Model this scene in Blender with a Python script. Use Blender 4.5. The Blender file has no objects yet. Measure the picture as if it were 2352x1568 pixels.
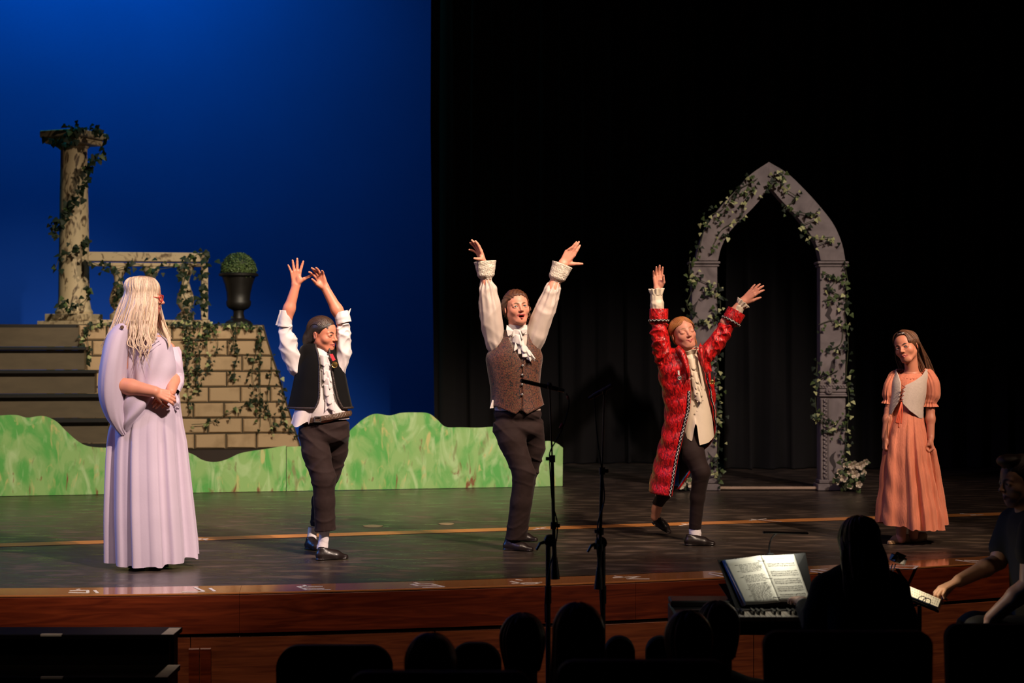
import bpy, bmesh, math, random
import numpy as np
from mathutils import Vector, Matrix

random.seed(7)
RNG = np.random.RandomState(11)
SC = bpy.context.scene
COL = SC.collection
PI = math.pi

# ------------------------------------------------------------------ camera
FPX, CX, CY, EYE = 3600.0, 1176.0, 800.0, 1.24      # focal length in px of a 2352 wide frame, horizon, eye height over the stage
cam_d = bpy.data.cameras.new('camera')
cam_d.sensor_width = 36.0
cam_d.lens = FPX / 2352.0 * 36.0
cam_d.shift_y = (CY - 784.0) / 2352.0
cam_d.clip_start = 0.1
cam_d.clip_end = 100
cam_d.dof.use_dof = True
cam_d.dof.focus_distance = 9.4
cam_d.dof.aperture_fstop = 2.8
cam = bpy.data.objects.new('camera', cam_d)
cam.location = (0, 0, EYE)
cam.rotation_euler = (PI / 2, 0, 0)
COL.objects.link(cam)
SC.camera = cam

# ------------------------------------------------------------------ world, lights, exposure
w = bpy.data.worlds.new('dark_hall')
SC.world = w
w.use_nodes = True
w.node_tree.nodes['Background'].inputs[0].default_value = (0.5, 0.45, 0.6, 1)
w.node_tree.nodes['Background'].inputs[1].default_value = 0.0016
SC.view_settings.view_transform = 'Standard'
SC.view_settings.look = 'None'
SC.view_settings.exposure = 0.0
SC.view_settings.gamma = 1.0
SC.view_settings.use_curve_mapping = False
SC.cycles.use_denoising = True
SC.cycles.max_bounces = 6
SC.cycles.sample_clamp_indirect = 4.0


def spot(name, loc, target, power, color, size_deg, blend=0.4, radius=0.1):
    l = bpy.data.lights.new(name, 'SPOT')
    l.energy = power
    l.color = color
    l.spot_size = math.radians(size_deg)
    l.spot_blend = blend
    l.shadow_soft_size = radius
    o = bpy.data.objects.new(name, l)
    o.location = loc
    o.rotation_euler = (Vector(target) - Vector(loc)).to_track_quat('-Z', 'Y').to_euler()
    COL.objects.link(o)
    return o


def area(name, loc, target, power, color, sx, sy, spread=180):
    l = bpy.data.lights.new(name, 'AREA')
    l.shape = 'RECTANGLE'
    l.energy = power
    l.color = color
    l.size = sx
    l.size_y = sy
    l.spread = math.radians(spread)
    o = bpy.data.objects.new(name, l)
    o.location = loc
    o.rotation_euler = (Vector(target) - Vector(loc)).to_track_quat('-Z', 'Y').to_euler()
    COL.objects.link(o)
    return o


WARM = (1.0, 0.76, 0.60)
# front-of-house profile spots, high on the right, one per acting area
spot('profile_spot', (4.2, 2.2, 8.2), (-2.1, 9.0, 0.75), 5500, (1.0, .78, .66), 15, 0.35)
spot('profile_spot', (4.9, 2.4, 8.2), (-0.9, 9.4, 0.95), 2800, WARM, 14, 0.35)
spot('profile_spot', (5.6, 2.6, 8.2), (0.15, 9.7, 1.1), 2100, WARM, 14, 0.4)
spot('profile_spot', (6.0, 2.8, 8.2), (1.2, 10.2, 0.95), 3900, (1.0, 0.76, 0.58), 14, 0.4)
spot('profile_spot', (7.2, 3.2, 8.0), (2.62, 10.0, 0.85), 4000, (1.0, 0.72, 0.54), 11, 0.5)
# lavender wash from the left boom and a blue side light
spot('wash_lantern', (-6.0, 5.6, 6.5), (-0.4, 9.9, 1.2), 420, (0.70, 0.5, 1.0), 40, 0.6, 0.25)
spot('side_lantern', (-6.4, 9.9, 3.0), (-2.3, 9.1, 0.9), 420, (0.05, 0.30, 1.0), 30, 0.6, 0.2)
# set lighting
spot('set_lantern', (3.4, 3.0, 8.4), (-2.6, 13.8, 0.4), 5700, (1.0, 0.86, 0.66), 27, 0.7, 0.15)
spot('set_lantern', (5.6, 5.0, 8.0), (2.2, 13.6, 1.3), 2500, (1.0, 0.80, 0.74), 22, 0.7, 0.15)
spot('set_lantern', (6.4, 5.0, 8.6), (-3.5, 15.4, 2.3), 3300, (1.0, 0.80, 0.58), 12, 0.8, 0.15)
# broad warm stage wash
spot('wash_lantern', (3.4, 4.4, 7.6), (1.6, 11.2, 0), 1050, (1.0, 0.72, 0.50), 42, 0.35, 0.3)
spot('wash_lantern', (-1.2, 4.2, 7.6), (-2.2, 11.0, 0), 1050, (1.0, 0.74, 0.52), 46, 0.35, 0.3)
# blue cyclorama lanterns hung above the picture, raking down the cloth
for x_, p_ in ((-6.9, 115), (-4.7, 255), (-2.4, 100)):
    spot('cyc_lantern', (x_, 16.2, 7.5), (x_, 18.3, 3.4), p_, (0.01, 0.86, 1.0), 112, 1.0, 0.15)

# ------------------------------------------------------------------ helpers
def P(px, py, Y):
    """point at depth Y that stands at this place of the 2352 x 1568 frame"""
    return Vector(((px - CX) / FPX * Y, Y, EYE - (py - CY) / FPX * Y))


def floor_pt(px, py):
    Y = EYE * FPX / (py - CY)
    return Vector(((px - CX) / FPX * Y, Y, 0.0))


def tag(o, label=None, cat=None, group=None, kind=None):
    if label: o['label'] = label
    if cat: o['category'] = cat
    if group: o['group'] = group
    if kind: o['kind'] = kind
    return o


def empty(name, loc, label=None, cat=None, group=None, rotz=0.0):
    o = bpy.data.objects.new(name, None)
    o.empty_display_size = 0.1
    o.location = loc
    o.rotation_euler = (0, 0, rotz)
    COL.objects.link(o)
    return tag(o, label, cat, group)


def wmat(o):
    return (wmat(o.parent) @ o.matrix_basis) if o.parent is not None else o.matrix_basis.copy()


def mesh_obj(name, verts, faces, mat, parent=None, smooth=True, colors=None, world=True):
    me = bpy.data.meshes.new(name)
    verts = np.asarray(verts, dtype=np.float64).reshape(-1, 3)
    if parent is not None and world:
        inv = np.array(wmat(parent).inverted())
        verts = verts @ inv[:3, :3].T + inv[:3, 3]
    if isinstance(faces, np.ndarray):
        n = len(faces)
        k = faces.shape[1]
        me.vertices.add(len(verts))
        me.vertices.foreach_set('co', verts.astype(np.float32).ravel())
        me.loops.add(n * k)
        me.loops.foreach_set('vertex_index', faces.astype(np.int32).ravel())
        me.polygons.add(n)
        me.polygons.foreach_set('loop_start', np.arange(0, n * k, k, dtype=np.int32))
        me.update(calc_edges=True)
    else:
        me.from_pydata([tuple(v) for v in verts], [], [tuple(f) for f in faces])
        me.update()
    me.validate()
    if colors is not None:
        at = me.attributes.new('Col', 'FLOAT_COLOR', 'POINT')
        c = np.ones((len(verts), 4), dtype=np.float32)
        c[:, :3] = colors
        at.data.foreach_set('color', c.ravel())
    if smooth:
        me.polygons.foreach_set('use_smooth', np.ones(len(me.polygons), dtype=bool))
    if mat is not None:
        me.materials.append(mat)
    o = bpy.data.objects.new(name, me)
    COL.objects.link(o)
    if parent is not None:
        o.parent = parent
    return o


class MB:
    """collects simple solids into one mesh"""
    def __init__(self):
        self.v = []
        self.f = []

    def add(self, verts, faces):
        n = len(self.v)
        self.v += [tuple(v) for v in verts]
        self.f += [tuple(i + n for i in f) for f in faces]
        return self

    def box(self, c, s, R=None, bevel=0.0):
        hx, hy, hz = s[0] / 2, s[1] / 2, s[2] / 2
        b = min(bevel, hx * .9, hy * .9, hz * .9)
        c = Vector(c)
        if b <= 0:
            vs = [Vector((x, y, z)) for x in (-hx, hx) for y in (-hy, hy) for z in (-hz, hz)]
            fs = [(0, 1, 3, 2), (4, 6, 7, 5), (0, 4, 5, 1), (2, 3, 7, 6), (0, 2, 6, 4), (1, 5, 7, 3)]
        else:
            vs, fs, ids = [], [], {}
            for sx in (-1, 1):
                for sy in (-1, 1):
                    for sz in (-1, 1):
                        for ax in range(3):
                            p = [sx * (hx - b), sy * (hy - b), sz * (hz - b)]
                            p[ax] += (sx, sy, sz)[ax] * b
                            ids[(sx, sy, sz, ax)] = len(vs)
                            vs.append(Vector(p))
            I = ids
            for s_ in (-1, 1):
                for ax in range(3):
                    o1, o2 = [(1, 2), (2, 0), (0, 1)][ax]
                    q = []
                    for (u, v_) in ((-1, -1), (1, -1), (1, 1), (-1, 1)):
                        k = [0, 0, 0]
                        k[ax] = s_; k[o1] = u; k[o2] = v_
                        q.append(I[(k[0], k[1], k[2], ax)])
                    fs.append(tuple(q if s_ > 0 else q[::-1]))
            for ax in range(3):            # edges parallel to ax
                o1, o2 = [(1, 2), (2, 0), (0, 1)][ax]
                for u in (-1, 1):
                    for v_ in (-1, 1):
                        ka = [0, 0, 0]; kb = [0, 0, 0]
                        ka[ax] = -1; kb[ax] = 1
                        ka[o1] = kb[o1] = u
                        ka[o2] = kb[o2] = v_
                        q = (I[(*ka, o1)], I[(*kb, o1)], I[(*kb, o2)], I[(*ka, o2)])
                        fs.append(q if u * v_ < 0 else q[::-1])
            for sx in (-1, 1):
                for sy in (-1, 1):
                    for sz in (-1, 1):
                        q = (I[(sx, sy, sz, 0)], I[(sx, sy, sz, 1)], I[(sx, sy, sz, 2)])
                        fs.append(q if sx * sy * sz > 0 else q[::-1])
        if R is not None:
            vs = [R @ v for v in vs]
        return self.add([c + v for v in vs], fs)

    def prism(self, pts, y0, y1):
        """outline pts (x, z) extruded from y0 to y1"""
        n = len(pts)
        vs = [(p[0], y0, p[1]) for p in pts] + [(p[0], y1, p[1]) for p in pts]
        fs = [tuple(range(n)), tuple(range(2 * n - 1, n - 1, -1))]
        for i in range(n):
            j = (i + 1) % n
            fs.append((j, i, i + n, j + n))
        return self.add(vs, fs)

    def tube(self, pts, rad, seg=8, cap=True):
        v, f = tube_mesh(pts, rad, seg, cap)
        return self.add(v, f)

    def lathe(self, prof, c=(0, 0, 0), seg=24, R=None):
        """profile of (radius, z) from the bottom up"""
        c = Vector(c)
        vs, fs = [], []
        for (r, z) in prof:
            for i in range(seg):
                a = 2 * PI * i / seg
                p = Vector((r * math.cos(a), r * math.sin(a), z))
                vs.append(c + (R @ p if R is not None else p))
        n = len(prof)
        for k in range(n - 1):
            for i in range(seg):
                j = (i + 1) % seg
                fs.append((k * seg + i, k * seg + j, (k + 1) * seg + j, (k + 1) * seg + i))
        fs.append(tuple(range(seg - 1, -1, -1)))
        fs.append(tuple((n - 1) * seg + i for i in range(seg)))
        return self.add(vs, fs)

    def build(self, name, mat, parent=None, smooth=False, auto=None):
        o = mesh_obj(name, self.v, self.f, mat, parent, smooth)
        if auto:
            try:
                o.data.set_sharp_from_angle(angle=math.radians(auto))
            except Exception:
                pass
        return o


def frames(pts):
    pts = [Vector(p) for p in pts]
    n = len(pts)
    T = []
    for i in range(n):
        d = pts[min(i + 1, n - 1)] - pts[max(i - 1, 0)]
        T.append(d.normalized() if d.length > 1e-9 else Vector((0, 0, 1)))
    a = Vector((0, -1, 0)) if abs(T[0].y) < .9 else Vector((1, 0, 0))
    N = (a - T[0] * a.dot(T[0])).normalized()
    out = []
    for i in range(n):
        N = (N - T[i] * N.dot(T[i])).normalized()
        out.append((pts[i], T[i], N, T[i].cross(N)))
    return out


def tube_mesh(pts, rad, seg=8, cap=True):
    fr = frames(pts)
    vs, fs = [], []
    for i, (p, t, n, b) in enumerate(fr):
        r = rad[i] if hasattr(rad, '__len__') else rad
        for k in range(seg):
            a = 2 * PI * k / seg
            vs.append(p + n * (math.cos(a) * r) + b * (math.sin(a) * r))
    for i in range(len(fr) - 1):
        for k in range(seg):
            j = (k + 1) % seg
            fs.append((i * seg + k, i * seg + j, (i + 1) * seg + j, (i + 1) * seg + k))
    if cap:
        fs.append(tuple(range(seg - 1, -1, -1)))
        fs.append(tuple((len(fr) - 1) * seg + k for k in range(seg)))
    return vs, fs


def smooth_path(pts, n=24):
    """Catmull-Rom through pts"""
    p = np.array([tuple(q) for q in pts], float)
    m = len(p)
    if m == 2:
        return [Vector(p[0] + (p[1] - p[0]) * t) for t in np.linspace(0, 1, n)]
    q = np.vstack([2 * p[0] - p[1], p, 2 * p[-1] - p[-2]])
    out = []
    for t in np.linspace(0, m - 1, n):
        i = min(int(t), m - 2)
        u = t - i
        a, b, c, d = q[i], q[i + 1], q[i + 2], q[i + 3]
        out.append(Vector(.5 * (2 * b + (c - a) * u + (2 * a - 5 * b + 4 * c - d) * u * u + (3 * b - a - 3 * c + d) * u ** 3)))
    return out


def interp(keys, t):
    """keys [(t, v), ...]; v a number or a tuple"""
    xs = [k[0] for k in keys]
    v0 = keys[0][1]
    if hasattr(v0, '__len__'):
        return tuple(float(np.interp(t, xs, [k[1][i] for k in keys])) for i in range(len(v0)))
    return float(np.interp(t, xs, [k[1] for k in keys]))


def curve_interp(keys, t):
    """smooth (monotone-ish cosine) interpolation"""
    xs = [k[0] for k in keys]
    if t <= xs[0]: return keys[0][1]
    if t >= xs[-1]: return keys[-1][1]
    for i in range(len(xs) - 1):
        if t <= xs[i + 1]:
            u = (t - xs[i]) / (xs[i + 1] - xs[i])
            u = u * u * (3 - 2 * u)
            a, b = keys[i][1], keys[i + 1][1]
            return a + (b - a) * u


# ------------------------------------------------------------------ materials
class NT:
    def __init__(self, m):
        self.t = m.node_tree
        self.n = self.t.nodes
        self.l = self.t.links

    def new(self, typ, **kw):
        n = self.n.new(typ)
        for k, v in kw.items():
            if k.startswith('i_'):
                key = k[2:]
                n.inputs[int(key) if key.isdigit() else key].default_value = v
            else:
                setattr(n, k, v)
        return n

    def link(self, a, b):
        self.l.new(a, b)


def lin(c):
    """sRGB 0-255 to linear"""
    return tuple(((x / 255) / 12.92 if x / 255 <= .04045 else ((x / 255 + .055) / 1.055) ** 2.4) for x in c)


MATS = {}


def pmat(name, base, rough=0.6, var=0.12, scale=8.0, stretch=(1, 1, 1), bump=0.0, bscale=40.0, bstretch=None,
         metallic=0.0, sheen=0.0, second=None, mix=(0.4, 0.6), coat=0.0, spec=0.5, attr=False, sss=0.0, det=5.0,
         rvar=0.0, sheen_rough=.4, distort=0.0):
    """principled material with procedural colour variation and relief"""
    if name in MATS:
        return MATS[name]
    m = bpy.data.materials.new(name)
    m.use_nodes = True
    MATS[name] = m
    nt = NT(m)
    bs = nt.n['Principled BSDF']
    tc = nt.new('ShaderNodeTexCoord')
    mp = nt.new('ShaderNodeMapping')
    mp.inputs['Scale'].default_value = stretch
    nt.link(tc.outputs['Object'], mp.inputs[0])
    nz = nt.new('ShaderNodeTexNoise')
    nz.inputs['Scale'].default_value = scale
    nz.inputs['Detail'].default_value = det
    nz.inputs['Distortion'].default_value = distort
    nt.link(mp.outputs[0], nz.inputs['Vector'])
    if second is not None:
        cr = nt.new('ShaderNodeValToRGB')
        cr.color_ramp.elements[0].position = mix[0]
        cr.color_ramp.elements[1].position = mix[1]
        cr.color_ramp.elements[0].color = (*base, 1)
        cr.color_ramp.elements[1].color = (*second, 1)
        nt.link(nz.outputs['Fac'], cr.inputs[0])
        colr = cr.outputs[0]
    else:
        mr = nt.new('ShaderNodeMapRange')
        mr.inputs[1].default_value = 0.25
        mr.inputs[2].default_value = 0.75
        mr.inputs[3].default_value = 1 - var
        mr.inputs[4].default_value = 1 + var
        nt.link(nz.outputs['Fac'], mr.inputs[0])
        mx = nt.new('ShaderNodeVectorMath', operation='SCALE')
        nt.link(mr.outputs[0], mx.inputs['Scale'])
        if attr:
            at = nt.new('ShaderNodeAttribute', attribute_name='Col')
            nt.link(at.outputs['Color'], mx.inputs[0])
        else:
            mx.inputs[0].default_value = base
        colr = mx.outputs[0]
    nt.link(colr, bs.inputs['Base Color'])
    bs.inputs['Roughness'].default_value = rough
    if rvar:
        mr2 = nt.new('ShaderNodeMapRange')
        mr2.inputs[1].default_value = 0.3
        mr2.inputs[2].default_value = 0.7
        mr2.inputs[3].default_value = max(.02, rough - rvar)
        mr2.inputs[4].default_value = min(1, rough + rvar)
        nt.link(nz.outputs['Fac'], mr2.inputs[0])
        nt.link(mr2.outputs[0], bs.inputs['Roughness'])
    bs.inputs['Metallic'].default_value = metallic
    bs.inputs['Specular IOR Level'].default_value = spec
    if sheen:
        bs.inputs['Sheen Weight'].default_value = sheen
        bs.inputs['Sheen Roughness'].default_value = sheen_rough
    if coat:
        bs.inputs['Coat Weight'].default_value = coat
        bs.inputs['Coat Roughness'].default_value = 0.08
    if sss:
        bs.inputs['Subsurface Weight'].default_value = sss
        bs.inputs['Subsurface Radius'].default_value = (0.012, 0.005, 0.003)
        bs.inputs['Subsurface Scale'].default_value = 0.5
    if bump:
        mp2 = nt.new('ShaderNodeMapping')
        mp2.inputs['Scale'].default_value = bstretch or stretch
        nt.link(tc.outputs['Object'], mp2.inputs[0])
        n2 = nt.new('ShaderNodeTexNoise')
        n2.inputs['Scale'].default_value = bscale
        n2.inputs['Detail'].default_value = 4
        n2.inputs['Distortion'].default_value = distort
        nt.link(mp2.outputs[0], n2.inputs['Vector'])
        bp = nt.new('ShaderNodeBump')
        bp.inputs['Strength'].default_value = bump
        bp.inputs['Distance'].default_value = 0.01
        nt.link(n2.outputs['Fac'], bp.inputs['Height'])
        nt.link(bp.outputs[0], bs.inputs['Normal'])
    return m


# ------------------------------------------------------------------ signed distance modelling
class Field:
    def __init__(self, lo, hi, h):
        self.lo = np.array(lo, float)
        self.h = h
        self.n = np.ceil((np.array(hi, float) - self.lo) / h).astype(int) + 1
        self.F = np.full(self.n, 0.2, dtype=np.float32)
        self.ax = [(self.lo[i] + h * np.arange(self.n[i])).astype(np.float32) for i in range(3)]

    def sub(self, lo, hi):
        a = np.clip(np.floor((np.array(lo) - self.lo) / self.h).astype(int), 0, self.n)
        b = np.clip(np.ceil((np.array(hi) - self.lo) / self.h).astype(int) + 1, 0, self.n)
        if np.any(b - a < 1):
            return None
        sl = tuple(slice(a[i], b[i]) for i in range(3))
        return sl, (self.ax[0][a[0]:b[0], None, None], self.ax[1][None, a[1]:b[1], None], self.ax[2][None, None, a[2]:b[2]])

    def op(self, lo, hi, fn, k, mode='add'):
        m = k + 3 * self.h
        r = self.sub(np.array(lo) - m, np.array(hi) + m)
        if r is None:
            return self
        sl, (X, Y, Z) = r
        d = fn(X, Y, Z)
        A = self.F[sl]
        if mode == 'add':
            if k > 0:
                hh = np.maximum(k - np.abs(A - d), 0) / k
                self.F[sl] = np.minimum(A, d) - hh * hh * (k * .25)
            else:
                self.F[sl] = np.minimum(A, d)
        else:
            d = -d
            if k > 0:
                hh = np.maximum(k - np.abs(A - d), 0) / k
                self.F[sl] = np.maximum(A, d) + hh * hh * (k * .25)
            else:
                self.F[sl] = np.maximum(A, d)
        return self

    def cone(self, a, b, ra, rb, k=0.01, mode='add', flat=None):
        a = np.array(a, float); b = np.array(b, float)
        ba = b - a
        L2 = max(float(ba @ ba), 1e-9)
        r = max(ra, rb) * (max(1, flat[1]) if flat else 1)

        def fn(X, Y, Z):
            x, y, z = X - a[0], Y - a[1], Z - a[2]
            t = np.clip((x * ba[0] + y * ba[1] + z * ba[2]) / L2, 0, 1)
            x = x - t * ba[0]; y = y - t * ba[1]; z = z - t * ba[2]
            R = ra + t * (rb - ra)
            if flat:
                ax = np.array(flat[0], float); ax = ax / np.linalg.norm(ax)
                q = x * ax[0] + y * ax[1] + z * ax[2]
                s = (1 / flat[1] - 1) * q
                x = x + s * ax[0]; y = y + s * ax[1]; z = z + s * ax[2]
                return (np.sqrt(x * x + y * y + z * z) - R) * min(1, flat[1]) if flat[1] < 1 else np.sqrt(x * x + y * y + z * z) - R
            return np.sqrt(x * x + y * y + z * z) - R
        return self.op(np.minimum(a, b) - r, np.maximum(a, b) + r, fn, k, mode)

    def chain(self, pts, rad, k=0.01, mode='add', flat=None):
        for i in range(len(pts) - 1):
            self.cone(pts[i], pts[i + 1], rad[i], rad[i + 1], k, mode, flat)
        return self

    def ell(self, c, r, R=None, k=0.01, mode='add'):
        c = np.array(c, float); r = np.array(r, float)
        Rm = np.eye(3) if R is None else np.array(R)[:3, :3]
        m = r.max()

        def fn(X, Y, Z):
            x, y, z = X - c[0], Y - c[1], Z - c[2]
            u = [(x * Rm[0, i] + y * Rm[1, i] + z * Rm[2, i]) / r[i] for i in range(3)]
            k0 = np.sqrt(u[0] ** 2 + u[1] ** 2 + u[2] ** 2)
            k1 = np.sqrt((u[0] / r[0]) ** 2 + (u[1] / r[1]) ** 2 + (u[2] / r[2]) ** 2) + 1e-6
            return k0 * (k0 - 1) / k1
        return self.op(c - m, c + m, fn, k, mode)

    def box(self, c, hs, R=None, rnd=0.0, k=0.0, mode='add'):
        c = np.array(c, float); hs = np.array(hs, float)
        Rm = np.eye(3) if R is None else np.array(R)[:3, :3]
        m = float(np.linalg.norm(hs)) + rnd

        def fn(X, Y, Z):
            x, y, z = X - c[0], Y - c[1], Z - c[2]
            q = [np.abs(x * Rm[0, i] + y * Rm[1, i] + z * Rm[2, i]) - (hs[i] - rnd) for i in range(3)]
            o = np.sqrt(np.maximum(q[0], 0) ** 2 + np.maximum(q[1], 0) ** 2 + np.maximum(q[2], 0) ** 2)
            return o + np.minimum(np.maximum(q[0], np.maximum(q[1], q[2])), 0) - rnd
        return self.op(c - m, c + m, fn, k, mode)

    def warp(self, fn):
        """add fn(X, Y, Z) to the field near the surface"""
        self.F += fn(self.ax[0][:, None, None], self.ax[1][None, :, None], self.ax[2][None, None, :]).astype(np.float32)
        return self

    def cut(self, fn):
        """keep only where fn <= 0"""
        self.F = np.maximum(self.F, fn(self.ax[0][:, None, None], self.ax[1][None, :, None], self.ax[2][None, None, :]).astype(np.float32))
        return self

    def mesh(self):
        F = self.F.copy()
        F[0], F[-1] = .2, .2
        F[:, 0], F[:, -1] = .2, .2
        F[:, :, 0], F[:, :, -1] = .2, .2
        S = F < 0
        c = [S[i:S.shape[0] - 1 + i, j:S.shape[1] - 1 + j, k:S.shape[2] - 1 + k] for i in (0, 1) for j in (0, 1) for k in (0, 1)]
        allc = c[0] & c[1] & c[2] & c[3] & c[4] & c[5] & c[6] & c[7]
        anyc = c[0] | c[1] | c[2] | c[3] | c[4] | c[5] | c[6] | c[7]
        idx = np.argwhere(anyc & ~allc)
        if len(idx) == 0:
            return np.zeros((0, 3)), np.zeros((0, 4), int)
        vid = np.full(allc.shape, -1, dtype=np.int32)
        vid[idx[:, 0], idx[:, 1], idx[:, 2]] = np.arange(len(idx))
        off = [(i, j, k) for i in (0, 1) for j in (0, 1) for k in (0, 1)]
        val = [F[idx[:, 0] + o[0], idx[:, 1] + o[1], idx[:, 2] + o[2]] for o in off]
        acc = np.zeros((len(idx), 3)); cnt = np.zeros(len(idx))
        for a in range(8):
            for b in range(a + 1, 8):
                df = [abs(off[a][i] - off[b][i]) for i in range(3)]
                if sum(df) != 1:
                    continue
                m = (val[a] < 0) != (val[b] < 0)
                t = np.where(m, val[a] / np.where(m, val[a] - val[b], 1), 0)
                pa = np.array(off[a], float); pb = np.array(off[b], float)
                acc += np.where(m[:, None], pa + t[:, None] * (pb - pa), 0)
                cnt += m
        verts = self.lo + self.h * (idx + acc / cnt[:, None])
        quads = []
        for ax in range(3):
            s0 = [slice(1, -1)] * 3; s1 = [slice(1, -1)] * 3
            s0[ax] = slice(0, -1); s1[ax] = slice(1, None)
            A = S[tuple(s0)]; B = S[tuple(s1)]
            e = np.argwhere(A != B)
            if len(e) == 0:
                continue
            inside = A[e[:, 0], e[:, 1], e[:, 2]]
            base = e + 1
            base[:, ax] -= 1
            u, v = [(1, 2), (2, 0), (0, 1)][ax]

            def g(du, dv):
                q = base.copy()
                q[:, u] += du; q[:, v] += dv
                return vid[q[:, 0], q[:, 1], q[:, 2]]
            Q = np.stack([g(-1, -1), g(0, -1), g(0, 0), g(-1, 0)], 1)
            Q[~inside] = Q[~inside][:, ::-1]
            quads.append(Q)
        quads = np.vstack(quads)
        return verts, quads[(quads >= 0).all(1)]


def relax(verts, quads, it=1, lam=0.5):
    """laplacian smoothing of a quad mesh"""
    e = np.vstack([quads[:, [0, 1]], quads[:, [1, 2]], quads[:, [2, 3]], quads[:, [3, 0]]])
    n = len(verts)
    for _ in range(it):
        i0 = np.concatenate([e[:, 0], e[:, 1]]); i1 = np.concatenate([e[:, 1], e[:, 0]])
        c = np.bincount(i0, minlength=n)
        s = np.stack([np.bincount(i0, weights=verts[i1, q], minlength=n) for q in range(3)], 1)
        verts = verts + lam * (s / np.maximum(c, 1)[:, None] - verts)
    return verts


def rotm(x=0, y=0, z=0):
    return np.array(Matrix.Rotation(math.radians(z), 3, 'Z') @ Matrix.Rotation(math.radians(y), 3, 'Y') @ Matrix.Rotation(math.radians(x), 3, 'X'))


def V(*a):
    return np.array(a, float)


def unit(v):
    v = np.array(v, float)
    return v / np.linalg.norm(v)

# ------------------------------------------------------------------ stage house
M_floor = pmat('black_stage_paint', (0.036, 0.026, 0.020), 0.34, scale=7.0, stretch=(.55, 1.3, 1), second=(0.140, 0.098, 0.070), mix=(0.50, 0.80),
               bump=0.16, bscale=22, bstretch=(.7, 1.6, 1), rvar=0.10, det=8)
M_lip = pmat('varnished_lip_oak', (0.42, 0.16, 0.05), 0.085, spec=.8, coat=.6, scale=3, stretch=(1, 22, 1), second=(0.48, 0.19, 0.065), mix=(0.35, 0.7), bump=0.02, bscale=12)
M_fascia = pmat('red_stained_oak', (0.095, 0.013, 0.004), 0.38, scale=2.2, stretch=(1.0, 1.0, 13), second=(0.21, 0.034, 0.009), mix=(0.36, 0.68), distort=1.6, bump=0.03, bscale=8)
M_under = pmat('orange_stained_oak', (0.14, 0.031, 0.011), 0.42, scale=2.6, stretch=(1.0, 1.0, 16), second=(0.28, 0.072, 0.024), mix=(0.36, 0.68), distort=1.2, bump=0.03, bscale=8)
M_gap = pmat('shadow_gap_black', (0.004, 0.003, 0.003), 0.9)
M_orange = pmat('orange_wood_inlay', (0.50, 0.20, 0.055), 0.32, scale=4, stretch=(1, 30, 1), var=.25)
M_tape = pmat('white_floor_tape', (0.72, 0.68, 0.62), 0.55, var=.12, scale=30)
M_black = pmat('black_velour', (0.0022, 0.0018, 0.0018), 0.95, var=.2, scale=6)
M_blackpaint = pmat('black_painted_wood', (0.004, 0.0032, 0.003), 0.6, spec=.08, var=.2, scale=5)
M_cyc = pmat('blue_cyclorama_cloth', (0.018, 0.098, 0.62), 0.95, var=.04, scale=1.3, bump=.02, bscale=160, spec=0.05)

AX = np.array([-2.57, -1.709, -.837, .055, .998, 2.39, 2.84])
AY = np.array([7.873, 7.929, 8.014, 8.22, 8.47, 8.928, 9.09])
AC = np.polyfit(AX, AY, 2)


def apron(x):
    """front edge of the bowed apron"""
    if x < -3.2:
        x0 = -3.2
    elif x > 3.2:
        x0 = 3.2
    else:
        return float(np.polyval(AC, x))
    d = float(np.polyval(np.polyder(AC), x0))
    return float(np.polyval(AC, x0)) + d * (x - x0)


def lip_w(x):
    return float(np.interp(x, [-3, 0, 3], [.215, .27, .26]))


xs = np.linspace(-7, 8, 76)
fv = [(x, apron(x) + lip_w(x), 0.0) for x in xs] + [(x, 21.0, 0.0) for x in xs]
ff = [(i, i + 1, i + 1 + len(xs), i + len(xs)) for i in range(len(xs) - 1)]
tag(mesh_obj('floor', fv, ff, M_floor, None, False), kind='structure')

pit_z = -0.72
tag(MB().add([(-9, -3, pit_z), (9, -3, pit_z), (9, 12, pit_z), (-9, 12, pit_z)], [(0, 1, 2, 3)]).build('floor_pit', pmat('dark_pit_carpet', (0.006, 0.005, 0.005), .95)), kind='structure')


def ribbon(x0, x1, inset, depth, z0, z1, n=14):
    """a board bent along the apron: from x0 to x1, its face inset from the edge"""
    mb = MB()
    xx = np.linspace(x0, x1, n)
    ring = []
    for x in xx:
        y = apron(x) + inset
        dx = 1.0
        d = (apron(x + .01) - apron(x - .01)) / .02
        nx, ny = -d / math.hypot(1, d), 1 / math.hypot(1, d)
        e = min(.006, (z1 - z0) * .3)
        ring.append([(x, y, z0), (x, y, z1 - e), (x + nx * e, y + ny * e, z1), (x + nx * depth, y + ny * depth, z1), (x + nx * depth, y + ny * depth, z0)])
    v = [p for r in ring for p in r]
    f = []
    for i in range(n - 1):
        for k in range(5):
            j = (k + 1) % 5
            f.append((i * 5 + k, (i + 1) * 5 + k, (i + 1) * 5 + j, i * 5 + j))
    f.append((0, 1, 2, 3, 4))
    f.append(tuple((n - 1) * 5 + k for k in (4, 3, 2, 1, 0)))
    return mb.add(v, [q[::-1] for q in f])


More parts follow.
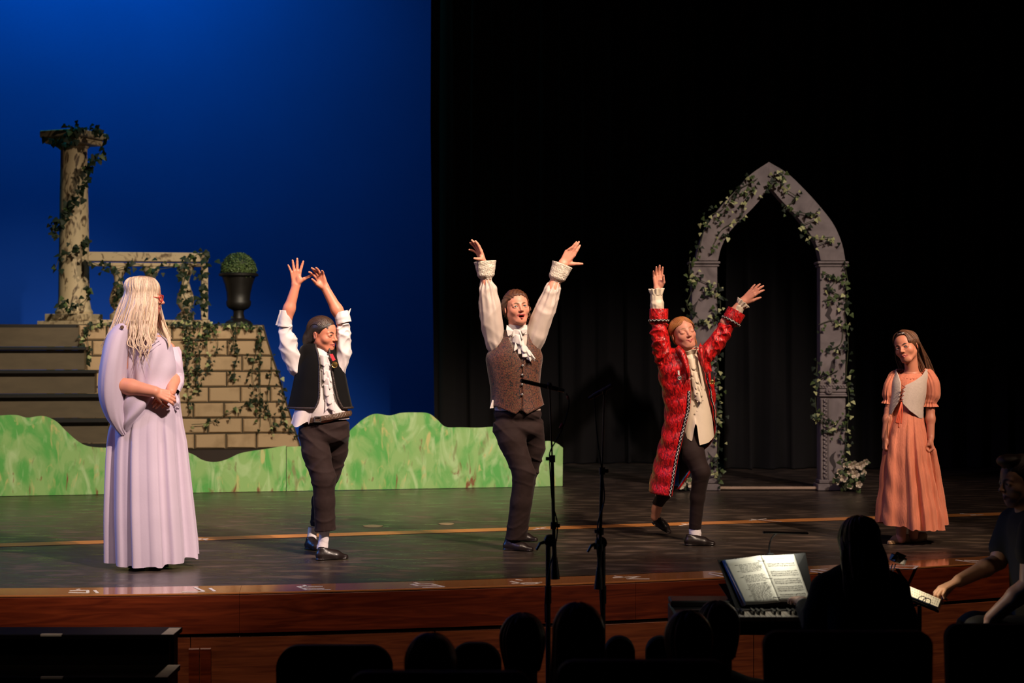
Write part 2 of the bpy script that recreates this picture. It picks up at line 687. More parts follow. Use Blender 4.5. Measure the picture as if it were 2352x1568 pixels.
apron_root = tag(empty('trim_1', (0, apron(0), 0)), kind='structure')
cuts = [-6.5, -1.385, 1.9, 6.5]
for i in range(len(cuts) - 1):
    ribbon(cuts[i] + .0006, cuts[i + 1] - .0006, 0.0, .24, -.007, .001, 30).build('lip_board', M_lip, apron_root)
for i, (a, b) in enumerate(zip([-6.5, -1.385, .66, 6.5][:-1], [-1.385, .66, 6.5])):
    ribbon(a + .0008, b - .0008, .001, .05, -.205, -.0075, 30).build('fascia_board', M_fascia, apron_root)
ribbon(-6.5, 6.5, .035, .05, -.74, -.03, 60).build('shadow_gap', M_gap, apron_root)
seams = [-6.5, -1.63, -.40, 1.32, 3.1, 6.5]
for a, b in zip(seams[:-1], seams[1:]):
    ribbon(a + .002, b - .002, .012, .03, -.72, -.222, 26).build('lower_panel', M_under, apron_root)
# pilaster pair on the lower panel below the apron
for px in (448, 474):
    x = (px - CX) / FPX * 7.95
    ribbon(x - .026, x + .026, -.016, .02, -.72, -.275, 4).build('batten', M_fascia, apron_root)

# inlaid orange strip across the stage
a, b = floor_pt(0, 1252), floor_pt(2352, 1178.5)
d = (b - a).normalized()
n = Vector((-d.y, d.x, 0))
a0, b0 = a - d * 4, b + d * 3
hw = 0.088
strip = MB().add([a0 - n * hw + Vector((0, 0, .002)), b0 - n * hw + Vector((0, 0, .002)), b0 + n * hw + Vector((0, 0, .002)), a0 + n * hw + Vector((0, 0, .002))], [(0, 1, 2, 3)]).build('trim_2', M_orange)
tag(strip, kind='structure')


# taped position marks (white tape strokes on lip and strip)
def stroke(mb, p, q, wd, z):
    p, q = Vector(p), Vector(q)
    dd = (q - p).normalized()
    nn = Vector((-dd.y, dd.x, 0)) * wd / 2
    p = p.copy(); q = q.copy(); p.z = q.z = z
    h = Vector((0, 0, .0006))
    vs = [p - nn, q - nn, q + nn, p + nn]
    mb.add(vs + [v + h for v in vs], [(4, 5, 6, 7), (0, 1, 5, 4), (1, 2, 6, 5), (2, 3, 7, 6), (3, 0, 4, 7), (3, 2, 1, 0)])


MARKS = [
    ('white taped numeral on the lip below the lavender dress hem, leftmost mark', [((175, 1354), (184, 1353)), ((158, 1361), (203, 1362)), ((160, 1357), (201, 1356)), ((201, 1356), (202, 1361)), ((217, 1356), (224, 1362))]),
    ('white taped numeral on the lip just right of the dress reflection', [((447, 1349), (468, 1358)), ((418, 1360), (470, 1359)), ((482, 1351), (493, 1358))]),
    ('white taped numeral on the lip under the front shoe of the black-vested performer', [((698, 1344), (706, 1348)), ((684, 1347), (705, 1355)), ((692, 1351), (745, 1352)), ((705, 1355), (760, 1354)), ((686, 1347), (742, 1347))]),
    ('white taped square numeral on the lip left of the boom stand', [((952, 1338), (962, 1341)), ((944, 1342), (990, 1341)), ((944, 1342), (962, 1346)), ((962, 1346), (1003, 1345)), ((990, 1341), (1020, 1348)), ((970, 1350), (1020, 1348))]),
    ('white taped angular numeral on the lip beside the boom stand', [((1185, 1331), (1199, 1333)), ((1173, 1335), (1206, 1342)), ((1175, 1340), (1243, 1338)), ((1206, 1342), (1230, 1341)), ((1230, 1341), (1243, 1337))]),
    ('white taped zigzag numeral on the lip right of both microphone stands', [((1411, 1323), (1435, 1326)), ((1408, 1327), (1470, 1324)), ((1470, 1324), (1440, 1329.5)), ((1440, 1329.5), (1492, 1329.5))]),
    ('white taped numeral on the lip at the edge of the music binder', [((1629, 1315), (1665, 1318)), ((1629, 1318), (1664, 1325))]),
    ('white taped numeral on the lip between binder and pianist', [((1862, 1309), (1902, 1307)), ((1862, 1312), (1890, 1316)), ((1880, 1309), (1905, 1312))]),
    ('white taped box numeral on the lip under the coral dress', [((2035, 1300), (2108, 1300)), ((2108, 1300), (2098, 1307)), ((2040, 1304), (2098, 1307))]),
    ('white taped slanted numeral on the lip at far right', [((2195, 1286), (2230, 1291)), ((2230, 1291), (2286, 1291)), ((2215, 1287), (2258, 1288)), ((2258, 1288), (2286, 1291))]),
]
for lab, ss in MARKS:
    mb = MB()
    c = floor_pt(*ss[0][0])
    for p, q in ss:
        stroke(mb, floor_pt(*p), floor_pt(*q), .016, .0018)
    o = mb.build('tape_mark', M_tape, None)
    tag(o, lab, 'tape mark', 'taped numerals along the stage lip')
SM = [('thin white taped cross on the orange strip beside the lavender dress', [((452, 1236), (475, 1241)), ((455, 1240), (478, 1237))]),
      ('white taped mark on the orange strip behind the front boom stand', [((1225, 1217), (1253, 1211)), ((1230, 1213), (1262, 1216))]),
      ('white taped mark on the orange strip near the red coat', [((1560, 1208), (1590, 1202)), ((1565, 1203), (1600, 1206))]),
      ('white taped mark on the orange strip between red coat and coral dress', [((1722, 1196), (1760, 1192)), ((1725, 1193), (1795, 1199))]),
      ('white taped mark on the orange strip right of the coral dress', [((2205, 1180), (2245, 1183)), ((2230, 1184), (2258, 1182))])]
for lab, ss in SM:
    mb = MB()
    for p, q in ss:
        stroke(mb, floor_pt(*p), floor_pt(*q), .014, .003)
    tag(mb.build('tape_mark', M_tape), lab, 'tape mark', 'taped marks on the orange strip')
# little round spike dots on the black floor
for px, py, r, lab in ((857, 1208, .07, 'pale round floor disc right of the black-vested performer'), (1025, 1203, .055, 'pale round floor disc left of the brocade-vested performer')):
    c = floor_pt(px, py)
    mb = MB()
    mb.lathe([(r, .0005), (r, .003), (r * .96, .0035)], c, 20)
    tag(mb.build('floor_disc', pmat('dull_brass_disc', (.30, .24, .13), .5)), lab, 'floor disc', 'round discs set in the floor')

# cyclorama and black masking
cyc = MB().add([(-11, 17.0, 0), (.6, 18.9, 0), (.6, 18.9, 9), (-11, 17.0, 9)], [(0, 1, 2, 3)]).build('wall_back', M_cyc)
tag(cyc, kind='structure')
tag(MB().add([(-9, 19.4, 0), (11, 19.4, 0), (11, 19.4, 10), (-9, 19.4, 10)], [(0, 1, 2, 3)]).build('wall_rear', M_black), kind='structure')


def drape(name, x0, x1, y0, y1, z0, z1, wave, amp, seed, label):
    r = random.Random(seed)
    n = int(abs(x1 - x0) / wave * 8)
    ph = [r.uniform(0, 6.28) for _ in range(3)]
    v, f = [], []
    lv = [z0, z0 + .05, z0 + .25, z0 + .9, (z0 + z1) / 2, z1]
    for zi, z in enumerate(lv):
        fl = 1.25 if zi == 0 else 1.0
        for i in range(n + 1):
            t = i / n
            x = x0 + (x1 - x0) * t
            y = y0 + (y1 - y0) * t
            s = t * (x1 - x0) / wave * 2 * PI
            y += amp * fl * (math.sin(s + .6 * math.sin(s * .31 + ph[0])) + .35 * math.sin(2.3 * s + ph[1] + .15 * z))
            x += .03 * math.sin(s * .7 + ph[2] + z * .5)
            v.append((x, y, z))
    m = n + 1
    for k in range(len(lv) - 1):
        for i in range(n):
            f.append((k * m + i, k * m + i + 1, (k + 1) * m + i + 1, (k + 1) * m + i))
    return tag(mesh_obj(name, v, f, M_black), label, 'curtain')


drape('stage_curtain', -.84, 2.6, 16.6, 17.2, .01, 7.2, .24, .055, 3, 'black velvet leg curtain masking the blue backdrop at centre')
drape('stage_curtain', 2.2, 6.4, 16.1, 16.4, .01, 7.2, .27, .07, 5, 'black velvet curtain hanging behind the stone arch')
drape('stage_curtain', 5.9, 8.6, 15.6, 15.8, .01, 7.2, .26, .06, 8, 'black velvet curtain at the far right wing')

# ------------------------------------------------------------------ scenery
def plane_pt(px, py, X0, Y0, t):
    a = (px - CX) / FPX
    Y = (Y0 - t * X0) / (1 - t * a)
    return P(px, py, Y)


M_leafA = pmat('dark_ivy_leaf', (0.011, 0.022, 0.008), 0.6, var=.35, scale=25, spec=.3)
M_leafB = pmat('mid_ivy_leaf', (0.075, 0.115, 0.035), 0.5, var=.35, scale=25, spec=.3)
M_leafC = pmat('pale_ivy_leaf', (0.42, 0.45, 0.20), 0.5, var=.25, scale=25, spec=.3)
M_vine = pmat('ivy_vine_stem', (0.05, 0.06, 0.025), 0.7)

LEAF = {}


def leaf_mesh(m, size):
    key = (m.name, size)
    if key not in LEAF:
        pts = [(0, 0), (.34, -.10), (.52, .18), (.34, .38), (.26, .62), (0, 1.05), (-.26, .62), (-.34, .38), (-.52, .18), (-.34, -.10)]
        v = [(x * size, y * size, -.10 * size * abs(x) * 2 + .05 * size * math.sin(y * 3)) for x, y in pts] + [(0, .35 * size, .07 * size)]
        f = [(i, (i + 1) % 10, 10) for i in range(10)]
        me = bpy.data.meshes.new('leaf')
        me.from_pydata(v, [], f)
        me.materials.append(m)
        for p in me.polygons: p.use_smooth = True
        LEAF[key] = me
    return LEAF[key]


def ivy(name, stems, label, n, size=.05, mats=(.6, .3, .1), spread=.05, seed=1, group='ivy garlands on the scenery', face=(0, -1, 0), lift=.02):
    """stems: list of lists of world points; leaves are separate parts"""
    r = random.Random(seed)
    root = empty(name, stems[0][0], label, 'ivy', group)
    mb = MB()
    paths = []
    for s in stems:
        p = smooth_path(s, max(8, len(s) * 5))
        paths.append(p)
        mb.tube(p, .0035, 5)
    mb.build('stem', M_vine, root)
    lens = [sum((p[i + 1] - p[i]).length for i in range(len(p) - 1)) for p in paths]
    tot = sum(lens)
    ms = (M_leafA, M_leafB, M_leafC)
    inv = wmat(root).inverted()
    F = Vector(face)
    for i in range(n):
        u = r.uniform(0, tot)
        k = 0
        while u > lens[k] and k < len(paths) - 1:
            u -= lens[k]; k += 1
        p = paths[k]
        t = min(.999, u / max(lens[k], 1e-6)) * (len(p) - 1)
        j = int(t)
        c = p[j].lerp(p[min(j + 1, len(p) - 1)], t - j)
        c = c + Vector((r.gauss(0, spread), 0, r.gauss(0, spread))) + F * r.uniform(lift * .3, lift * 1.6)
        q = r.random()
        m = ms[0] if q < mats[0] else ms[1] if q < mats[0] + mats[1] else ms[2]
        sz = (.8, 1.0, 1.25)[r.randrange(3)] * size
        o = bpy.data.objects.new('leaf', leaf_mesh(m, round(sz, 4)))
        z = (F + Vector((r.uniform(-.7, .7), r.uniform(-.3, .3), r.uniform(-.5, .9)))).normalized()
        down = Vector((r.uniform(-.9, .9), 0, -1 + r.uniform(-.2, .8)))
        y = (down - z * down.dot(z)).normalized()
        x = y.cross(z)
        M = Matrix((x, y, z)).transposed().to_4x4()
        M.translation = c
        o.parent = root
        o.matrix_local = inv @ M
        COL.objects.link(o)
    return root


# ---- painted hill flats
def hedge_mat():
    m = bpy.data.materials.new('brushed_green_hedge_paint')
    m.use_nodes = True
    nt = NT(m)
    bs = nt.n['Principled BSDF']
    tc = nt.new('ShaderNodeTexCoord')

    def noise(sc, st, dist, off=(0, 0, 0), rot=0):
        mp = nt.new('ShaderNodeMapping')
        mp.inputs['Scale'].default_value = st
        mp.inputs['Location'].default_value = off
        mp.inputs['Rotation'].default_value = (0, rot, 0)
        nt.link(tc.outputs['Object'], mp.inputs[0])
        n = nt.new('ShaderNodeTexNoise')
        n.inputs['Scale'].default_value = sc
        n.inputs['Detail'].default_value = 6
        n.inputs['Distortion'].default_value = dist
        nt.link(mp.outputs[0], n.inputs['Vector'])
        return n.outputs['Fac']

    def ramp(src, p0, p1):
        mr = nt.new('ShaderNodeMapRange')
        mr.inputs[1].default_value = p0
        mr.inputs[2].default_value = p1
        nt.link(src, mr.inputs[0])
        return mr.outputs[0]

    def mix(a, b, fac):
        mx = nt.new('ShaderNodeMix', data_type='RGBA')
        if isinstance(a, tuple): mx.inputs[6].default_value = (*a, 1)
        else: nt.link(a, mx.inputs[6])
        mx.inputs[7].default_value = (*b, 1)
        nt.link(fac, mx.inputs[0])
        return mx.outputs[2]
    c = mix((.30, .53, .18), (.11, .43, .09), ramp(noise(2.6, (1.5, 1, .8), 1.6, rot=.35), .44, .60))
    c = mix(c, (.46, .66, .32), ramp(noise(3.4, (2.0, 1, .8), 1.4, (5, 0, 2), -.3), .52, .68))
    c = mix(c, (.58, .55, .22), ramp(noise(4.6, (2.6, 1, .8), 1.2, (1, 0, 7), .2), .60, .71))
    c = mix(c, (.24, .28, .11), ramp(noise(4.2, (2.6, 1, .9), 1.0, (9, 0, 1), -.15), .60, .72))
    sx = nt.new('ShaderNodeSeparateXYZ')
    nt.link(tc.outputs['Object'], sx.inputs[0])
    low = nt.new('ShaderNodeMapRange')
    low.inputs[1].default_value = .02
    low.inputs[2].default_value = .55
    low.inputs[3].default_value = .075
    low.inputs[4].default_value = -.03
    nt.link(sx.outputs['Z'], low.inputs[0])
    ad = nt.new('ShaderNodeMath', operation='ADD')
    nt.link(noise(4.2, (2.8, 1, .8), .9, (3, 0, 4), .1), ad.inputs[0])
    nt.link(low.outputs[0], ad.inputs[1])
    c = mix(c, (.23, .085, .035), ramp(ad.outputs[0], .655, .73))
    nt.link(c, bs.inputs['Base Color'])
    bs.inputs['Roughness'].default_value = .55
    return m


M_hedge = hedge_mat()
M_ply = pmat('raw_plywood_edge', (.16, .10, .05), .8, scale=12)
hX0, hY0 = -4.29, 13.13
ht = (14.08 - 13.13) / (0.446 + 4.29)


def hedge(name, outline, label):
    root = empty(name, plane_pt(outline[0][0], 1135, hX0, hY0, ht) * 1.0, label, 'scenery flat', 'painted hill flats')
    pts = [plane_pt(px, py, hX0, hY0, ht) for px, py in outline]
    for p in pts:
        if p.z < .03: p.z = .004
    sm = []
    dd = Vector((-ht, 1, 0)).normalized() * .02
    n = len(pts)
    vs = pts + [p + dd for p in pts]
    fs = [tuple(range(n))[::-1], tuple(range(n, 2 * n))] + [((i + 1) % n, i, i + n, (i + 1) % n + n)[::-1] for i in range(n)]
    mb = MB().add(vs, fs)
    o = mb.build('panel', M_hedge, root)
    xs_ = sorted(p.x for p in pts)
    for t in (.66, .9):
        x = xs_[0] + (xs_[-1] - xs_[0]) * t
        y = hY0 + ht * (x - hX0) + .03
        b = MB()
        b.tube([(x, y, .30), (x - ht * .3, y + .32, .02)], .016, 4)
        b.box((x - ht * .16, y + .16, .016), (.04, .34, .03))
        b.build('brace', M_ply, root)
    return root


def curve_outline(pts, n=90):
    ps = smooth_path([(a, b, 0) for a, b in pts], n)
    return [(p.x, p.y) for p in ps]


hedge('hill_flat', [(-120, 1142)] + curve_outline([(-120, 985), (-60, 962), (0, 954), (38, 953), (62, 959), (98, 955), (128, 967), (152, 990), (180, 1014), (205, 1025), (245, 1028), (330, 1027), (400, 1030), (440, 1042), (465, 1056), (492, 1061), (520, 1055), (555, 1040), (610, 1031), (657, 1023)], 110) + [(657, 1130)],
      'low green painted hill flat with a dip behind the lavender dress')
hedge('hill_flat', [(658.5, 1130)] + curve_outline([(658.5, 1026), (700, 1024), (745, 1020), (790, 1000), (812, 981), (835, 962), (862, 950), (895, 954), (922, 948), (955, 947), (984, 949), (1004, 963), (1024, 980), (1060, 981), (1100, 982), (1133, 980), (1170, 984), (1205, 1000), (1235, 1012), (1265, 1013), (1281, 1019), (1293, 1028)], 110) + [(1292, 1118)],
      'taller green painted hill flat between black-vested and brocade-vested performers')

# ---- platform: stairs, brick facade
M_riser = pmat('brown_painted_riser', (.105, .078, .045), .6, var=.18, scale=5, stretch=(1, 1, 3))
M_nose = pmat('black_tread_paint', (.012, .010, .009), .5)
M_brick = pmat('tan_painted_block', (.50, .345, .20), .75, var=.16, scale=6, second=(.35, .235, .125), mix=(.52, .78), bump=.15, bscale=30)
M_mortar = pmat('dark_brown_mortar', (.055, .040, .022), .9, var=.3, scale=9)
M_marble = pmat('painted_cream_marble', (.56, .44, .27), .6, scale=6.5, stretch=(1.3, 1.3, .5), second=(.10, .062, .032), mix=(.52, .62), distort=3.2, bump=.05, bscale=20)
M_marble2 = pmat('painted_cream_stone', (.50, .39, .24), .65, scale=9, second=(.13, .085, .045), mix=(.54, .66), distort=2.0)

fX0, fY0, ft = -4.1, 14.95, math.tan(math.radians(9))
fu = Vector((1, ft, 0)).normalized()
fn_ = Vector((-ft, 1, 0)).normalized()
deck_z = 1.47

plat = empty('platform', Vector((-4.2, 15.4, 0)), 'tall black platform deck carrying column, balustrade and urn', 'platform')


def oriented_box(mb, c, s, bevel=0.0, ang=None):
    R = Matrix.Rotation(math.atan(ft) if ang is None else ang, 3, 'Z')
    mb.box(c, s, R, bevel)


# deck from beyond the left edge to the right end of the facade
pl, pr = plane_pt(-160, 760, fX0, fY0, ft), plane_pt(604, 760, fX0, fY0, ft)
mid = (pl + pr) / 2
mb = MB()
oriented_box(mb, Vector((mid.x, mid.y, 0)) + fn_ * .80 + Vector((0, 0, deck_z - .025)), ((pr - pl).length, 1.55, .05))
mb.build('deck', M_nose, plat)
for sx in (.04, .35, .66, .97):
    for dy in (.12, 1.45):
        mb = MB()
        c = pl.lerp(pr, sx)
        oriented_box(mb, Vector((c.x, c.y, 0)) + fn_ * dy + Vector((0, 0, (deck_z - .05) / 2 + .001)), (.07, .07, deck_z - .052))
        mb.build('leg', M_nose, plat)

fac = empty('facade', plane_pt(430, 1040, fX0, fY0, ft), 'tan block wall facade with dark joints and sloping right edge', 'stone facade')
ztop, ch = deck_z - .002, .150
zb = ztop - 8 * ch


def s_of(px):
    return (plane_pt(px, 800, fX0, fY0, ft) - plane_pt(190, 800, fX0, fY0, ft)).dot(fu)


org = plane_pt(190, 800, fX0, fY0, ft); org.z = 0


def right_edge(z):
    py = CY - (z - EYE) * FPX / 15.2
    px = interp([(745, 603), (780, 612), (850, 635), (920, 655), (1000, 680), (1040, 692)], py)
    return s_of(px)


back = []
for k in range(9):
    z = ztop - k * ch
    back.append((right_edge(z) + .012, z))
outl = [(s_of(178), ztop)] + back + [(s_of(178), zb)]
mb = MB()
vs = [org + fu * s + Vector((0, 0, z)) for s, z in outl]
nn = len(vs)
vs2 = [v + fn_ * .05 for v in vs]
mb.add(vs + vs2, [tuple(range(nn))[::-1], tuple(range(nn, 2 * nn))] + [(i, (i + 1) % nn, (i + 1) % nn + nn, i + nn) for i in range(nn)])
mb.build('mortar_panel', M_mortar, fac)
sL = s_of(180)
rr = random.Random(4)
for k in range(8):
    z1 = ztop - k * ch - .007
    z0 = z1 - ch + .014
    s = sL - (.16 if k % 2 else .02) + rr.uniform(-.02, .02)
    while True:
        ln = .305 + rr.uniform(-.02, .03)
        e = s + ln
        lim1, lim0 = right_edge(z1), right_edge(z0)
        a = max(s, sL)
        if a > lim1 - .05:
            break
        b1, b0 = min(e, lim1), min(e, lim0)
        if lim1 - e < .09:
            b1, b0 = lim1, lim0
        jz = rr.uniform(-.003, .003)
        dp = rr.uniform(.010, .020)
        if b1 - a > .04:
            g = .007
            fr = [(a + g, z0 + jz), (b0 - g, z0 - jz), (b1 - g, z1 + jz), (a + g, z1 - jz)]
            bk = fr
            cs = sum(p[0] for p in fr) / 4; cz = sum(p[1] for p in fr) / 4
            v0 = [org + fu * p[0] + Vector((0, 0, p[1])) - fn_ * .001 for p in fr]
            v1 = [org + fu * (cs + (p[0] - cs) * (1 - .012 / max(.05, abs(p[0] - cs)))) + Vector((0, 0, cz + (p[1] - cz) * .84)) - fn_ * dp for p in fr]
            MB().add(v0 + v1, [(3, 2, 1, 0), (4, 5, 6, 7)] + [(i, (i + 1) % 4, (i + 1) % 4 + 4, i + 4) for i in range(4)]).build('brick', M_brick, fac)
        s = b1 if b1 >= lim1 else e
        if b1 >= lim1:
            break
# dark kick board under the facade
kb = MB()
a_, b_ = org + fu * s_of(178), org + fu * (right_edge(zb) + .02)
m_ = (a_ + b_) / 2
oriented_box(kb, m_ + fn_ * .03 + Vector((0, 0, zb / 2 - .001)), ((b_ - a_).length, .04, zb - .004))
kb.build('kick_board', pmat('dark_red_brown_board', (.028, .014, .009), .6), fac)

# staircase
st = empty('staircase', Vector((-4.7, 14.0, 0)), 'wide brown-painted stair flight with black treads at far left', 'stairs')
ends = [180, 193, 217, 240, 248, 252, 256]
for k in range(7):
    z1 = deck_z - .215 * k
    z0 = max(z1 - .215, 0.0)
    Y0 = fY0 - .03 - .25 * k
    L = plane_pt(-160, 800, fX0, Y0, ft)
    Rr = plane_pt(ends[k], 800, fX0, Y0, ft)
    m = (L + Rr) / 2
    ln = (Rr - L).length
    mb = MB()
    oriented_box(mb, Vector((m.x, m.y, (z0 + z1 - .03) / 2)) + fn_ * .11, (ln, .20, z1 - z0 - .034))
    mb.build('riser', M_riser, st)
    if k > 0:
        mb = MB()
        oriented_box(mb, Vector((m.x, m.y, z1 - .0155)) + fn_ * .10 + fu * .012, (ln + .024, .29, .031), .006)
        mb.build('tread', M_nose, st)

# ---- column
cb = P(170, 742, 15.55)
cx, cyy = cb.x, cb.y
colr = empty('column', (cx, cyy, deck_z), 'tall cream marbled column wrapped in dark ivy', 'column')
k_ = 15.55 / FPX


def zc(py):
    return EYE - (py - CY) * k_


rot25 = Matrix.Rotation(math.radians(-22), 3, 'Z')
mb = MB()
mb.box((cx, cyy, deck_z + .02), (.50, .50, .04), rot25, .004)
mb.build('plinth', M_marble2, colr)
mb = MB()
mb.box((cx, cyy, (deck_z + .04 + zc(721)) / 2), (.40, .40, zc(721) - deck_z - .04), rot25, .006)
mb.build('base_block', M_marble2, colr)
prof = [(.180, zc(721)), (.185, zc(716)), (.165, zc(708)), (.152, zc(690))]
for py in np.linspace(680, 350, 14):
    t = (680 - py) / 330
    prof.append((.150 - .022 * t ** 1.3, zc(py)))
prof += [(.130, zc(342)), (.150, zc(338)), (.15, zc(333))]
MB().lathe(prof, (cx, cyy, 0), 40).build('shaft', M_marble, colr, True, 40)
mb = MB()
mb.box((cx, cyy, (zc(333) + zc(320)) / 2), (.40, .40, zc(320) - zc(333)), rot25, .006)
mb.build('capital_block', M_marble2, colr)
mb = MB()
mb.box((cx, cyy, (zc(320) + zc(304)) / 2 + .001), (.47, .47, zc(304) - zc(320)), rot25, .008)
mb.build('abacus', M_marble2, colr)

# ---- balustrade
bal = empty('balustrade', P(340, 742, 15.45), 'cream painted balustrade with three vase balusters and end post', 'balustrade')
bX0, bY0, bt = -4.1, 15.32, ft


def bp(px, py):
    return plane_pt(px, py, bX0, bY0, bt)


for y0, y1, dep, nm in ((580, 601, .12, 'top_rail'), (604, 612, .09, 'under_rail')):
    a_, b_ = bp(203, (y0 + y1) / 2), bp(478, (y0 + y1) / 2)
    mb = MB()
    oriented_box(mb, (a_ + b_) / 2, ((b_ - a_).length, dep, (y1 - y0) * 15.4 / FPX), .006)
    mb.build(nm, M_marble2, bal)
a_, b_ = bp(222, 735), bp(482, 735)
mb = MB()
oriented_box(mb, Vector(((a_.x + b_.x) / 2, (a_.y + b_.y) / 2, deck_z + .026)), ((b_ - a_).length, .12, .05), .005)
mb.build('bottom_rail', M_marble2, bal)
z0, z1 = deck_z + .052, bp(300, 612).z - .001
for px in (272, 347, 426):
    c = bp(px, 700)
    H_ = z1 - z0
    prof = [(.082, 0), (.084, .10), (.060, .13), (.040, .17), (.058, .22), (.082, .30), (.088, .38), (.074, .50), (.048, .62), (.038, .72), (.046, .82), (.072, .90), (.082, .94), (.082, 1)]
    MB().lathe([(r, z0 + t * H_) for r, t in prof], (c.x, c.y, 0), 20).build('baluster', M_marble2, bal, True, 50)
c = bp(470, 670)
mb = MB()
oriented_box(mb, Vector((c.x, c.y, (z0 + z1) / 2)), (.066, .10, z1 - z0 - .002), .005)
mb.build('end_post', M_marble2, bal)

# ---- urn with clipped ball
uc = P(548, 742, 15.5)
uz = lambda py: EYE - (py - CY) * 15.5 / FPX
k_ = 15.5 / FPX
urn = empty('urn', (uc.x, uc.y, deck_z), 'black footed urn planter at the right end of the platform', 'urn')
M_urn = pmat('black_cast_urn', (.008, .0065, .0055), .5, var=.3, scale=14, bump=.1, bscale=20)
zs = lambda py: deck_z + (742 - py) * k_
MB().lathe([(.135, deck_z), (.135, zs(738)), (.118, zs(733)), (.06, zs(726)), (.05, zs(715)), (.055, zs(708)), (.10, zs(703)), (.118, zs(697)), (.122, zs(688)), (.112, zs(684)), (.118, zs(668)), (.135, zs(650)), (.162, zs(632)), (.192, zs(629)), (.195, zs(624)), (.170, zs(622)), (.16, zs(630))], (uc.x, uc.y, 0), 32).build('vessel', M_urn, urn, True, 45)
ball = empty('topiary_ball', (uc.x, uc.y, zs(625)), 'round clipped green topiary ball sitting in the black urn', 'topiary')
bc = Vector((uc.x, uc.y, zs(616)))
R_ = .168
v, f = [], []
rr = random.Random(9)
for i in range(2600):
    a = rr.uniform(0, 2 * PI); z = rr.uniform(-.35, 1)
    s = math.sqrt(1 - z * z)
    nrm = Vector((s * math.cos(a), s * math.sin(a), z))
    p = bc + nrm * R_ * rr.uniform(.9, 1.03)
    t1 = nrm.orthogonal().normalized()
    t1 = (Matrix.Rotation(rr.uniform(0, 6.28), 3, nrm) @ t1)
    d = (nrm * rr.uniform(.2, .9) + t1).normalized() * .022
    sd = d.cross(nrm).normalized() * .007
    b = len(v)
    v += [p - sd * .3, p + d * .5 + sd, p + d, p + d * .5 - sd]
    f.append((b, b + 1, b + 2, b + 3))
o = mesh_obj('foliage', v, f, M_leafB, ball, False)
o['kind'] = 'stuff'
MB().lathe([(.04, -.06), (.12, -.04), (.150, .02), (.152, .07), (.12, .12), (.06, .15), (.01, .158)], bc, 20).build('core', M_leafA, ball, True)

# ---- gothic arch
aY = 13.74
ka = aY / FPX
arch = empty('arch', P(1763, 1125, aY), 'grey stone pointed gothic arch standing on two pilaster legs', 'arch')
M_stone = pmat('grey_painted_stone', (.235, .20, .185), .75, scale=5, second=(.125, .105, .098), mix=(.45, .72), distort=.8, bump=.06, bscale=25)
M_crack = pmat('dark_painted_crack', (.045, .037, .035), .9)
ax = lambda px: (px - CX) * ka
az = lambda py: max(.001, EYE - (py - CY) * ka)


def band(outer, inner, y0, y1, name):
    po = smooth_path([(ax(a), 0, az(b)) for a, b in outer], 26)
    pi_ = smooth_path([(ax(a), 0, az(b)) for a, b in inner], 26)
    v, f = [], []
    for i in range(26):
        o_, n_ = po[i], pi_[i]
        v += [(o_.x, y0, o_.z), (n_.x, y0, n_.z), (n_.x, y1, n_.z), (o_.x, y1, o_.z)]
    for i in range(25):
        for k in range(4):
            j = (k + 1) % 4
            f.append((i * 4 + k, i * 4 + j, i * 4 + 4 + j, i * 4 + 4 + k))
    f += [(3, 2, 1, 0), (100, 101, 102, 103)]
    MB().add(v, f).build(name, M_stone, arch)


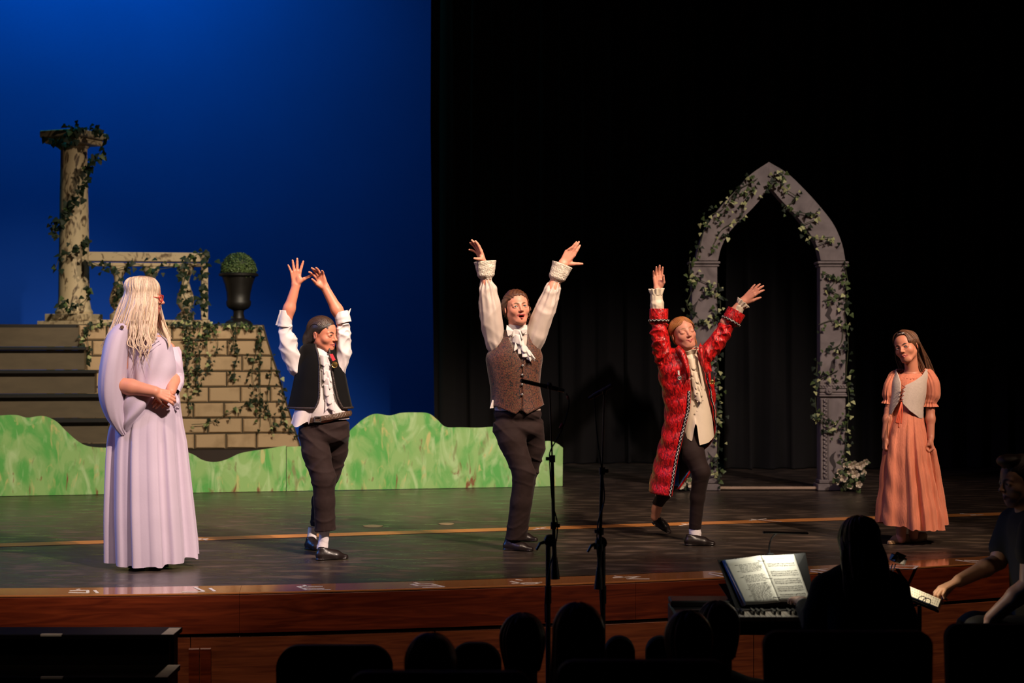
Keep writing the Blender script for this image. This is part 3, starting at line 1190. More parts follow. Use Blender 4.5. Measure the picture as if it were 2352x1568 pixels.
aL, aR = aY - .07, aY + .07
band([(1595, 599), (1605, 560), (1622, 520), (1650, 480), (1690, 437), (1722, 402), (1763, 374)], [(1647, 599), (1654, 570), (1672, 535), (1700, 505), (1730, 475), (1750, 450), (1763, 428)], aL, aR, 'arch_rib')
band([(1938, 599), (1930, 560), (1912, 518), (1882, 478), (1845, 437), (1806, 400), (1763.5, 374)], [(1882, 599), (1873, 565), (1852, 530), (1825, 495), (1798, 468), (1778, 445), (1763.5, 428)], aL + .004, aR - .004, 'arch_rib')
for x0, x1 in ((1587, 1645), (1880, 1938)):
    lg = None
    cxx, wd = ax((x0 + x1) / 2), (x1 - x0) * ka
    mb = MB()
    mb.box((cxx, aY, (az(1110) + az(612)) / 2), (wd, .15, az(612) - az(1110)), None, .004)
    lg = mb.build('leg', M_stone, arch)
    mb = MB()
    mb.box((cxx, aY, az(604)), (wd + .05, .19, 5.5 * ka), None, .006)
    mb.box((cxx, aY, az(611)), (wd + .03, .17, 5 * ka), None, .006)
    mb.build('capital', M_stone, arch)
    mb = MB()
    for py, ex, h in ((884, .02, 4), (889, .035, 5), (896, .02, 8), (904, .03, 4), (908, .045, 4)):
        mb.box((cxx, aY, az(py)), (wd + ex * .5, .15 + ex, h * ka), None, .005)
    for i in range(9):
        mb.box((cxx - wd / 2 + wd * (i + .5) / 9, aY - .095, az(886)), (.012, .012, .014), None, .003)
    mb.lathe([(.032, 0), (.032, .02), (.024, .026), (.012, .024), (.010, .034), (.001, .036)], (cxx - wd * .17, aY - .086, az(896)), 14, Matrix.Rotation(PI / 2, 3, 'X'))
    mb.build('moulding_band', M_stone, arch)
    mb = MB()
    pts = []
    for i in range(70):
        t = i / 69
        pts.append((cxx - wd * .31 + .012 * math.sin(t * 120), aY - .086 + .006 * math.cos(t * 120), az(1098) + (az(915) - az(1098)) * t))
    mb.tube(pts, .010, 6)
    mb.box((cxx - wd * .45, aY - .078, (az(915) + az(1100)) / 2), (.014, .02, az(915) - az(1100)), None, .004)
    mb.box((cxx - wd * .17, aY - .078, (az(915) + az(1100)) / 2), (.012, .02, az(915) - az(1100)), None, .004)
    mb.build('rope_moulding', M_stone, arch)
    mb = MB()
    mb.box((cxx, aY, az(1104)), (wd + .02, .18, 9 * ka), None, .006)
    mb.box((cxx, aY, (az(1109) + .001) / 2), (wd + .05, .21, az(1109) - .002), None, .006)
    mb.build('plinth', M_stone, arch)
    rr = random.Random(int(x0))
    for (u, py0) in ((.25, 690), (.6, 820), (.62, 1035)):
        pts = [Vector((ax(x0) + wd * u, aY - .0765, az(py0)))]
        for q in range(5):
            pts.append(pts[-1] + Vector((rr.uniform(-.03, .03), 0, -rr.uniform(.02, .05))))
        mb = MB()
        for q in range(5):
            w0, w1 = .002 + .010 * (2.5 - abs(q - 2.5)), .002 + .010 * (2.5 - abs(q - 1.5))
            a_, b_ = pts[q], pts[q + 1]
            mb.add([a_ + Vector((-w0, 0, 0)), a_ + Vector((w0, 0, 0)), b_ + Vector((max(w1, .002), 0, 0)), b_ + Vector((-max(w1, .002), 0, 0))], [(0, 1, 2, 3)])
        mb.build('painted_crack', M_crack, arch)
mb = MB()
mb.box((ax(1763), aY - .02, .02), ((1880 - 1645) * ka, .05, .022), None, .004)
mb.build('threshold_bar', pmat('pale_timber_bar', (.42, .30, .20), .6), arch)

# ---- white rose clusters at the foot of the arch
M_rose = pmat('cream_silk_rose', (.66, .56, .40), .7, var=.15, scale=40)


def roses(c, n, w, h, label, seed):
    r = random.Random(seed)
    root = empty('rose_cluster', c, label, 'flowers', 'cream roses at the arch feet')
    mb = MB()
    heads = []
    for i in range(n):
        p = Vector(c) + Vector((r.uniform(-w, w), r.uniform(-.06, .03), r.uniform(.03, h)))
        p.x += (p.z - c[2]) * .35
        heads.append(p)
        mb.tube(smooth_path([c, (Vector(c) + p) / 2 + Vector((0, 0, .03)), p], 6), .003, 5)
    mb.build('stem', M_vine, root)
    for p in heads:
        s = r.uniform(.022, .034)
        v, f = [], []
        for ring, (cnt, rad, tilt) in enumerate(((5, 1.0, .5), (4, .7, .9), (3, .4, 1.3))):
            for q in range(cnt):
                a = 2 * PI * q / cnt + ring
                d = Vector((math.cos(a), -.5, math.sin(a)))
                t = Vector((-math.sin(a), 0, math.cos(a)))
                b0 = p + d * s * rad * .2
                b = len(v)
                m = p + d * s * rad + Vector((0, -.012 * tilt, 0))
                v += [b0 - t * s * .3, b0 + t * s * .3, m + t * s * .5 * rad, m + d * s * .25, m - t * s * .5 * rad]
                f.append((b, b + 1, b + 2, b + 3, b + 4))
        mesh_obj('rose', v, f, M_rose, root, True)
    inv = wmat(root).inverted()
    for i in range(n * 3):
        o = bpy.data.objects.new('leaf', leaf_mesh(r.choice((M_leafA, M_leafB)), .045))
        M = Matrix.Rotation(r.uniform(0, 6.28), 4, 'Y') @ Matrix.Rotation(PI / 2 + r.uniform(-.7, .7), 4, 'X')
        M.translation = Vector(c) + Vector((r.uniform(-w, w) * 1.1, r.uniform(-.05, .05), r.uniform(.01, h)))
        M.translation.x += (M.translation.z - c[2]) * .3
        o.parent = root
        o.matrix_local = inv @ M
        COL.objects.link(o)


roses((ax(1930), aY - .2, .012), 20, .11, .25, 'cluster of cream roses at the foot of the right arch leg', 3)
roses((ax(1566), aY - .12, .012), 8, .08, .09, 'small cream rose bunch behind the red-coated performer at the left arch leg', 4)

# ---- ivy
ivy('ivy_garland', [[P(150, 300, 15.3), P(170, 298, 15.25), P(205, 296, 15.25), P(238, 306, 15.25), P(232, 345, 15.25), P(212, 375, 15.25)],
                    [P(110, 318, 15.3), P(140, 324, 15.2), P(178, 326, 15.2)]], 'dark ivy draped over the column capital', 85, .055, (.93, .07, 0), .03, 1)
ivy('ivy_garland', [[P(208, 380, 15.3), P(198, 410, 15.25), P(180, 450, 15.25), P(155, 480, 15.3), P(140, 505, 15.3), P(127, 520, 15.35), P(130, 545, 15.35)]], 'dark ivy winding diagonally down the upper column shaft', 80, .055, (.95, .05, 0), .028, 2)
ivy('ivy_garland', [[P(205, 548, 15.3), P(185, 562, 15.25), P(160, 580, 15.25), P(138, 590, 15.3), P(128, 615, 15.3)], [P(140, 690, 15.25), P(165, 705, 15.2), P(195, 690, 15.2), P(208, 660, 15.2)]], 'dark ivy ringing the lower column shaft', 55, .05, (.93, .07, 0), .03, 3)
ivy('ivy_garland', [[P(205, 600, 15.25), P(260, 618, 15.25), P(310, 606, 15.25), P(360, 618, 15.25), P(420, 606, 15.25), P(462, 580, 15.25), P(476, 600, 15.25)],
                    [P(268, 625, 15.2), P(280, 660, 15.2), P(262, 700, 15.2)], [P(428, 625, 15.2), P(420, 670, 15.2), P(440, 715, 15.2), P(410, 735, 15.2)], [P(470, 600, 15.2), P(463, 660, 15.2), P(470, 720, 15.2)]],
    'dark ivy trailing along the balustrade rails and balusters', 150, .05, (.95, .05, 0), .03, 4)
wall_ivy = []
rr = random.Random(12)
for px, l in ((200, 90), (205, 60), (425, 200), (440, 120), (462, 160), (480, 110), (500, 70), (530, 130), (545, 60), (590, 150), (600, 220), (625, 180), (640, 120), (430, 60)):
    y0 = 745 if px < 600 else 760 + (px - 600) * 2.2
    s = [plane_pt(px, y0, fX0, fY0 - .05, ft)]
    x = px
    for q in range(4):
        x += rr.uniform(-9, 9)
        s.append(plane_pt(x, y0 + l * (q + 1) / 4, fX0, fY0 - .05, ft))
    wall_ivy.append(s)
ivy('ivy_garland', wall_ivy[:2], 'ivy strand hanging down the block facade beside the stairs', 34, .036, (.75, .2, .05), .022, 5)
ivy('ivy_garland', wall_ivy[2:7] + wall_ivy[13:], 'ivy hanging down the block facade right of the lavender dress', 150, .034, (.72, .2, .08), .028, 6)
ivy('ivy_garland', wall_ivy[7:13] + [[plane_pt(a, b, fX0, fY0 - .05, ft) for a, b in ((600, 900), (570, 925), (530, 945), (480, 970), (440, 975))], [plane_pt(a, b, fX0, fY0 - .05, ft) for a, b in ((645, 930), (660, 975), (690, 1005))]],
    'ivy crossing the lower right of the block facade', 150, .034, (.8, .15, .05), .028, 7)
ivy('ivy_garland', [[plane_pt(a, b, fX0, fY0 - .04, ft) for a, b in ((205, 745), (250, 742), (380, 742), (430, 738), (480, 744), (540, 743), (600, 750))]], 'ivy lying along the front edge of the platform deck', 90, .036, (.55, .25, .2), .02, 8)

af = aY - .09
ivy('ivy_garland', [[P(a, b, af) for a, b in ((1600, 600), (1625, 505), (1660, 480), (1690, 440), (1740, 410))], [P(a, b, af) for a, b in ((1640, 560), (1660, 525), (1700, 500), (1712, 460), (1735, 430))]],
    'pale green ivy wound over the left rib of the arch', 88, .034, (.36, .30, .34), .034, 21, 'ivy garlands on the arch')
ivy('ivy_garland', [[P(a, b, af) for a, b in ((1770, 425), (1790, 395), (1800, 430), (1830, 455), (1800, 480), (1850, 490), (1880, 500), (1840, 520), (1870, 545), (1915, 545), (1880, 562))]],
    'pale green ivy wound over the right rib of the arch', 80, .034, (.32, .30, .38), .026, 22, 'ivy garlands on the arch')
ivy('ivy_garland', [[P(a, b, af) for a, b in ((1585, 590), (1583, 630), (1590, 660), (1578, 700), (1590, 720))], [P(a, b, af) for a, b in ((1600, 640), (1630, 655), (1625, 675))], [P(a, b, af) for a, b in ((1595, 745), (1630, 730), (1650, 720), (1655, 690), (1650, 650))], [P(a, b, af) for a, b in ((1645, 790), (1650, 860), (1647, 930), (1652, 990), (1648, 1060), (1650, 1115))]],
    'pale green ivy tangled around the left arch leg', 170, .034, (.42, .36, .22), .03, 23, 'ivy garlands on the arch')
ivy('ivy_garland', [[P(a, b, af) for a, b in ((1940, 605), (1948, 660), (1942, 720), (1948, 790), (1944, 860), (1950, 930), (1944, 1000), (1940, 1050))], [P(a, b, af) for a, b in ((1890, 625), (1920, 640), (1905, 665), (1930, 680), (1890, 690))], [P(a, b, af) for a, b in ((1880, 745), (1915, 735), (1935, 755), (1930, 790), (1895, 805))], [P(a, b, af) for a, b in ((1878, 830), (1872, 900), (1880, 960), (1910, 985), (1930, 960))], [P(a, b, af) for a, b in ((1885, 870), (1905, 860), (1925, 850))]],
    'pale green ivy tangled around the right arch leg', 190, .034, (.48, .32, .20), .03, 24, 'ivy garlands on the arch')

# ------------------------------------------------------------------ figure library
M_skin = pmat('skin', (.6, .36, .26), 0.48, var=.06, scale=14, attr=True, sss=0.12, bump=.02, bscale=220, spec=.35)
M_hair = pmat('hair', (.3, .2, .1), 0.38, var=.22, scale=26, stretch=(6, 6, .5), attr=True, bump=.35, bscale=70, bstretch=(5, 5, .35), spec=.5)
M_eye = pmat('eye', (.8, .8, .8), 0.12, var=.0, attr=True, spec=.6)
M_lace = pmat('cream_lace', (.62, .52, .43), .8, var=.3, scale=70, bump=.8, bscale=120)


def lin_col(c):
    return np.array(c, float)


class Head:
    """sculpted head; local axes: x to the figure's left, face towards -y, z up; one unit = chin to crown"""
    def __init__(self, C, s, yaw=0, pitch=0, roll=0, skin=(.60, .345, .245), lip=(.42, .10, .085), brow=(.10, .055, .03), eye_open=1.0,
                 mouth_open=0.0, smile=0.0, iris=(.06, .10, .12), blush=.0, brow_up=0.0, closed=False, jaw=1.0, look=(0, 0), nose=1.0):
        self.C = np.array(C, float); self.s = s
        self.R = rotm(0, 0, yaw) @ rotm(0, roll, 0) @ rotm(pitch, 0, 0)
        self.p = dict(skin=np.array(skin), lip=np.array(lip), brow=np.array(brow), eo=eye_open, mo=mouth_open, sm=smile, iris=np.array(iris), blush=blush,
                      bu=brow_up, closed=closed, jaw=jaw, look=look, nose=nose)

    def w(self, x, y, z):
        return self.C + self.R @ (np.array([x, y, z]) * self.s)

    def local(self, v):
        return ((v - self.C) @ self.R) / self.s

    def sculpt(self, neck_base, neck_r=.055, extra=None, h=.0021):
        s, p, R = self.s, self.p, self.R
        nb = np.array(neck_base, float)
        lo = np.minimum(self.C - .62 * s, nb - neck_r * 1.9)
        hi = np.maximum(self.C + .62 * s, nb + neck_r * 1.9)
        F = Field(lo, hi, h)
        E = lambda c, r, k, mode='add', Rl=None: F.ell(self.w(*c), np.array(r) * s, R if Rl is None else R @ Rl, k * s, mode)
        N = lambda a, b, ra, rb, k, mode='add': F.cone(self.w(*a), self.w(*b), ra * s, rb * s, k * s, mode)
        E((0, .075, .13), (.325, .415, .37), .05)
        E((0, -.10, .13), (.285, .285, .30), .08)
        E((0, -.12, -.10), (.272, .275, .29), .08)
        j = p['jaw']
        for sx in (-1, 1):
            N((sx * .21 * j, .0, -.19), (sx * .10, -.25, -.395), .088, .078, .10)
            E((sx * .165, -.225, -.11 + .02 * p['sm']), (.125, .118, .12), .07)
        E((0, -.275, -.415 - .02 * p['mo']), (.10, .085, .075), .07)
        E((0, -.29, -.345 - .03 * p['mo']), (.11, .080, .08), .06)
        E((0, -.278, -.25), (.135, .100, .15), .07)
        # brow ridge and eye sockets
        for sx in (-1, 1):
            N((sx * .05, -.355, .075), (sx * .19, -.30, .085), .036, .034, .05)
            E((sx * .145, -.425, .012), (.088, .075, .052), .045, 'sub')
            E((sx * .143, -.318, .010), (.082, .072, .062), .02)
            if not p['closed']:
                E((sx * .143, -.400, .006), (.060, .06, .021 * p['eo']), .012, 'sub', rotm(0, sx * 5, 0))
            else:
                N((sx * .09, -.398, -.012), (sx * .145, -.408, -.024), .006, .007, .006, 'sub')
                N((sx * .145, -.408, -.024), (sx * .198, -.375, -.014), .007, .006, .006, 'sub')
        # nose
        n = p['nose']
        N((0, -.368, .055), (0, -.395 - .058 * n, -.10), .028, .036, .05)
        E((0, -.402 - .058 * n, -.115), (.043, .044, .037), .03)
        for sx in (-1, 1):
            E((sx * .046, -.405, -.130), (.032, .042, .030), .025)
            E((sx * .024, -.438, -.156), (.013, .018, .011), .008, 'sub')
        # lips
        sm = p['sm'] * .03
        mo = p['mo']
        up = [(-.112, -.330, -.262 + sm), (-.038, -.391, -.243 + mo * .012), (0, -.396, -.249 + mo * .012), (.038, -.391, -.243 + mo * .012), (.112, -.330, -.262 + sm)]
        lw = [(-.095, -.335, -.272 + sm - mo * .012), (0, -.394, -.291 - mo * .050), (.095, -.335, -.272 + sm - mo * .012)]
        for q in range(4):
            N(up[q], up[q + 1], (.009, .018, .016, .018, .009)[q], (.009, .018, .016, .018, .009)[q + 1], .018)
        for q in range(2):
            N(lw[q], lw[q + 1], (.009, .023, .009)[q], (.009, .023, .009)[q + 1], .018)
        mid = [(-.118, -.352, -.265 + sm), (0, -.420, -.269 - mo * .01), (.118, -.352, -.265 + sm)]
        for q in range(2):
            N(mid[q], mid[q + 1], .007, .007, .008, 'sub')
        if mo > 0:
            E((0, -.375, -.266 - mo * .022), (.088, .085, .028 * mo), .010, 'sub')
        # ears
        for sx in (-1, 1):
            Re = rotm(-12, 0, sx * 24)
            E((sx * .332, .055, -.025), (.024, .078, .115), .02, 'add', Re)
            E((sx * .362, .045, -.012), (.020, .046, .072), .012, 'sub', Re)
        F.cone(self.w(0, .10, -.30), nb, neck_r * 1.02, neck_r * 1.08, .03)
        if extra is not None:
            extra(F)
        v, q = F.mesh()
        v = relax(v, q, 1, .35)
        L = self.local(v)
        col = np.tile(p['skin'], (len(v), 1))

        def dist_chain(ch, flat=False):
            d = np.full(len(L), 9.0)
            L_ = L * V(1, 0, 1) if flat else L
            for a, b in zip(ch[:-1], ch[1:]):
                a = np.array(a); b = np.array(b)
                if flat:
                    a = a * V(1, 0, 1); b = b * V(1, 0, 1)
                ba = b - a
                t = np.clip(((L_ - a) @ ba) / (ba @ ba), 0, 1)
                d = np.minimum(d, np.linalg.norm(L_ - a - t[:, None] * ba, axis=1))
            return np.where(L[:, 1] < -.22, d, 9.0) if flat else d

        def blend(m, c):
            nonlocal col
            m = np.clip(m, 0, 1)[:, None]
            col = col * (1 - m) + np.array(c) * m
        if p['blush']:
            for sx in (-1, 1):
                d = np.linalg.norm((L - np.array([sx * .20, -.27, -.10])) / np.array([.10, .12, .09]), axis=1)
                blend((1.15 - d) * p['blush'], (.62, .16, .12))
        d = np.minimum(dist_chain(up, True), dist_chain(lw, True))
        blend((.024 - d) / .008, p['lip'])
        if mo > 0:
            d = np.linalg.norm((L - np.array([0, -.325, -.266 - mo * .022])) / np.array([.094, .064, .034 * mo]), axis=1)
            blend((1.0 - d) * 6, (.05, .008, .006))
        bu = p['bu'] * .03
        for sx in (-1, 1):
            d = dist_chain([(sx * .045, -.385, .075 + bu), (sx * .12, -.37, .105 + bu), (sx * .205, -.30, .085 + bu)])
            blend((.028 - d) / .012, p['brow'])
            if p['closed']:
                d = dist_chain([(sx * .085, -.39, -.010), (sx * .145, -.40, -.028), (sx * .20, -.37, -.012)])
                blend((.016 - d) / .008, p['brow'] * .6)
            else:
                d = dist_chain([(sx * .085, -.37, .012), (sx * .14, -.385, .012 + .021 * p['eo']), (sx * .205, -.345, .006)])
                blend((.018 - d) / .008, p['brow'] * .35)
        self.mesh = (v, q, col)
        return self.mesh

    def eyes(self, parent):
        p = self.p
        if p['closed']:
            return
        for sx in (-1, 1):
            c = self.w(sx * .143, -.318, .008)
            r = .064 * self.s
            n = 24
            vs, cs = [], []
            lx, lz = p['look']
            g = unit([lx, -1, lz])
            for i in range(n + 1):
                th = PI * i / n
                for k in range(n):
                    ph = 2 * PI * k / n
                    a = np.array([math.sin(th) * math.cos(ph), -math.cos(th), math.sin(th) * math.sin(ph)])
                    vs.append(c + self.R @ (a * r))
                    dt = math.degrees(math.acos(max(-1, min(1, a @ g))))
                    cs.append((.01, .01, .01) if dt < 12 else tuple(p['iris']) if dt < 29 else (.62, .56, .52))
            fs = [(i * n + k, i * n + (k + 1) % n, (i + 1) * n + (k + 1) % n, (i + 1) * n + k) for i in range(n) for k in range(n)]
            mesh_obj('eye', vs, np.array(fs)[:, ::-1], M_eye, parent, True, np.array(cs))


def add_hand(F, W, D, N, sgn, L, fingers, thumb):
    """W wrist, D towards the fingers, N palm normal, thumb side = sgn * (D x N); fingers index..little: (spread, c1, c2, c3) degrees;
    thumb: two direction triples in (D, T, N)"""
    W = np.array(W, float)
    D = unit(D)
    N = np.array(N, float); N = unit(N - D * (N @ D))
    T = sgn * np.cross(D, N)
    F.ell(W + D * .02 * L, V(.17, .12, .17) * L, np.stack([T, N, D], 1), .03 * L)
    kd = (.49, .52, .50, .45)
    kt = (.155, .052, -.050, -.145)
    for i in range(4):
        K = W + D * kd[i] * L + T * kt[i] * L
        F.cone(W + T * kt[i] * .55 * L + D * .05 * L, K, .072 * L, .060 * L, .055 * L)
        sp, c1, c2, c3 = fingers[i]
        ln = (.40, .45, .42, .32)[i] * L
        a = math.radians(sp)
        d0 = D * math.cos(a) + T * math.sin(a)
        p = K
        ang = 0
        rr = [(.056, .052, .046, .036), (.057, .053, .047, .036), (.054, .050, .044, .034), (.047, .043, .038, .030)][i]
        for q, (fr, c) in enumerate(zip((.45, .30, .25), (c1, c2, c3))):
            ang += math.radians(c)
            d = d0 * math.cos(ang) + N * math.sin(ang)
            e = p + d * ln * fr
            F.cone(p, e, rr[q] * L, rr[q + 1] * L, .012 * L if q else .02 * L)
            p = e
    # thenar and thumb
    b = W + D * .10 * L + T * .10 * L + N * .04 * L
    d1 = thumb[0][0] * D + thumb[0][1] * T + thumb[0][2] * N
    d2 = thumb[1][0] * D + thumb[1][1] * T + thumb[1][2] * N
    m = b + unit(d1) * .24 * L
    e1 = m + unit(d2) * .18 * L
    e2 = e1 + unit(np.array(d2) * .8 + np.array(d1) * .2) * .13 * L
    F.cone(b, m, .085 * L, .066 * L, .05 * L)
    F.cone(m, e1, .062 * L, .052 * L, .02 * L)
    F.cone(e1, e2, .052 * L, .038 * L, .01 * L)
    F.ell(W + D * .22 * L + T * .12 * L + N * .07 * L, V(.10, .07, .15) * L, np.stack([T, N, D], 1), .06 * L)


def arm_mesh(elbow, W, D, N, sgn, L, fingers, thumb, r_el=.042, r_wr=.026, h=.0021, extra=None):
    elbow = np.array(elbow, float); W = np.array(W, float)
    tip = W + unit(D) * L
    T = sgn * np.cross(unit(D), unit(N))
    pts = np.stack([elbow, W, tip, W + T * L * .6 + unit(D) * .4 * L, W - T * L * .3 + unit(D) * .4 * L, tip + np.array(N) * .4 * L, W + np.array(N) * .4 * L])
    F = Field(pts.min(0) - .05, pts.max(0) + .05, h)
    m = elbow + (W - elbow) * .35
    F.cone(elbow, m, r_el, r_el * .95, .02)
    F.cone(m, W, r_el * .95, r_wr, .02, flat=None)
    add_hand(F, W, D, N, sgn, L, fingers, thumb)
    if extra: extra(F)
    v, q = F.mesh()
    return relax(v, q, 1, .3), q


def join_body(parent, parts, skin):
    """parts: (verts, quads) or (verts, quads, colours) joined into one body mesh"""
    vs, fs, cs, n = [], [], [], 0
    for p in parts:
        vs.append(p[0]); fs.append(p[1] + n)
        cs.append(p[2] if len(p) > 2 else np.tile(np.array(skin), (len(p[0]), 1)))
        n += len(p[0])
    return mesh_obj('body', np.vstack(vs), np.vstack(fs).astype(int), M_skin, parent, True, np.vstack(cs))


def core_mesh(chains, ells=(), h=.009):
    """coarse trunk and limbs under the clothes"""
    pts = np.array([tuple(p) for ch, _ in chains for p in ch])
    F = Field(pts.min(0) - .2, pts.max(0) + .2, h)
    for ch, rad in chains:
        F.chain([tuple(p) for p in ch], rad, .03)
    for c, r in ells:
        F.ell(c, r, None, .04)
    return F.mesh()


# ---- cloth
def loft(path, radfn, seg=48, rings=60, flat=None, cap=False, start_dir=None):
    """tube along path; radfn(t, u) radius; flat=(axis, factor) squeezes"""
    ps = smooth_path(path, rings)
    fr = frames(ps)
    vs = []
    U = np.linspace(0, 2 * PI, seg, endpoint=False)
    for i, (p, t, n, b) in enumerate(fr):
        tt = i / (rings - 1)
        r = radfn(tt, U)
        ring = np.outer(np.cos(U) * r, np.array(n)) + np.outer(np.sin(U) * r, np.array(b))
        if flat is not None:
            ax = unit(flat[0]); f = flat[1](tt) if callable(flat[1]) else flat[1]
            ring = ring + np.outer(ring @ ax, ax) * (f - 1)
        vs.append(np.array(p) + ring)
    vs = np.vstack(vs)
    i, k = np.meshgrid(np.arange(rings - 1), np.arange(seg), indexing='ij')
    i = i.ravel(); k = k.ravel(); j = (k + 1) % seg
    fs = np.stack([i * seg + k, i * seg + j, (i + 1) * seg + j, (i + 1) * seg + k], 1)
    if cap:
        c0 = len(vs)
        vs = np.vstack([vs, vs[:seg].mean(0), vs[-seg:].mean(0)])
        kk = np.arange(seg); jj = (kk + 1) % seg
        fs = np.vstack([fs, np.stack([kk, np.full(seg, c0), np.full(seg, c0), jj], 1)[:0]])
        e0 = [(int(b_), int(a_), c0) for a_, b_ in zip(kk, jj)]
        e1 = [((rings - 1) * seg + int(a_), (rings - 1) * seg + int(b_), c0 + 1) for a_, b_ in zip(kk, jj)]
        return vs, [tuple(f) for f in fs] + e0 + e1
    return vs, fs


def rows_loft(rows, Yp, seg=72, rings=60, disp=None, inner=None, zoff=None, power=2.0):
    """garment from frame rows: (py, x_left, x_right, half_depth, depth_offset); inner(py) -> (x_inner_left, x_inner_right) opens the front"""
    rows = sorted(rows)
    k = Yp / FPX
    ys = [r[0] for r in rows]
    vs = []
    grid = np.linspace(ys[0], ys[-1], rings)
    op = inner is not None
    n = seg + 1 if op else seg

    def itp(y, i):
        # smooth cubic hermite (catmull-rom) on the key rows
        xs = np.array(ys); vv = np.array([r[i] for r in rows], float)
        a = int(np.clip(np.searchsorted(xs, y) - 1, 0, len(xs) - 2))
        u = (y - xs[a]) / (xs[a + 1] - xs[a])
        d = lambda q: (vv[min(q + 1, len(xs) - 1)] - vv[max(q - 1, 0)]) / (xs[min(q + 1, len(xs) - 1)] - xs[max(q - 1, 0)])
        hh = xs[a + 1] - xs[a]
        return ((1 + 2 * u) * (1 - u) ** 2 * vv[a] + u * (1 - u) ** 2 * hh * d(a) + u * u * (3 - 2 * u) * vv[a + 1] + u * u * (u - 1) * hh * d(a + 1))
    for gi, py in enumerate(grid):
        xl, xr, hd, dy = itp(py, 1), itp(py, 2), itp(py, 3), itp(py, 4)
        xc, a = (xl + xr) / 2, (xr - xl) / 2
        if op:
            ii = inner(py)
            il, ir = ii[0], ii[1]
            uR = math.asin(max(-1, min(1, (ir - xc) / a))) + (ii[2] if len(ii) > 2 else 0)
            uL = math.asin(max(-1, min(1, (il - xc) / a)))
            U = np.linspace(uR, uL + 2 * PI, n)
        else:
            U = np.linspace(-PI, PI, n, endpoint=False)
        sx, cy_ = np.sin(U), np.cos(U)
        if power != 2.0:
            sx = np.sign(sx) * np.abs(sx) ** (2 / power)
            cy_ = np.sign(cy_) * np.abs(cy_) ** (2 / power)
        X = (xc - CX) * k + a * k * sx
        Y = Yp + dy - hd * cy_
        Z = np.full(n, EYE - (py - CY) * k)
        if disp is not None:
            dd = disp(U, py, gi / (rings - 1))
            nx, ny = sx / max(a * k, .01), -cy_ / max(hd, .01)
            l = np.hypot(nx, ny)
            X = X + dd * nx / l; Y = Y + dd * ny / l
        if zoff is not None:
            Z = Z + zoff(U, py, gi / (rings - 1))
        vs.append(np.stack([X, Y, Z], 1))
    vs = np.vstack(vs)
    m = n - 1 if op else n
    i, q = np.meshgrid(np.arange(rings - 1), np.arange(m), indexing='ij')
    i = i.ravel(); q = q.ravel(); j = (q + 1) % n
    fs = np.stack([i * n + q, (i + 1) * n + q, (i + 1) * n + j, i * n + j], 1)
    return vs, fs


def solid(o, th, off=1.0):
    md = o.modifiers.new('thickness', 'SOLIDIFY')
    md.thickness = th
    md.offset = off
    return o


def wob(seed, n=5, lo=2, hi=9):
    """random periodic function of an angle"""
    r = random.Random(seed)
    c = [(r.randint(lo, hi), r.uniform(0, 6.28), r.uniform(.4, 1)) for _ in range(n)]
    tot = sum(q[2] for q in c)
    return lambda u: sum(a * np.cos(m * u + p) for m, p, a in c) / tot


def pleats(seed, n, sharp=1.6):
    """uneven pleats around an angle"""
    r = random.Random(seed)
    c = [(r.uniform(0, 6.28), r.uniform(.25, .5)) for _ in range(4)]

    def f(u):
        v = u * n + sum(a * n * .42 / (i + 1) * np.sin((i + 1) * u + p) for i, (p, a) in enumerate(c))
        amp = .55 + .45 * np.sin(3 * u + c[0][0]) * np.sin(5 * u + c[1][0])
        s = np.cos(v) + .35 * np.cos(2 * v + 1.3 + np.sin(u * 3))
        return amp * np.sign(s) * np.abs(s / 1.35) ** (1 / sharp)
    return f


def ribbon_mesh(edges):
    """sheet between successive rows of points"""
    n = len(edges[0])
    v = [tuple(p) for e in edges for p in e]
    f = [(i * n + k, i * n + k + 1, (i + 1) * n + k + 1, (i + 1) * n + k) for i in range(len(edges) - 1) for k in range(n - 1)]
    return v, f


def locks(parent, curves, cols, name='hair', seg=6, rings=18):
    """hair locks: curves = list of (points, width, thickness, outward)"""
    vs, fs, cs, n = [], [], [], 0
    for (pts, w, th, outw), c in zip(curves, cols):
        ps = smooth_path(pts, rings)
        T = [unit(np.array(ps[min(i + 1, rings - 1)]) - np.array(ps[max(i - 1, 0)])) for i in range(rings)]
        for i, p in enumerate(ps):
            t = i / (rings - 1)
            o_ = np.array(outw(np.array(p)) if callable(outw) else outw, float)
            nn = unit(o_ - T[i] * (o_ @ T[i]) + 1e-6)
            bb = np.cross(T[i], nn)
            ww = w * min(1, .35 + t * 4) * (1 if t < .7 else max(.12, 1 - (t - .7) / .3 * .9))
            tt_ = th * (1 if t < .8 else max(.2, 1 - (t - .8) / .2))
            for q in range(seg):
                a = 2 * PI * q / seg
                vs.append(np.array(p) + bb * math.cos(a) * ww + nn * math.sin(a) * tt_)
                cs.append(np.array(c(t)) if callable(c) else np.array(c))
        for i in range(rings - 1):
            for q in range(seg):
                j = (q + 1) % seg
                fs.append((n + i * seg + q, n + i * seg + j, n + (i + 1) * seg + j, n + (i + 1) * seg + q))
        n += rings * seg
    return mesh_obj(name, np.array(vs), np.array(fs), M_hair, parent, True, np.array(cs))


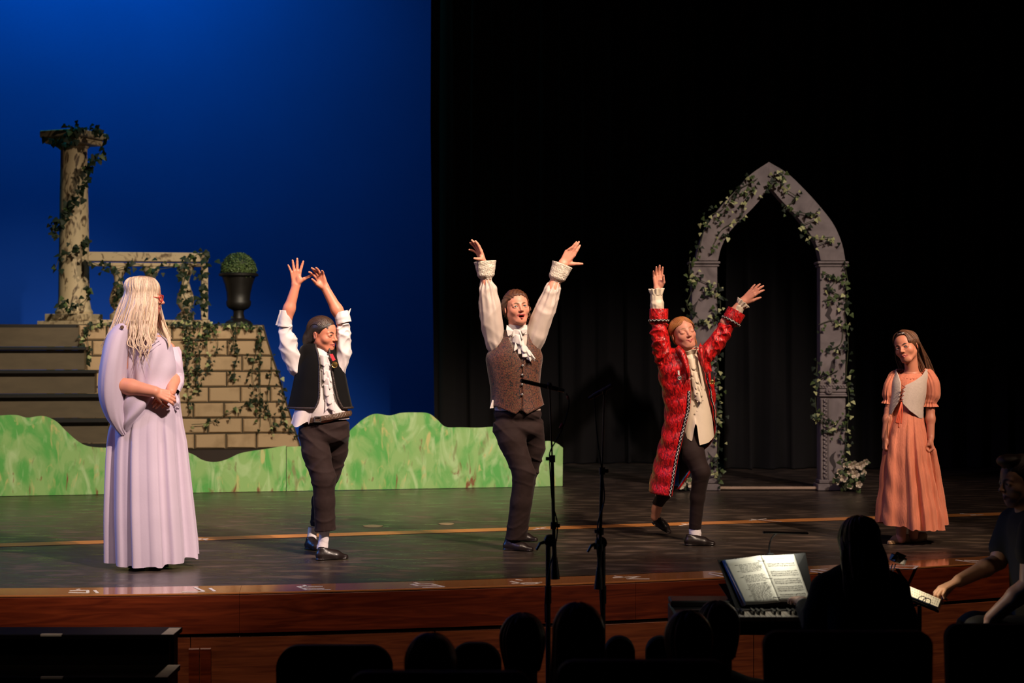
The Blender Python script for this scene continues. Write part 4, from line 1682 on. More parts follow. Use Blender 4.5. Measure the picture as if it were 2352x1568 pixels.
def hair_cap(H, col, grow=.03, hairline=None, h=.003, extra=None, name='hair', parent=None, back=0.0):
    """close cap of hair over the skull; hairline(L) > 0 removes (local coords)"""
    s = H.s
    F = Field(H.C - .75 * s, H.C + .75 * s, h)
    F.ell(H.w(0, .075, .13), V(.325 + grow, .415 + grow, .37 + grow) * s, H.R, .02 * s)
    F.ell(H.w(0, -.09, .14), V(.285 + grow, .285 + grow * .6, .30 + grow), H.R, .05 * s) if False else None
    F.ell(H.w(0, .13, -.05), V(.29 + grow, .32 + grow, .33 + grow) * s, H.R, .05 * s)
    if extra: extra(F)
    if hairline is not None:
        def cutf(X, Y, Z):
            x, y, z = X - H.C[0], Y - H.C[1], Z - H.C[2]
            L = [(x * H.R[0, i] + y * H.R[1, i] + z * H.R[2, i]) / s for i in range(3)]
            return hairline(*L) * s
        G = cutf(F.ax[0][:, None, None], F.ax[1][None, :, None], F.ax[2][None, None, :]).astype(np.float32)
        F.F += np.clip(G + .10 * s, 0, .12 * s) * (grow * .8 / .10)
        F.F = np.maximum(F.F, G)
    v, q = F.mesh()
    v = relax(v, q, 1, .4)
    c = np.tile(np.array(col), (len(v), 1))
    return v, q, c


def hair_join(parent, parts, name='hair'):
    vs, fs, cs, n = [], [], [], 0
    for v, q, c in parts:
        vs.append(v); fs.append(q + n); cs.append(c); n += len(v)
    return mesh_obj(name, np.vstack(vs), np.vstack(fs).astype(int), M_hair, parent, True, np.vstack(cs))


def button(parent, c, nrm, r, mat, name='button'):
    q = Vector(nrm).to_track_quat('Z', 'Y').to_matrix()
    return MB().lathe([(r, 0), (r, r * .4), (r * .8, r * .6), (r * .3, r * .55), (.0005, r * .5)], c, 12, q).build(name, mat, parent, True)


def shoe_mesh(heel, toe, w=.042, hgt=.06, h=.0045, up=(0, 0, 1), top=.075, extra=None, lean=None):
    """slipper from heel to toe points on the sole line"""
    heel = np.array(heel, float); toe = np.array(toe, float); up = np.array(up, float)
    d = unit(toe - heel)
    sd = np.cross(up, d)
    F = Field(np.minimum(heel, toe) - .09, np.maximum(heel, toe) + V(.09, .09, .16), h)
    L = np.linalg.norm(toe - heel)
    a = heel + d * w * .95 + up * .026
    b = heel + d * L * .60 + up * .022
    c = toe - d * w * .62 + up * .015
    F.cone(a, b, w * .84, w * .98, .015, flat=(up, .78))
    F.cone(b, c, w * .98, w * .55, .015, flat=(up, .70))
    F.cone(a + up * .008, a + up * top * .50 + d * .004, w * .78, w * .70, .015)
    F.cone(a + up * .016 + d * .03, b + up * .010, w * .70, w * .50, .025)
    F.cone(heel + d * w * .9 + up * .006, toe - d * w * .75 + up * .006, w * .92, w * .72, .002, flat=(up, .22))
    # flat sole
    z0 = heel @ up

    def sole(X, Y, Z):
        t = np.clip(((X - heel[0]) * d[0] + (Y - heel[1]) * d[1] + (Z - heel[2]) * d[2]) / L, 0, 1)
        return -((X - heel[0]) * up[0] + (Y - heel[1]) * up[1] + (Z - heel[2]) * up[2]) + 0.001
    F.cut(sole)
    # opening
    if top > 0:
        F.ell(a + up * (top * .50 + .034) + d * .022, V(.052, .030, .030), np.stack([d, sd, up], 1), .004, 'sub')
    if extra: extra(F, a, b, c, d, up, sd)
    return F.mesh()


def comb_back(H, col, n, seed, w=.006, a0=-70, a1=92, temple=42, xm=.33, cvar=(.7, 1.9), part=None):
    """strands combed back over the skull from the hairline"""
    r = random.Random(seed)
    cur, cols = [], []
    for i in range(n):
        x = r.uniform(-xm, xm)
        if part is not None:
            x = part + (x - part)
        st = a0 + temple * (x / .33) ** 2 + r.uniform(-5, 9)
        pts = []
        for t in np.linspace(0, 1, 6):
            th = math.radians(st + (a1 + r.uniform(-3, 3) - st) * t)
            rd = math.sqrt(max(.05, 1 - (x / .372) ** 2))
            off = .0 if t == 0 else .012
            pts.append(H.w(x, .075 + (.440 + off) * rd * math.sin(th), .13 + (.397 + off) * rd * math.cos(th)))
        cur.append((pts, w, .0035, lambda p: p - H.C)); cols.append(np.array(col) * r.uniform(*cvar))
    return cur, cols


def long_hair(H, n, col, seed, phis, drop, fall, w=.007, root=None, cvar=(.7, 1.25), part_x=0.0, th0=8, th1=95, grow=.02, wave=.004):
    """straight locks from a parting: phi azimuth in head space (0 = figure's left, 90 = back); fall(p, t, phi) moves hanging points"""
    r = random.Random(seed)
    cur, cols = [], []
    for i in range(n):
        phi = math.radians(r.uniform(*phis))
        pts = []
        py_ = r.uniform(-.22, .30)
        c, s_ = math.cos(phi), math.sin(phi)
        g = grow + r.uniform(0, .02)
        for t in np.linspace(0, 1, 5):
            th = math.radians(th0 + (th1 - th0) * t)
            x = part_x * (1 - t) + (.325 + g) * math.sin(th) * c
            y = .075 + (.415 + g) * math.sin(th) * s_ + py_ * (1 - t) * .8
            z = .13 + (.375 + g) * math.cos(th) * math.sqrt(max(.05, 1 - (py_ * (1 - t) * .8 / .44) ** 2))
            pts.append(H.w(x, y, z))
        base = pts[-1]
        D = drop(phi) * r.uniform(.82, 1.08)
        ph = r.uniform(0, 6)
        for t in (.25, .5, .75, 1.0):
            p = base + V(0, 0, -D * t)
            p = p + V(math.sin(ph + 5 * t), math.cos(ph + 4 * t), 0) * wave * (1 + t)
            pts.append(np.array(fall(p, t, phi)))
        k = r.uniform(*cvar)
        if root is not None:
            cols.append(lambda t, k=k: (np.array(root) * max(0, 1 - t * 7) + np.array(col) * min(1, t * 7)) * k)
        else:
            cols.append(np.array(col) * k)
        cur.append((pts, w * r.uniform(.6, 1.4), .004, lambda p: (p - H.C) * V(1, 1, .3)))
    return cur, cols


def edge_tube(parent, pts, r, mat, name='trim', seg=6):
    v, f = tube_mesh(pts, r, seg)
    return mesh_obj(name, v, f, mat, parent)


def braid_trim(parent, pts, out, w, mats, name='braid_trim', zig=.012):
    """dark ribbon with a pale zigzag laid along a path"""
    ps = [np.array(p) for p in pts]
    n = len(ps)
    rows, zz = [], []
    acc = 0
    for i, p in enumerate(ps):
        T = unit(ps[min(i + 1, n - 1)] - ps[max(i - 1, 0)])
        O = np.array(out(p) if callable(out) else out, float); O = unit(O - T * (O @ T))
        S = np.cross(T, O)
        rows.append([p - S * w / 2 + O * .002, p + S * w / 2 + O * .002])
    v, f = ribbon_mesh(rows)
    o = mesh_obj(name, v, f, mats[0], parent)
    solid(o, .003, 0)
    tot = sum(np.linalg.norm(ps[i + 1] - ps[i]) for i in range(n - 1))
    m = max(4, int(tot / zig))
    sp = smooth_path(pts, m)
    for i, p in enumerate(sp):
        p = np.array(p)
        T = unit(np.array(sp[min(i + 1, m - 1)]) - np.array(sp[max(i - 1, 0)]))
        O = np.array(out(p) if callable(out) else out, float); O = unit(O - T * (O @ T))
        S = np.cross(T, O)
        zz.append(p + S * w * .30 * (1 if i % 2 else -1) + O * .005)
    v, f = tube_mesh(zz, w * .13, 4)
    mesh_obj('zigzag', v, f, mats[1], o)
    return o

# ------------------------------------------------------------------ wardrobe helpers
def std_hairline(x, y, z, fwd=0.0, nz=1.0):
    z = z + .16 * (x * x / .09) * np.clip(z * 4, 0, 1) * .35 + nz * (.012 * np.sin(x * 70) + .01 * np.sin(x * 31 + 2))
    yb = np.interp(z, [-.5, -.30, -.12, .0, .10, .20, .275, .36], [.30, .20, .09, .0, -.085, -.17, -.28, -.46]) - fwd
    return np.maximum(-(y - yb), -.38 - z)


def trousers(parent, ells, legs, hems, mat, h=.005, wr=.0045, seed=1, name='trousers', creases=()):
    pts = np.array([tuple(p) for ch, _ in legs for p in ch] + [tuple(np.array(c) + np.array(r)) for c, r in ells] + [tuple(np.array(c) - np.array(r)) for c, r in ells])
    F = Field(pts.min(0) - .13, pts.max(0) + .13, h)
    for c, r in ells:
        F.ell(c, r, None, .03)
    for ch, rad in legs:
        F.chain([tuple(p) for p in ch], rad, .02)
    r = random.Random(seed)
    ph = [r.uniform(0, 6.28) for _ in range(8)]
    X0, Y0, Z0 = pts.mean(0)

    def wrk(X, Y, Z):
        x, y, z = X - X0, Y - Y0, Z - Z0
        rg = lambda p: (1 - np.abs(np.sin(p))) ** 2.6
        zt = (Z - pts[:, 2].min()) / max(.1, pts[:, 2].max() - pts[:, 2].min())
        hip = np.exp(-((zt - .86) / .16) ** 2)
        kn = np.exp(-((zt - .52) / .13) ** 2)
        ank = np.exp(-((zt - .08) / .12) ** 2)
        a = rg(26 * z + 17 * x + 5 * y + 1.6 * np.sin(8 * x + ph[0]) + ph[1]) * (.35 + .65 * np.sin(9 * x + 5 * z + ph[2]) ** 2)
        b = rg(21 * z - 19 * x + 1.3 * np.sin(9 * z + ph[3]) + ph[4]) * np.sin(6 * z + 7 * x + ph[5]) ** 2
        c = rg(38 * z + 8 * x * np.sin(ph[6]) + 1.2 * np.sin(14 * x + ph[7])) * (.4 + .6 * np.sin(12 * x + ph[1]) ** 2)
        d = rg(42 * z - 12 * x + 1.5 * np.sin(20 * x + ph[2]))
        return -wr * 2.0 * (hip * (a + .5 * c) + kn * (c + .5 * b) + .5 * ank * d + .22 * b)
    F.warp(wrk)
    for c, hs, R in hems:
        F.box(c, hs, R, 0, 0, 'sub')
    v, q = F.mesh()
    return mesh_obj(name, relax(v, q, 1, .4), q, mat, parent)


def hem_box(p, d=(0, 0, -1), half=.14, deep=.12):
    """removes everything beyond point p in direction d"""
    d = unit(d)
    z = -d
    x = unit(np.cross(np.array([0, 1, 0.01]), z))
    y = np.cross(z, x)
    return (np.array(p) + d * deep, V(half, half, deep), np.stack([x, y, z], 1))


def px_tube(Yp, keys, wr=.004, freq=26, gath0=0.0, gath1=0.0, ng=13, seed=1, seg=56, rings=64, twist=0.0):
    """sleeve through keys (px, py, dy, r_px); gathers at start / end, cross wrinkles"""
    k = Yp / FPX
    path = [P(a, b, Yp) + Vector((0, c, 0)) for a, b, c, _ in keys]
    rad = [q[3] * k for q in keys]
    tt = np.linspace(0, 1, len(keys))
    r = random.Random(seed)
    ph = [r.uniform(0, 6.28) for _ in range(7)]

    def fn(t, U):
        base = curve_interp(list(zip(tt, rad)), t)
        g = gath0 * max(0, 1 - t / .45) + gath1 * max(0, (t - .35) / .65)
        e = g * (np.cos(ng * U + 2.0 * np.sin(U + ph[0]) + twist * t) + .4 * np.cos((ng + 5) * U + ph[1]))
        rg = lambda p: 2 * (1 - np.abs(np.sin(p / 2))) ** 1.5 - .8
        w = wr * (rg(freq * t + 2.2 * np.sin(U + ph[2] + 1.5 * t) + ph[3]) * (.55 + .45 * np.sin(2 * U + ph[4] + 3 * t))
                  + .6 * rg(freq * 1.7 * t - 2.8 * np.sin(U * 2 + ph[5] + 2 * t) + ph[6]) * (.5 + .5 * np.sin(U + ph[0] + 5 * t))
                  + .5 * rg(3 * U + freq * .5 * t + 1.5 * np.sin(7 * t + ph[4])))
        return base + e + w
    return loft(path, fn, seg, rings)


def ruffle(center, across, down, out, w, hgt, amp, waves, seed, n=34, m=9, taper=.45):
    """wavy tier of cloth"""
    r = random.Random(seed)
    c = np.array(center, float); A = unit(across); Dn = unit(down); O = unit(out)
    p0, p1 = r.uniform(0, 6), r.uniform(0, 6)
    rows = []
    for i in range(m):
        t = i / (m - 1)
        row = []
        for k in range(n):
            s = -1 + 2 * k / (n - 1)
            wv = math.sin(s * waves + p0 + .8 * math.sin(s * 3 + p1))
            row.append(c + A * (s * w * (taper + (1 - taper) * t) + .25 * amp * t * math.cos(s * waves + p0)) + Dn * (t * hgt * (1 + .12 * wv)) + O * (amp * t * (.6 + wv) - .3 * w * s * s))
        rows.append(row)
    return ribbon_mesh(rows)


def ring_ruffle(center, axis, r0, r1, ln, amp, waves, seed, n=120, m=8, flatv=None):
    """ruffle around a limb or neck"""
    rr = random.Random(seed)
    c = np.array(center, float); ax = unit(axis)
    t1 = unit(np.cross(ax, [0.13, 1, .2])); t2 = np.cross(ax, t1)
    p0 = rr.uniform(0, 6)
    v = []
    for i in range(m):
        t = i / (m - 1)
        for k in range(n):
            u = 2 * PI * k / n
            wv = math.sin(u * waves + p0 + .9 * math.sin(u * 2 + p0))
            rad = r0 + (r1 - r0) * t + amp * t * wv
            v.append(c + (t1 * math.cos(u) + t2 * math.sin(u)) * rad + ax * (ln * t + .3 * amp * t * math.cos(u * waves * .7)))
    f = [(i * n + k, i * n + (k + 1) % n, (i + 1) * n + (k + 1) % n, (i + 1) * n + k) for i in range(m - 1) for k in range(n)]
    return v, f


M_whitecloth = pmat('white_cotton_shirt', (.62, .56, .53), .75, var=.05, scale=8, bump=.10, bscale=26, sheen=.15)
M_cream = pmat('cream_satin_shirt', (.66, .55, .42), .5, var=.06, scale=8, bump=.10, bscale=24, sheen=.1)
M_ivory = pmat('ivory_poet_shirt', (.45, .355, .31), .6, var=.05, scale=8, bump=.10, bscale=24, sheen=.15)
M_darktrouser = pmat('brown_black_trouser_cloth', (.022, .0125, .0115), .8, spec=.15, var=.12, scale=40, bump=.25, bscale=26, sheen=.05)
M_leather = pmat('dark_brown_leather', (.013, .008, .0075), .36, var=.25, scale=30, bump=.12, bscale=60)
M_sock = pmat('white_cotton_sock', (.72, .66, .68), .85, var=.06, scale=50, bump=.15, bscale=120)
M_silver = pmat('dull_silver', (.5, .48, .45), .35, metallic=1.0)
M_gold = pmat('gold_medal_metal', (.70, .48, .16), .3, metallic=1.0, var=.2, scale=80)

# ------------------------------------------------------------------ performer in the brocade vest
def brocade_mat():
    m = bpy.data.materials.new('rust_paisley_brocade')
    m.use_nodes = True
    nt = NT(m)
    bs = nt.n['Principled BSDF']
    tc = nt.new('ShaderNodeTexCoord')
    n1 = nt.new('ShaderNodeTexNoise'); n1.inputs['Scale'].default_value = 55; n1.inputs['Detail'].default_value = 3; n1.inputs['Distortion'].default_value = 2.2
    n2 = nt.new('ShaderNodeTexNoise'); n2.inputs['Scale'].default_value = 16; n2.inputs['Detail'].default_value = 2; n2.inputs['Distortion'].default_value = 1.2
    v1 = nt.new('ShaderNodeTexVoronoi'); v1.inputs['Scale'].default_value = 60; v1.feature = 'DISTANCE_TO_EDGE'
    for n in (n1, n2): nt.link(tc.outputs['Object'], n.inputs['Vector'])
    nt.link(n2.outputs['Color'], v1.inputs['Vector'])
    nt.link(tc.outputs['Object'], v1.inputs['Vector'])
    r1 = nt.new('ShaderNodeValToRGB')
    e = r1.color_ramp.elements
    e[0].position = .40; e[0].color = (.010, .007, .006, 1)
    e[1].position = .52; e[1].color = (.15, .034, .016, 1)
    q = e.new(.60); q.color = (.10, .050, .018, 1)
    q = e.new(.70); q.color = (.035, .022, .012, 1)
    nt.link(n1.outputs['Fac'], r1.inputs[0])
    r2 = nt.new('ShaderNodeValToRGB')
    r2.color_ramp.elements[0].position = .02; r2.color_ramp.elements[0].color = (.25, .2, .2, 1)
    r2.color_ramp.elements[1].position = .10; r2.color_ramp.elements[1].color = (1, 1, 1, 1)
    nt.link(v1.outputs['Distance'], r2.inputs[0])
    mx = nt.new('ShaderNodeMix', data_type='RGBA', blend_type='MULTIPLY')
    mx.inputs[0].default_value = .8
    nt.link(r1.outputs[0], mx.inputs[6]); nt.link(r2.outputs[0], mx.inputs[7])
    nt.link(mx.outputs[2], bs.inputs['Base Color'])
    bs.inputs['Roughness'].default_value = .55
    bs.inputs['Sheen Weight'].default_value = .2
    bp = nt.new('ShaderNodeBump'); bp.inputs['Strength'].default_value = .25; bp.inputs['Distance'].default_value = .004
    nt.link(n1.outputs['Fac'], bp.inputs['Height']); nt.link(bp.outputs[0], bs.inputs['Normal'])
    return m


def performer_brocade():
    Yp = 9.65
    k = Yp / FPX
    J = lambda a, b, dy=0.0: np.array(P(a, b, Yp)) + V(0, dy, 0)
    foot = floor_pt(1188, 1262)
    root = empty('person', foot, 'performer in brown paisley vest with white jabot, both arms raised wide', 'person')
    skin = (.60, .245, .165)
    H = Head(J(1187, 707, -.01), .212, yaw=17, pitch=-5, roll=-5, skin=skin, lip=(.42, .075, .07), brow=(.13, .065, .035), mouth_open=1.0, smile=.5, eye_open=.85, iris=(.05, .06, .06), blush=.3, jaw=.98, nose=.9, look=(-.15, .1))
    head = H.sculpt(J(1190, 775, .02), .052)
    armL = arm_mesh(J(1124, 700), J(1112, 608), V(-.36, -.12, .93), V(-.85, -.5, -.30), 1, .178,
                    [(4, 6, 8, 6), (1, 10, 10, 8), (-3, 14, 12, 8), (-16, 34, 14, 8)], [(.62, .60, .55), (.35, .25, .95)], .036, .026)
    armR = arm_mesh(J(1258, 690), J(1292, 607), V(.56, -.08, .82), V(.10, 1, -.05), -1, .176,
                    [(-4, -4, 12, 8), (-2, -10, 8, 8), (3, -16, 8, 8), (20, -22, 10, 8)], [(.55, .85, .1), (.55, .80, .0)], .036, .026)
    core = core_mesh([([J(1190, 775, .02), J(1188, 850, .03), J(1190, 940, .03)], [.06, .10, .10]), ([J(1150, 800, .03), J(1124, 700)], [.036, .03]), ([J(1226, 795, .03), J(1256, 700)], [.036, .03]),
                      ([J(1172, 980, 0), J(1203, 1085, -.06), J(1186, 1235, .0)], [.05, .04, .024]), ([J(1222, 980, .05), J(1214, 1085, .14), J(1192, 1222, .45)], [.05, .04, .024])])
    join_body(root, [head, armL, armR, core], skin)
    H.eyes(root)
    # hair: brown, drawn back with loose curls at the nape
    hc = (.075, .026, .012)

    def ex(F):
        F.ell(H.w(.12, .34, -.05), V(.27, .22, .26) * H.s, H.R, .06 * H.s)
        F.ell(H.w(.22, .16, .04), V(.19, .22, .30) * H.s, H.R, .06 * H.s)
        F.ell(H.w(-.22, .16, .04), V(.19, .22, .30) * H.s, H.R, .06 * H.s)

    def hl(x, y, z):
        return std_hairline(x, y, z) + .02 * np.sin(26 * x) * np.sin(19 * z)
    v, q, c = hair_cap(H, hc, .06, hl, extra=ex)
    L = H.local(v)
    v = v + (np.sin(L[:, :1] * 60 + 3 * np.sin(L[:, 2:3] * 20)) * .0018) * unit_rows(v - H.C)
    hair = hair_join(root, [(v, q, c)])
    cur, cols = comb_back(H, hc, 150, 3, a0=-80, temple=44)
    r = random.Random(3)
    for i in range(110):       # curls
        a = r.uniform(-.2, 1)
        b0 = V((.18 + .18 * a) * (1 if i % 3 else -1), .18 + r.uniform(-.1, .25), .28 - .45 * r.random())
        pts = []
        ph = r.uniform(0, 6)
        for t in np.linspace(0, 1, 7):
            pts.append(H.w(b0[0] + .10 * t + .05 * math.sin(ph + 9 * t), b0[1] + .05 * math.cos(ph + 9 * t), b0[2] - .30 * t))
        cur.append((pts, .004, .003, lambda p: p - H.C)); cols.append(np.array(hc) * r.uniform(.6, 1.8))
    locks(hair, cur, cols, 'strand', 5, 14)
    # shirt: torso, sleeves, cuffs, collar, jabot
    sh = mesh_obj('shirt', *rows_loft([(762, 1168, 1210, .06, .02), (785, 1145, 1228, .085, .02), (815, 1126, 1238, .10, .02), (880, 1134, 1234, .10, .02), (942, 1136, 1242, .105, .02)], Yp), M_ivory, root)
    mesh_obj('sleeve', *px_tube(Yp, [(1158, 822, .02, 15), (1139, 788, .01, 23), (1131, 745, 0, 26), (1126, 705, 0, 25.5), (1121, 668, 0, 20), (1117, 641, 0, 11)], .0045, 23, .003, .007, 10, 4), M_ivory, sh)
    mesh_obj('sleeve', *px_tube(Yp, [(1214, 818, .02, 15), (1230, 775, .01, 24), (1243, 735, 0, 25), (1256, 702, 0, 23), (1268, 668, 0, 17.5), (1276, 646, 0, 11)], .0042, 23, .003, .007, 10, 9), M_ivory, sh)
    for pts, rr in (([(1117, 642), (1116, 630), (1115, 612), (1114, 600)], (11, 19, 22, 24.5)), ([(1276, 647), (1280, 636), (1287, 620), (1292, 607)], (11, 19, 21, 23))):
        v, f = px_tube(Yp, [(a, b, 0, q) for (a, b), q in zip(pts, rr)], .0010, 9, .0016, .0012, 9, 5, rings=24)
        solid(mesh_obj('cuff', v, f, M_lace, sh), .003)
    for sx, pts in ((-1, [(1164, 746), (1180, 760), (1175, 768), (1167, 772), (1163, 757)]), (1, [(1211, 746), (1196, 758), (1201, 767), (1209, 763), (1211, 757)])):
        v = [tuple(J(a, b, -.062 + .03 * (i == 0))) for i, (a, b) in enumerate(pts)]
        solid(mesh_obj('collar_wing', v, [(0, 1, 2, 3, 4)], M_whitecloth, sh, False), .004)
    v, f = px_tube(Yp, [(1189, 770, .015, 24), (1188, 756, .015, 22.5), (1188, 749, .02, 21.5)], .0006, 4, rings=10)
    solid(mesh_obj('collar_band', v, f, M_whitecloth, sh), .003)
    for i, (a, b, w_, hh) in enumerate(((1188, 757, 11, 17), (1189, 768, 13, 20), (1193, 780, 14, 22), (1199, 792, 15, 20), (1207, 802, 14, 16), (1212, 810, 9, 16))):
        v, f = ruffle(J(a, b, -.085 - .004 * i), (1, 0, -.12), (.35 if i > 2 else .12, -.05, -1), (0, -1, 0), w_ * 1.1 * k, hh * 1.15 * k, .016, 3.2, 20 + i, taper=.6)
        solid(mesh_obj('jabot_ruffle', v, f, M_whitecloth, sh), .0015)
    # untucked shirt corner at the left hip
    v, f = ruffle(J(1133, 918, -.04), (.8, .3, -.2), (-.1, 0, -1), (-.4, -1, 0), 7 * k, 18 * k, .006, 3, 61)
    mesh_obj('shirt_tail', v, f, M_whitecloth, sh)

    # vest
    M_br = brocade_mat()
    tips = lambda x: np.interp(x, [1128, 1140, 1186, 1197, 1210, 1247], [0, 1, 20, 8, 20, 0])

    def zo(U, py, t):
        xc, a = 1189, 59
        x = xc + a * np.sin(U)
        fr = np.cos(U) > -.2
        return -np.where(fr, tips(x), 0) * k * np.clip((t - .55) / .45, 0, 1) ** 1.5
    inner = lambda py: (interp([(756, 1160), (775, 1168), (800, 1180), (830, 1198), (960, 1198)], py), interp([(756, 1214), (775, 1212), (800, 1209), (830, 1200), (960, 1198.6)], py))
    fold = wob(4, 4, 2, 5)
    vest = mesh_obj('vest', *rows_loft([(758, 1157, 1217, .070, .02), (775, 1150, 1224, .085, .02), (795, 1133, 1235, .102, .02), (818, 1118, 1244, .114, .02), (850, 1121, 1241, .118, .02), (885, 1127, 1239, .115, .02), (910, 1129, 1243, .114, .02), (930, 1128, 1248, .116, .02)],
                                     Yp, 110, 70, lambda U, py, t: .003 * fold(U + py * .01), inner, zo), M_br, root)
    solid(vest, .006)
    for px, py in ((1200, 839), (1199, 860), (1199, 882), (1199, 905)):
        button(vest, J(px, py, -.106), (0, -1, .05), .0075, M_silver)
    trousers(root, [(J(1189, 950, .02), V(.148, .10, .06)), (J(1189, 985, .02), V(.150, .10, .07))],
             [([J(1163, 985, 0), J(1176, 1012, -.03), J(1203, 1085, -.06), J(1197, 1150, -.04), J(1184, 1245, .0)], [.080, .080, .066, .064, .065]),
              ([J(1220, 985, .05), J(1224, 1030, .10), J(1212, 1085, .16), J(1192, 1225, .45)], [.080, .074, .062, .062])],
             [hem_box(J(1184, 1238, 0)), hem_box(J(1192, 1222, .45)), hem_box(J(1190, 935, .02), (0, 0, 1), .25)], M_darktrouser, seed=3)
    # sock and shoes
    mesh_obj('sock', *px_tube(Yp, [(1180, 1225, .02, 13), (1177, 1252, .02, 13)], .0008, 20, rings=14), M_sock, root)
    v, q = shoe_mesh(floor_pt(1155, 1263) + Vector((0, .02, 0)), floor_pt(1226, 1266), .036, top=.07)
    mesh_obj('shoe', v, q, M_leather, root)
    b = np.array(J(1186, 1240, .45)); b[2] = .002
    v, q = shoe_mesh(b + V(-.05, .03, 0), b + V(.14, -.06, 0), .036, top=.07)
    mesh_obj('shoe', v, q, M_leather, root)
    return root


def unit_rows(a):
    return a / np.maximum(np.linalg.norm(a, axis=1, keepdims=True), 1e-9)


performer_brocade()

# ------------------------------------------------------------------ performer in the black velvet vest
M_velvet = pmat('black_velvet', (.0035, .003, .003), .85, spec=.12, var=.2, scale=12, sheen=.10, sheen_rough=.3)
M_braidtrim = pmat('dark_brown_braid', (.030, .018, .014), .45, var=.3, scale=90, bump=.6, bscale=160)
M_belt = pmat('woven_brown_leather', (.075, .042, .026), .4, var=.4, scale=60, bump=.5, bscale=90)
M_ribbon = pmat('red_medal_ribbon', (.55, .035, .05), .5, var=.1)
M_whitesilk = pmat('white_dress_shirt', (.57, .50, .50), .7, var=.05, scale=8, bump=.10, bscale=26, sheen=.15)


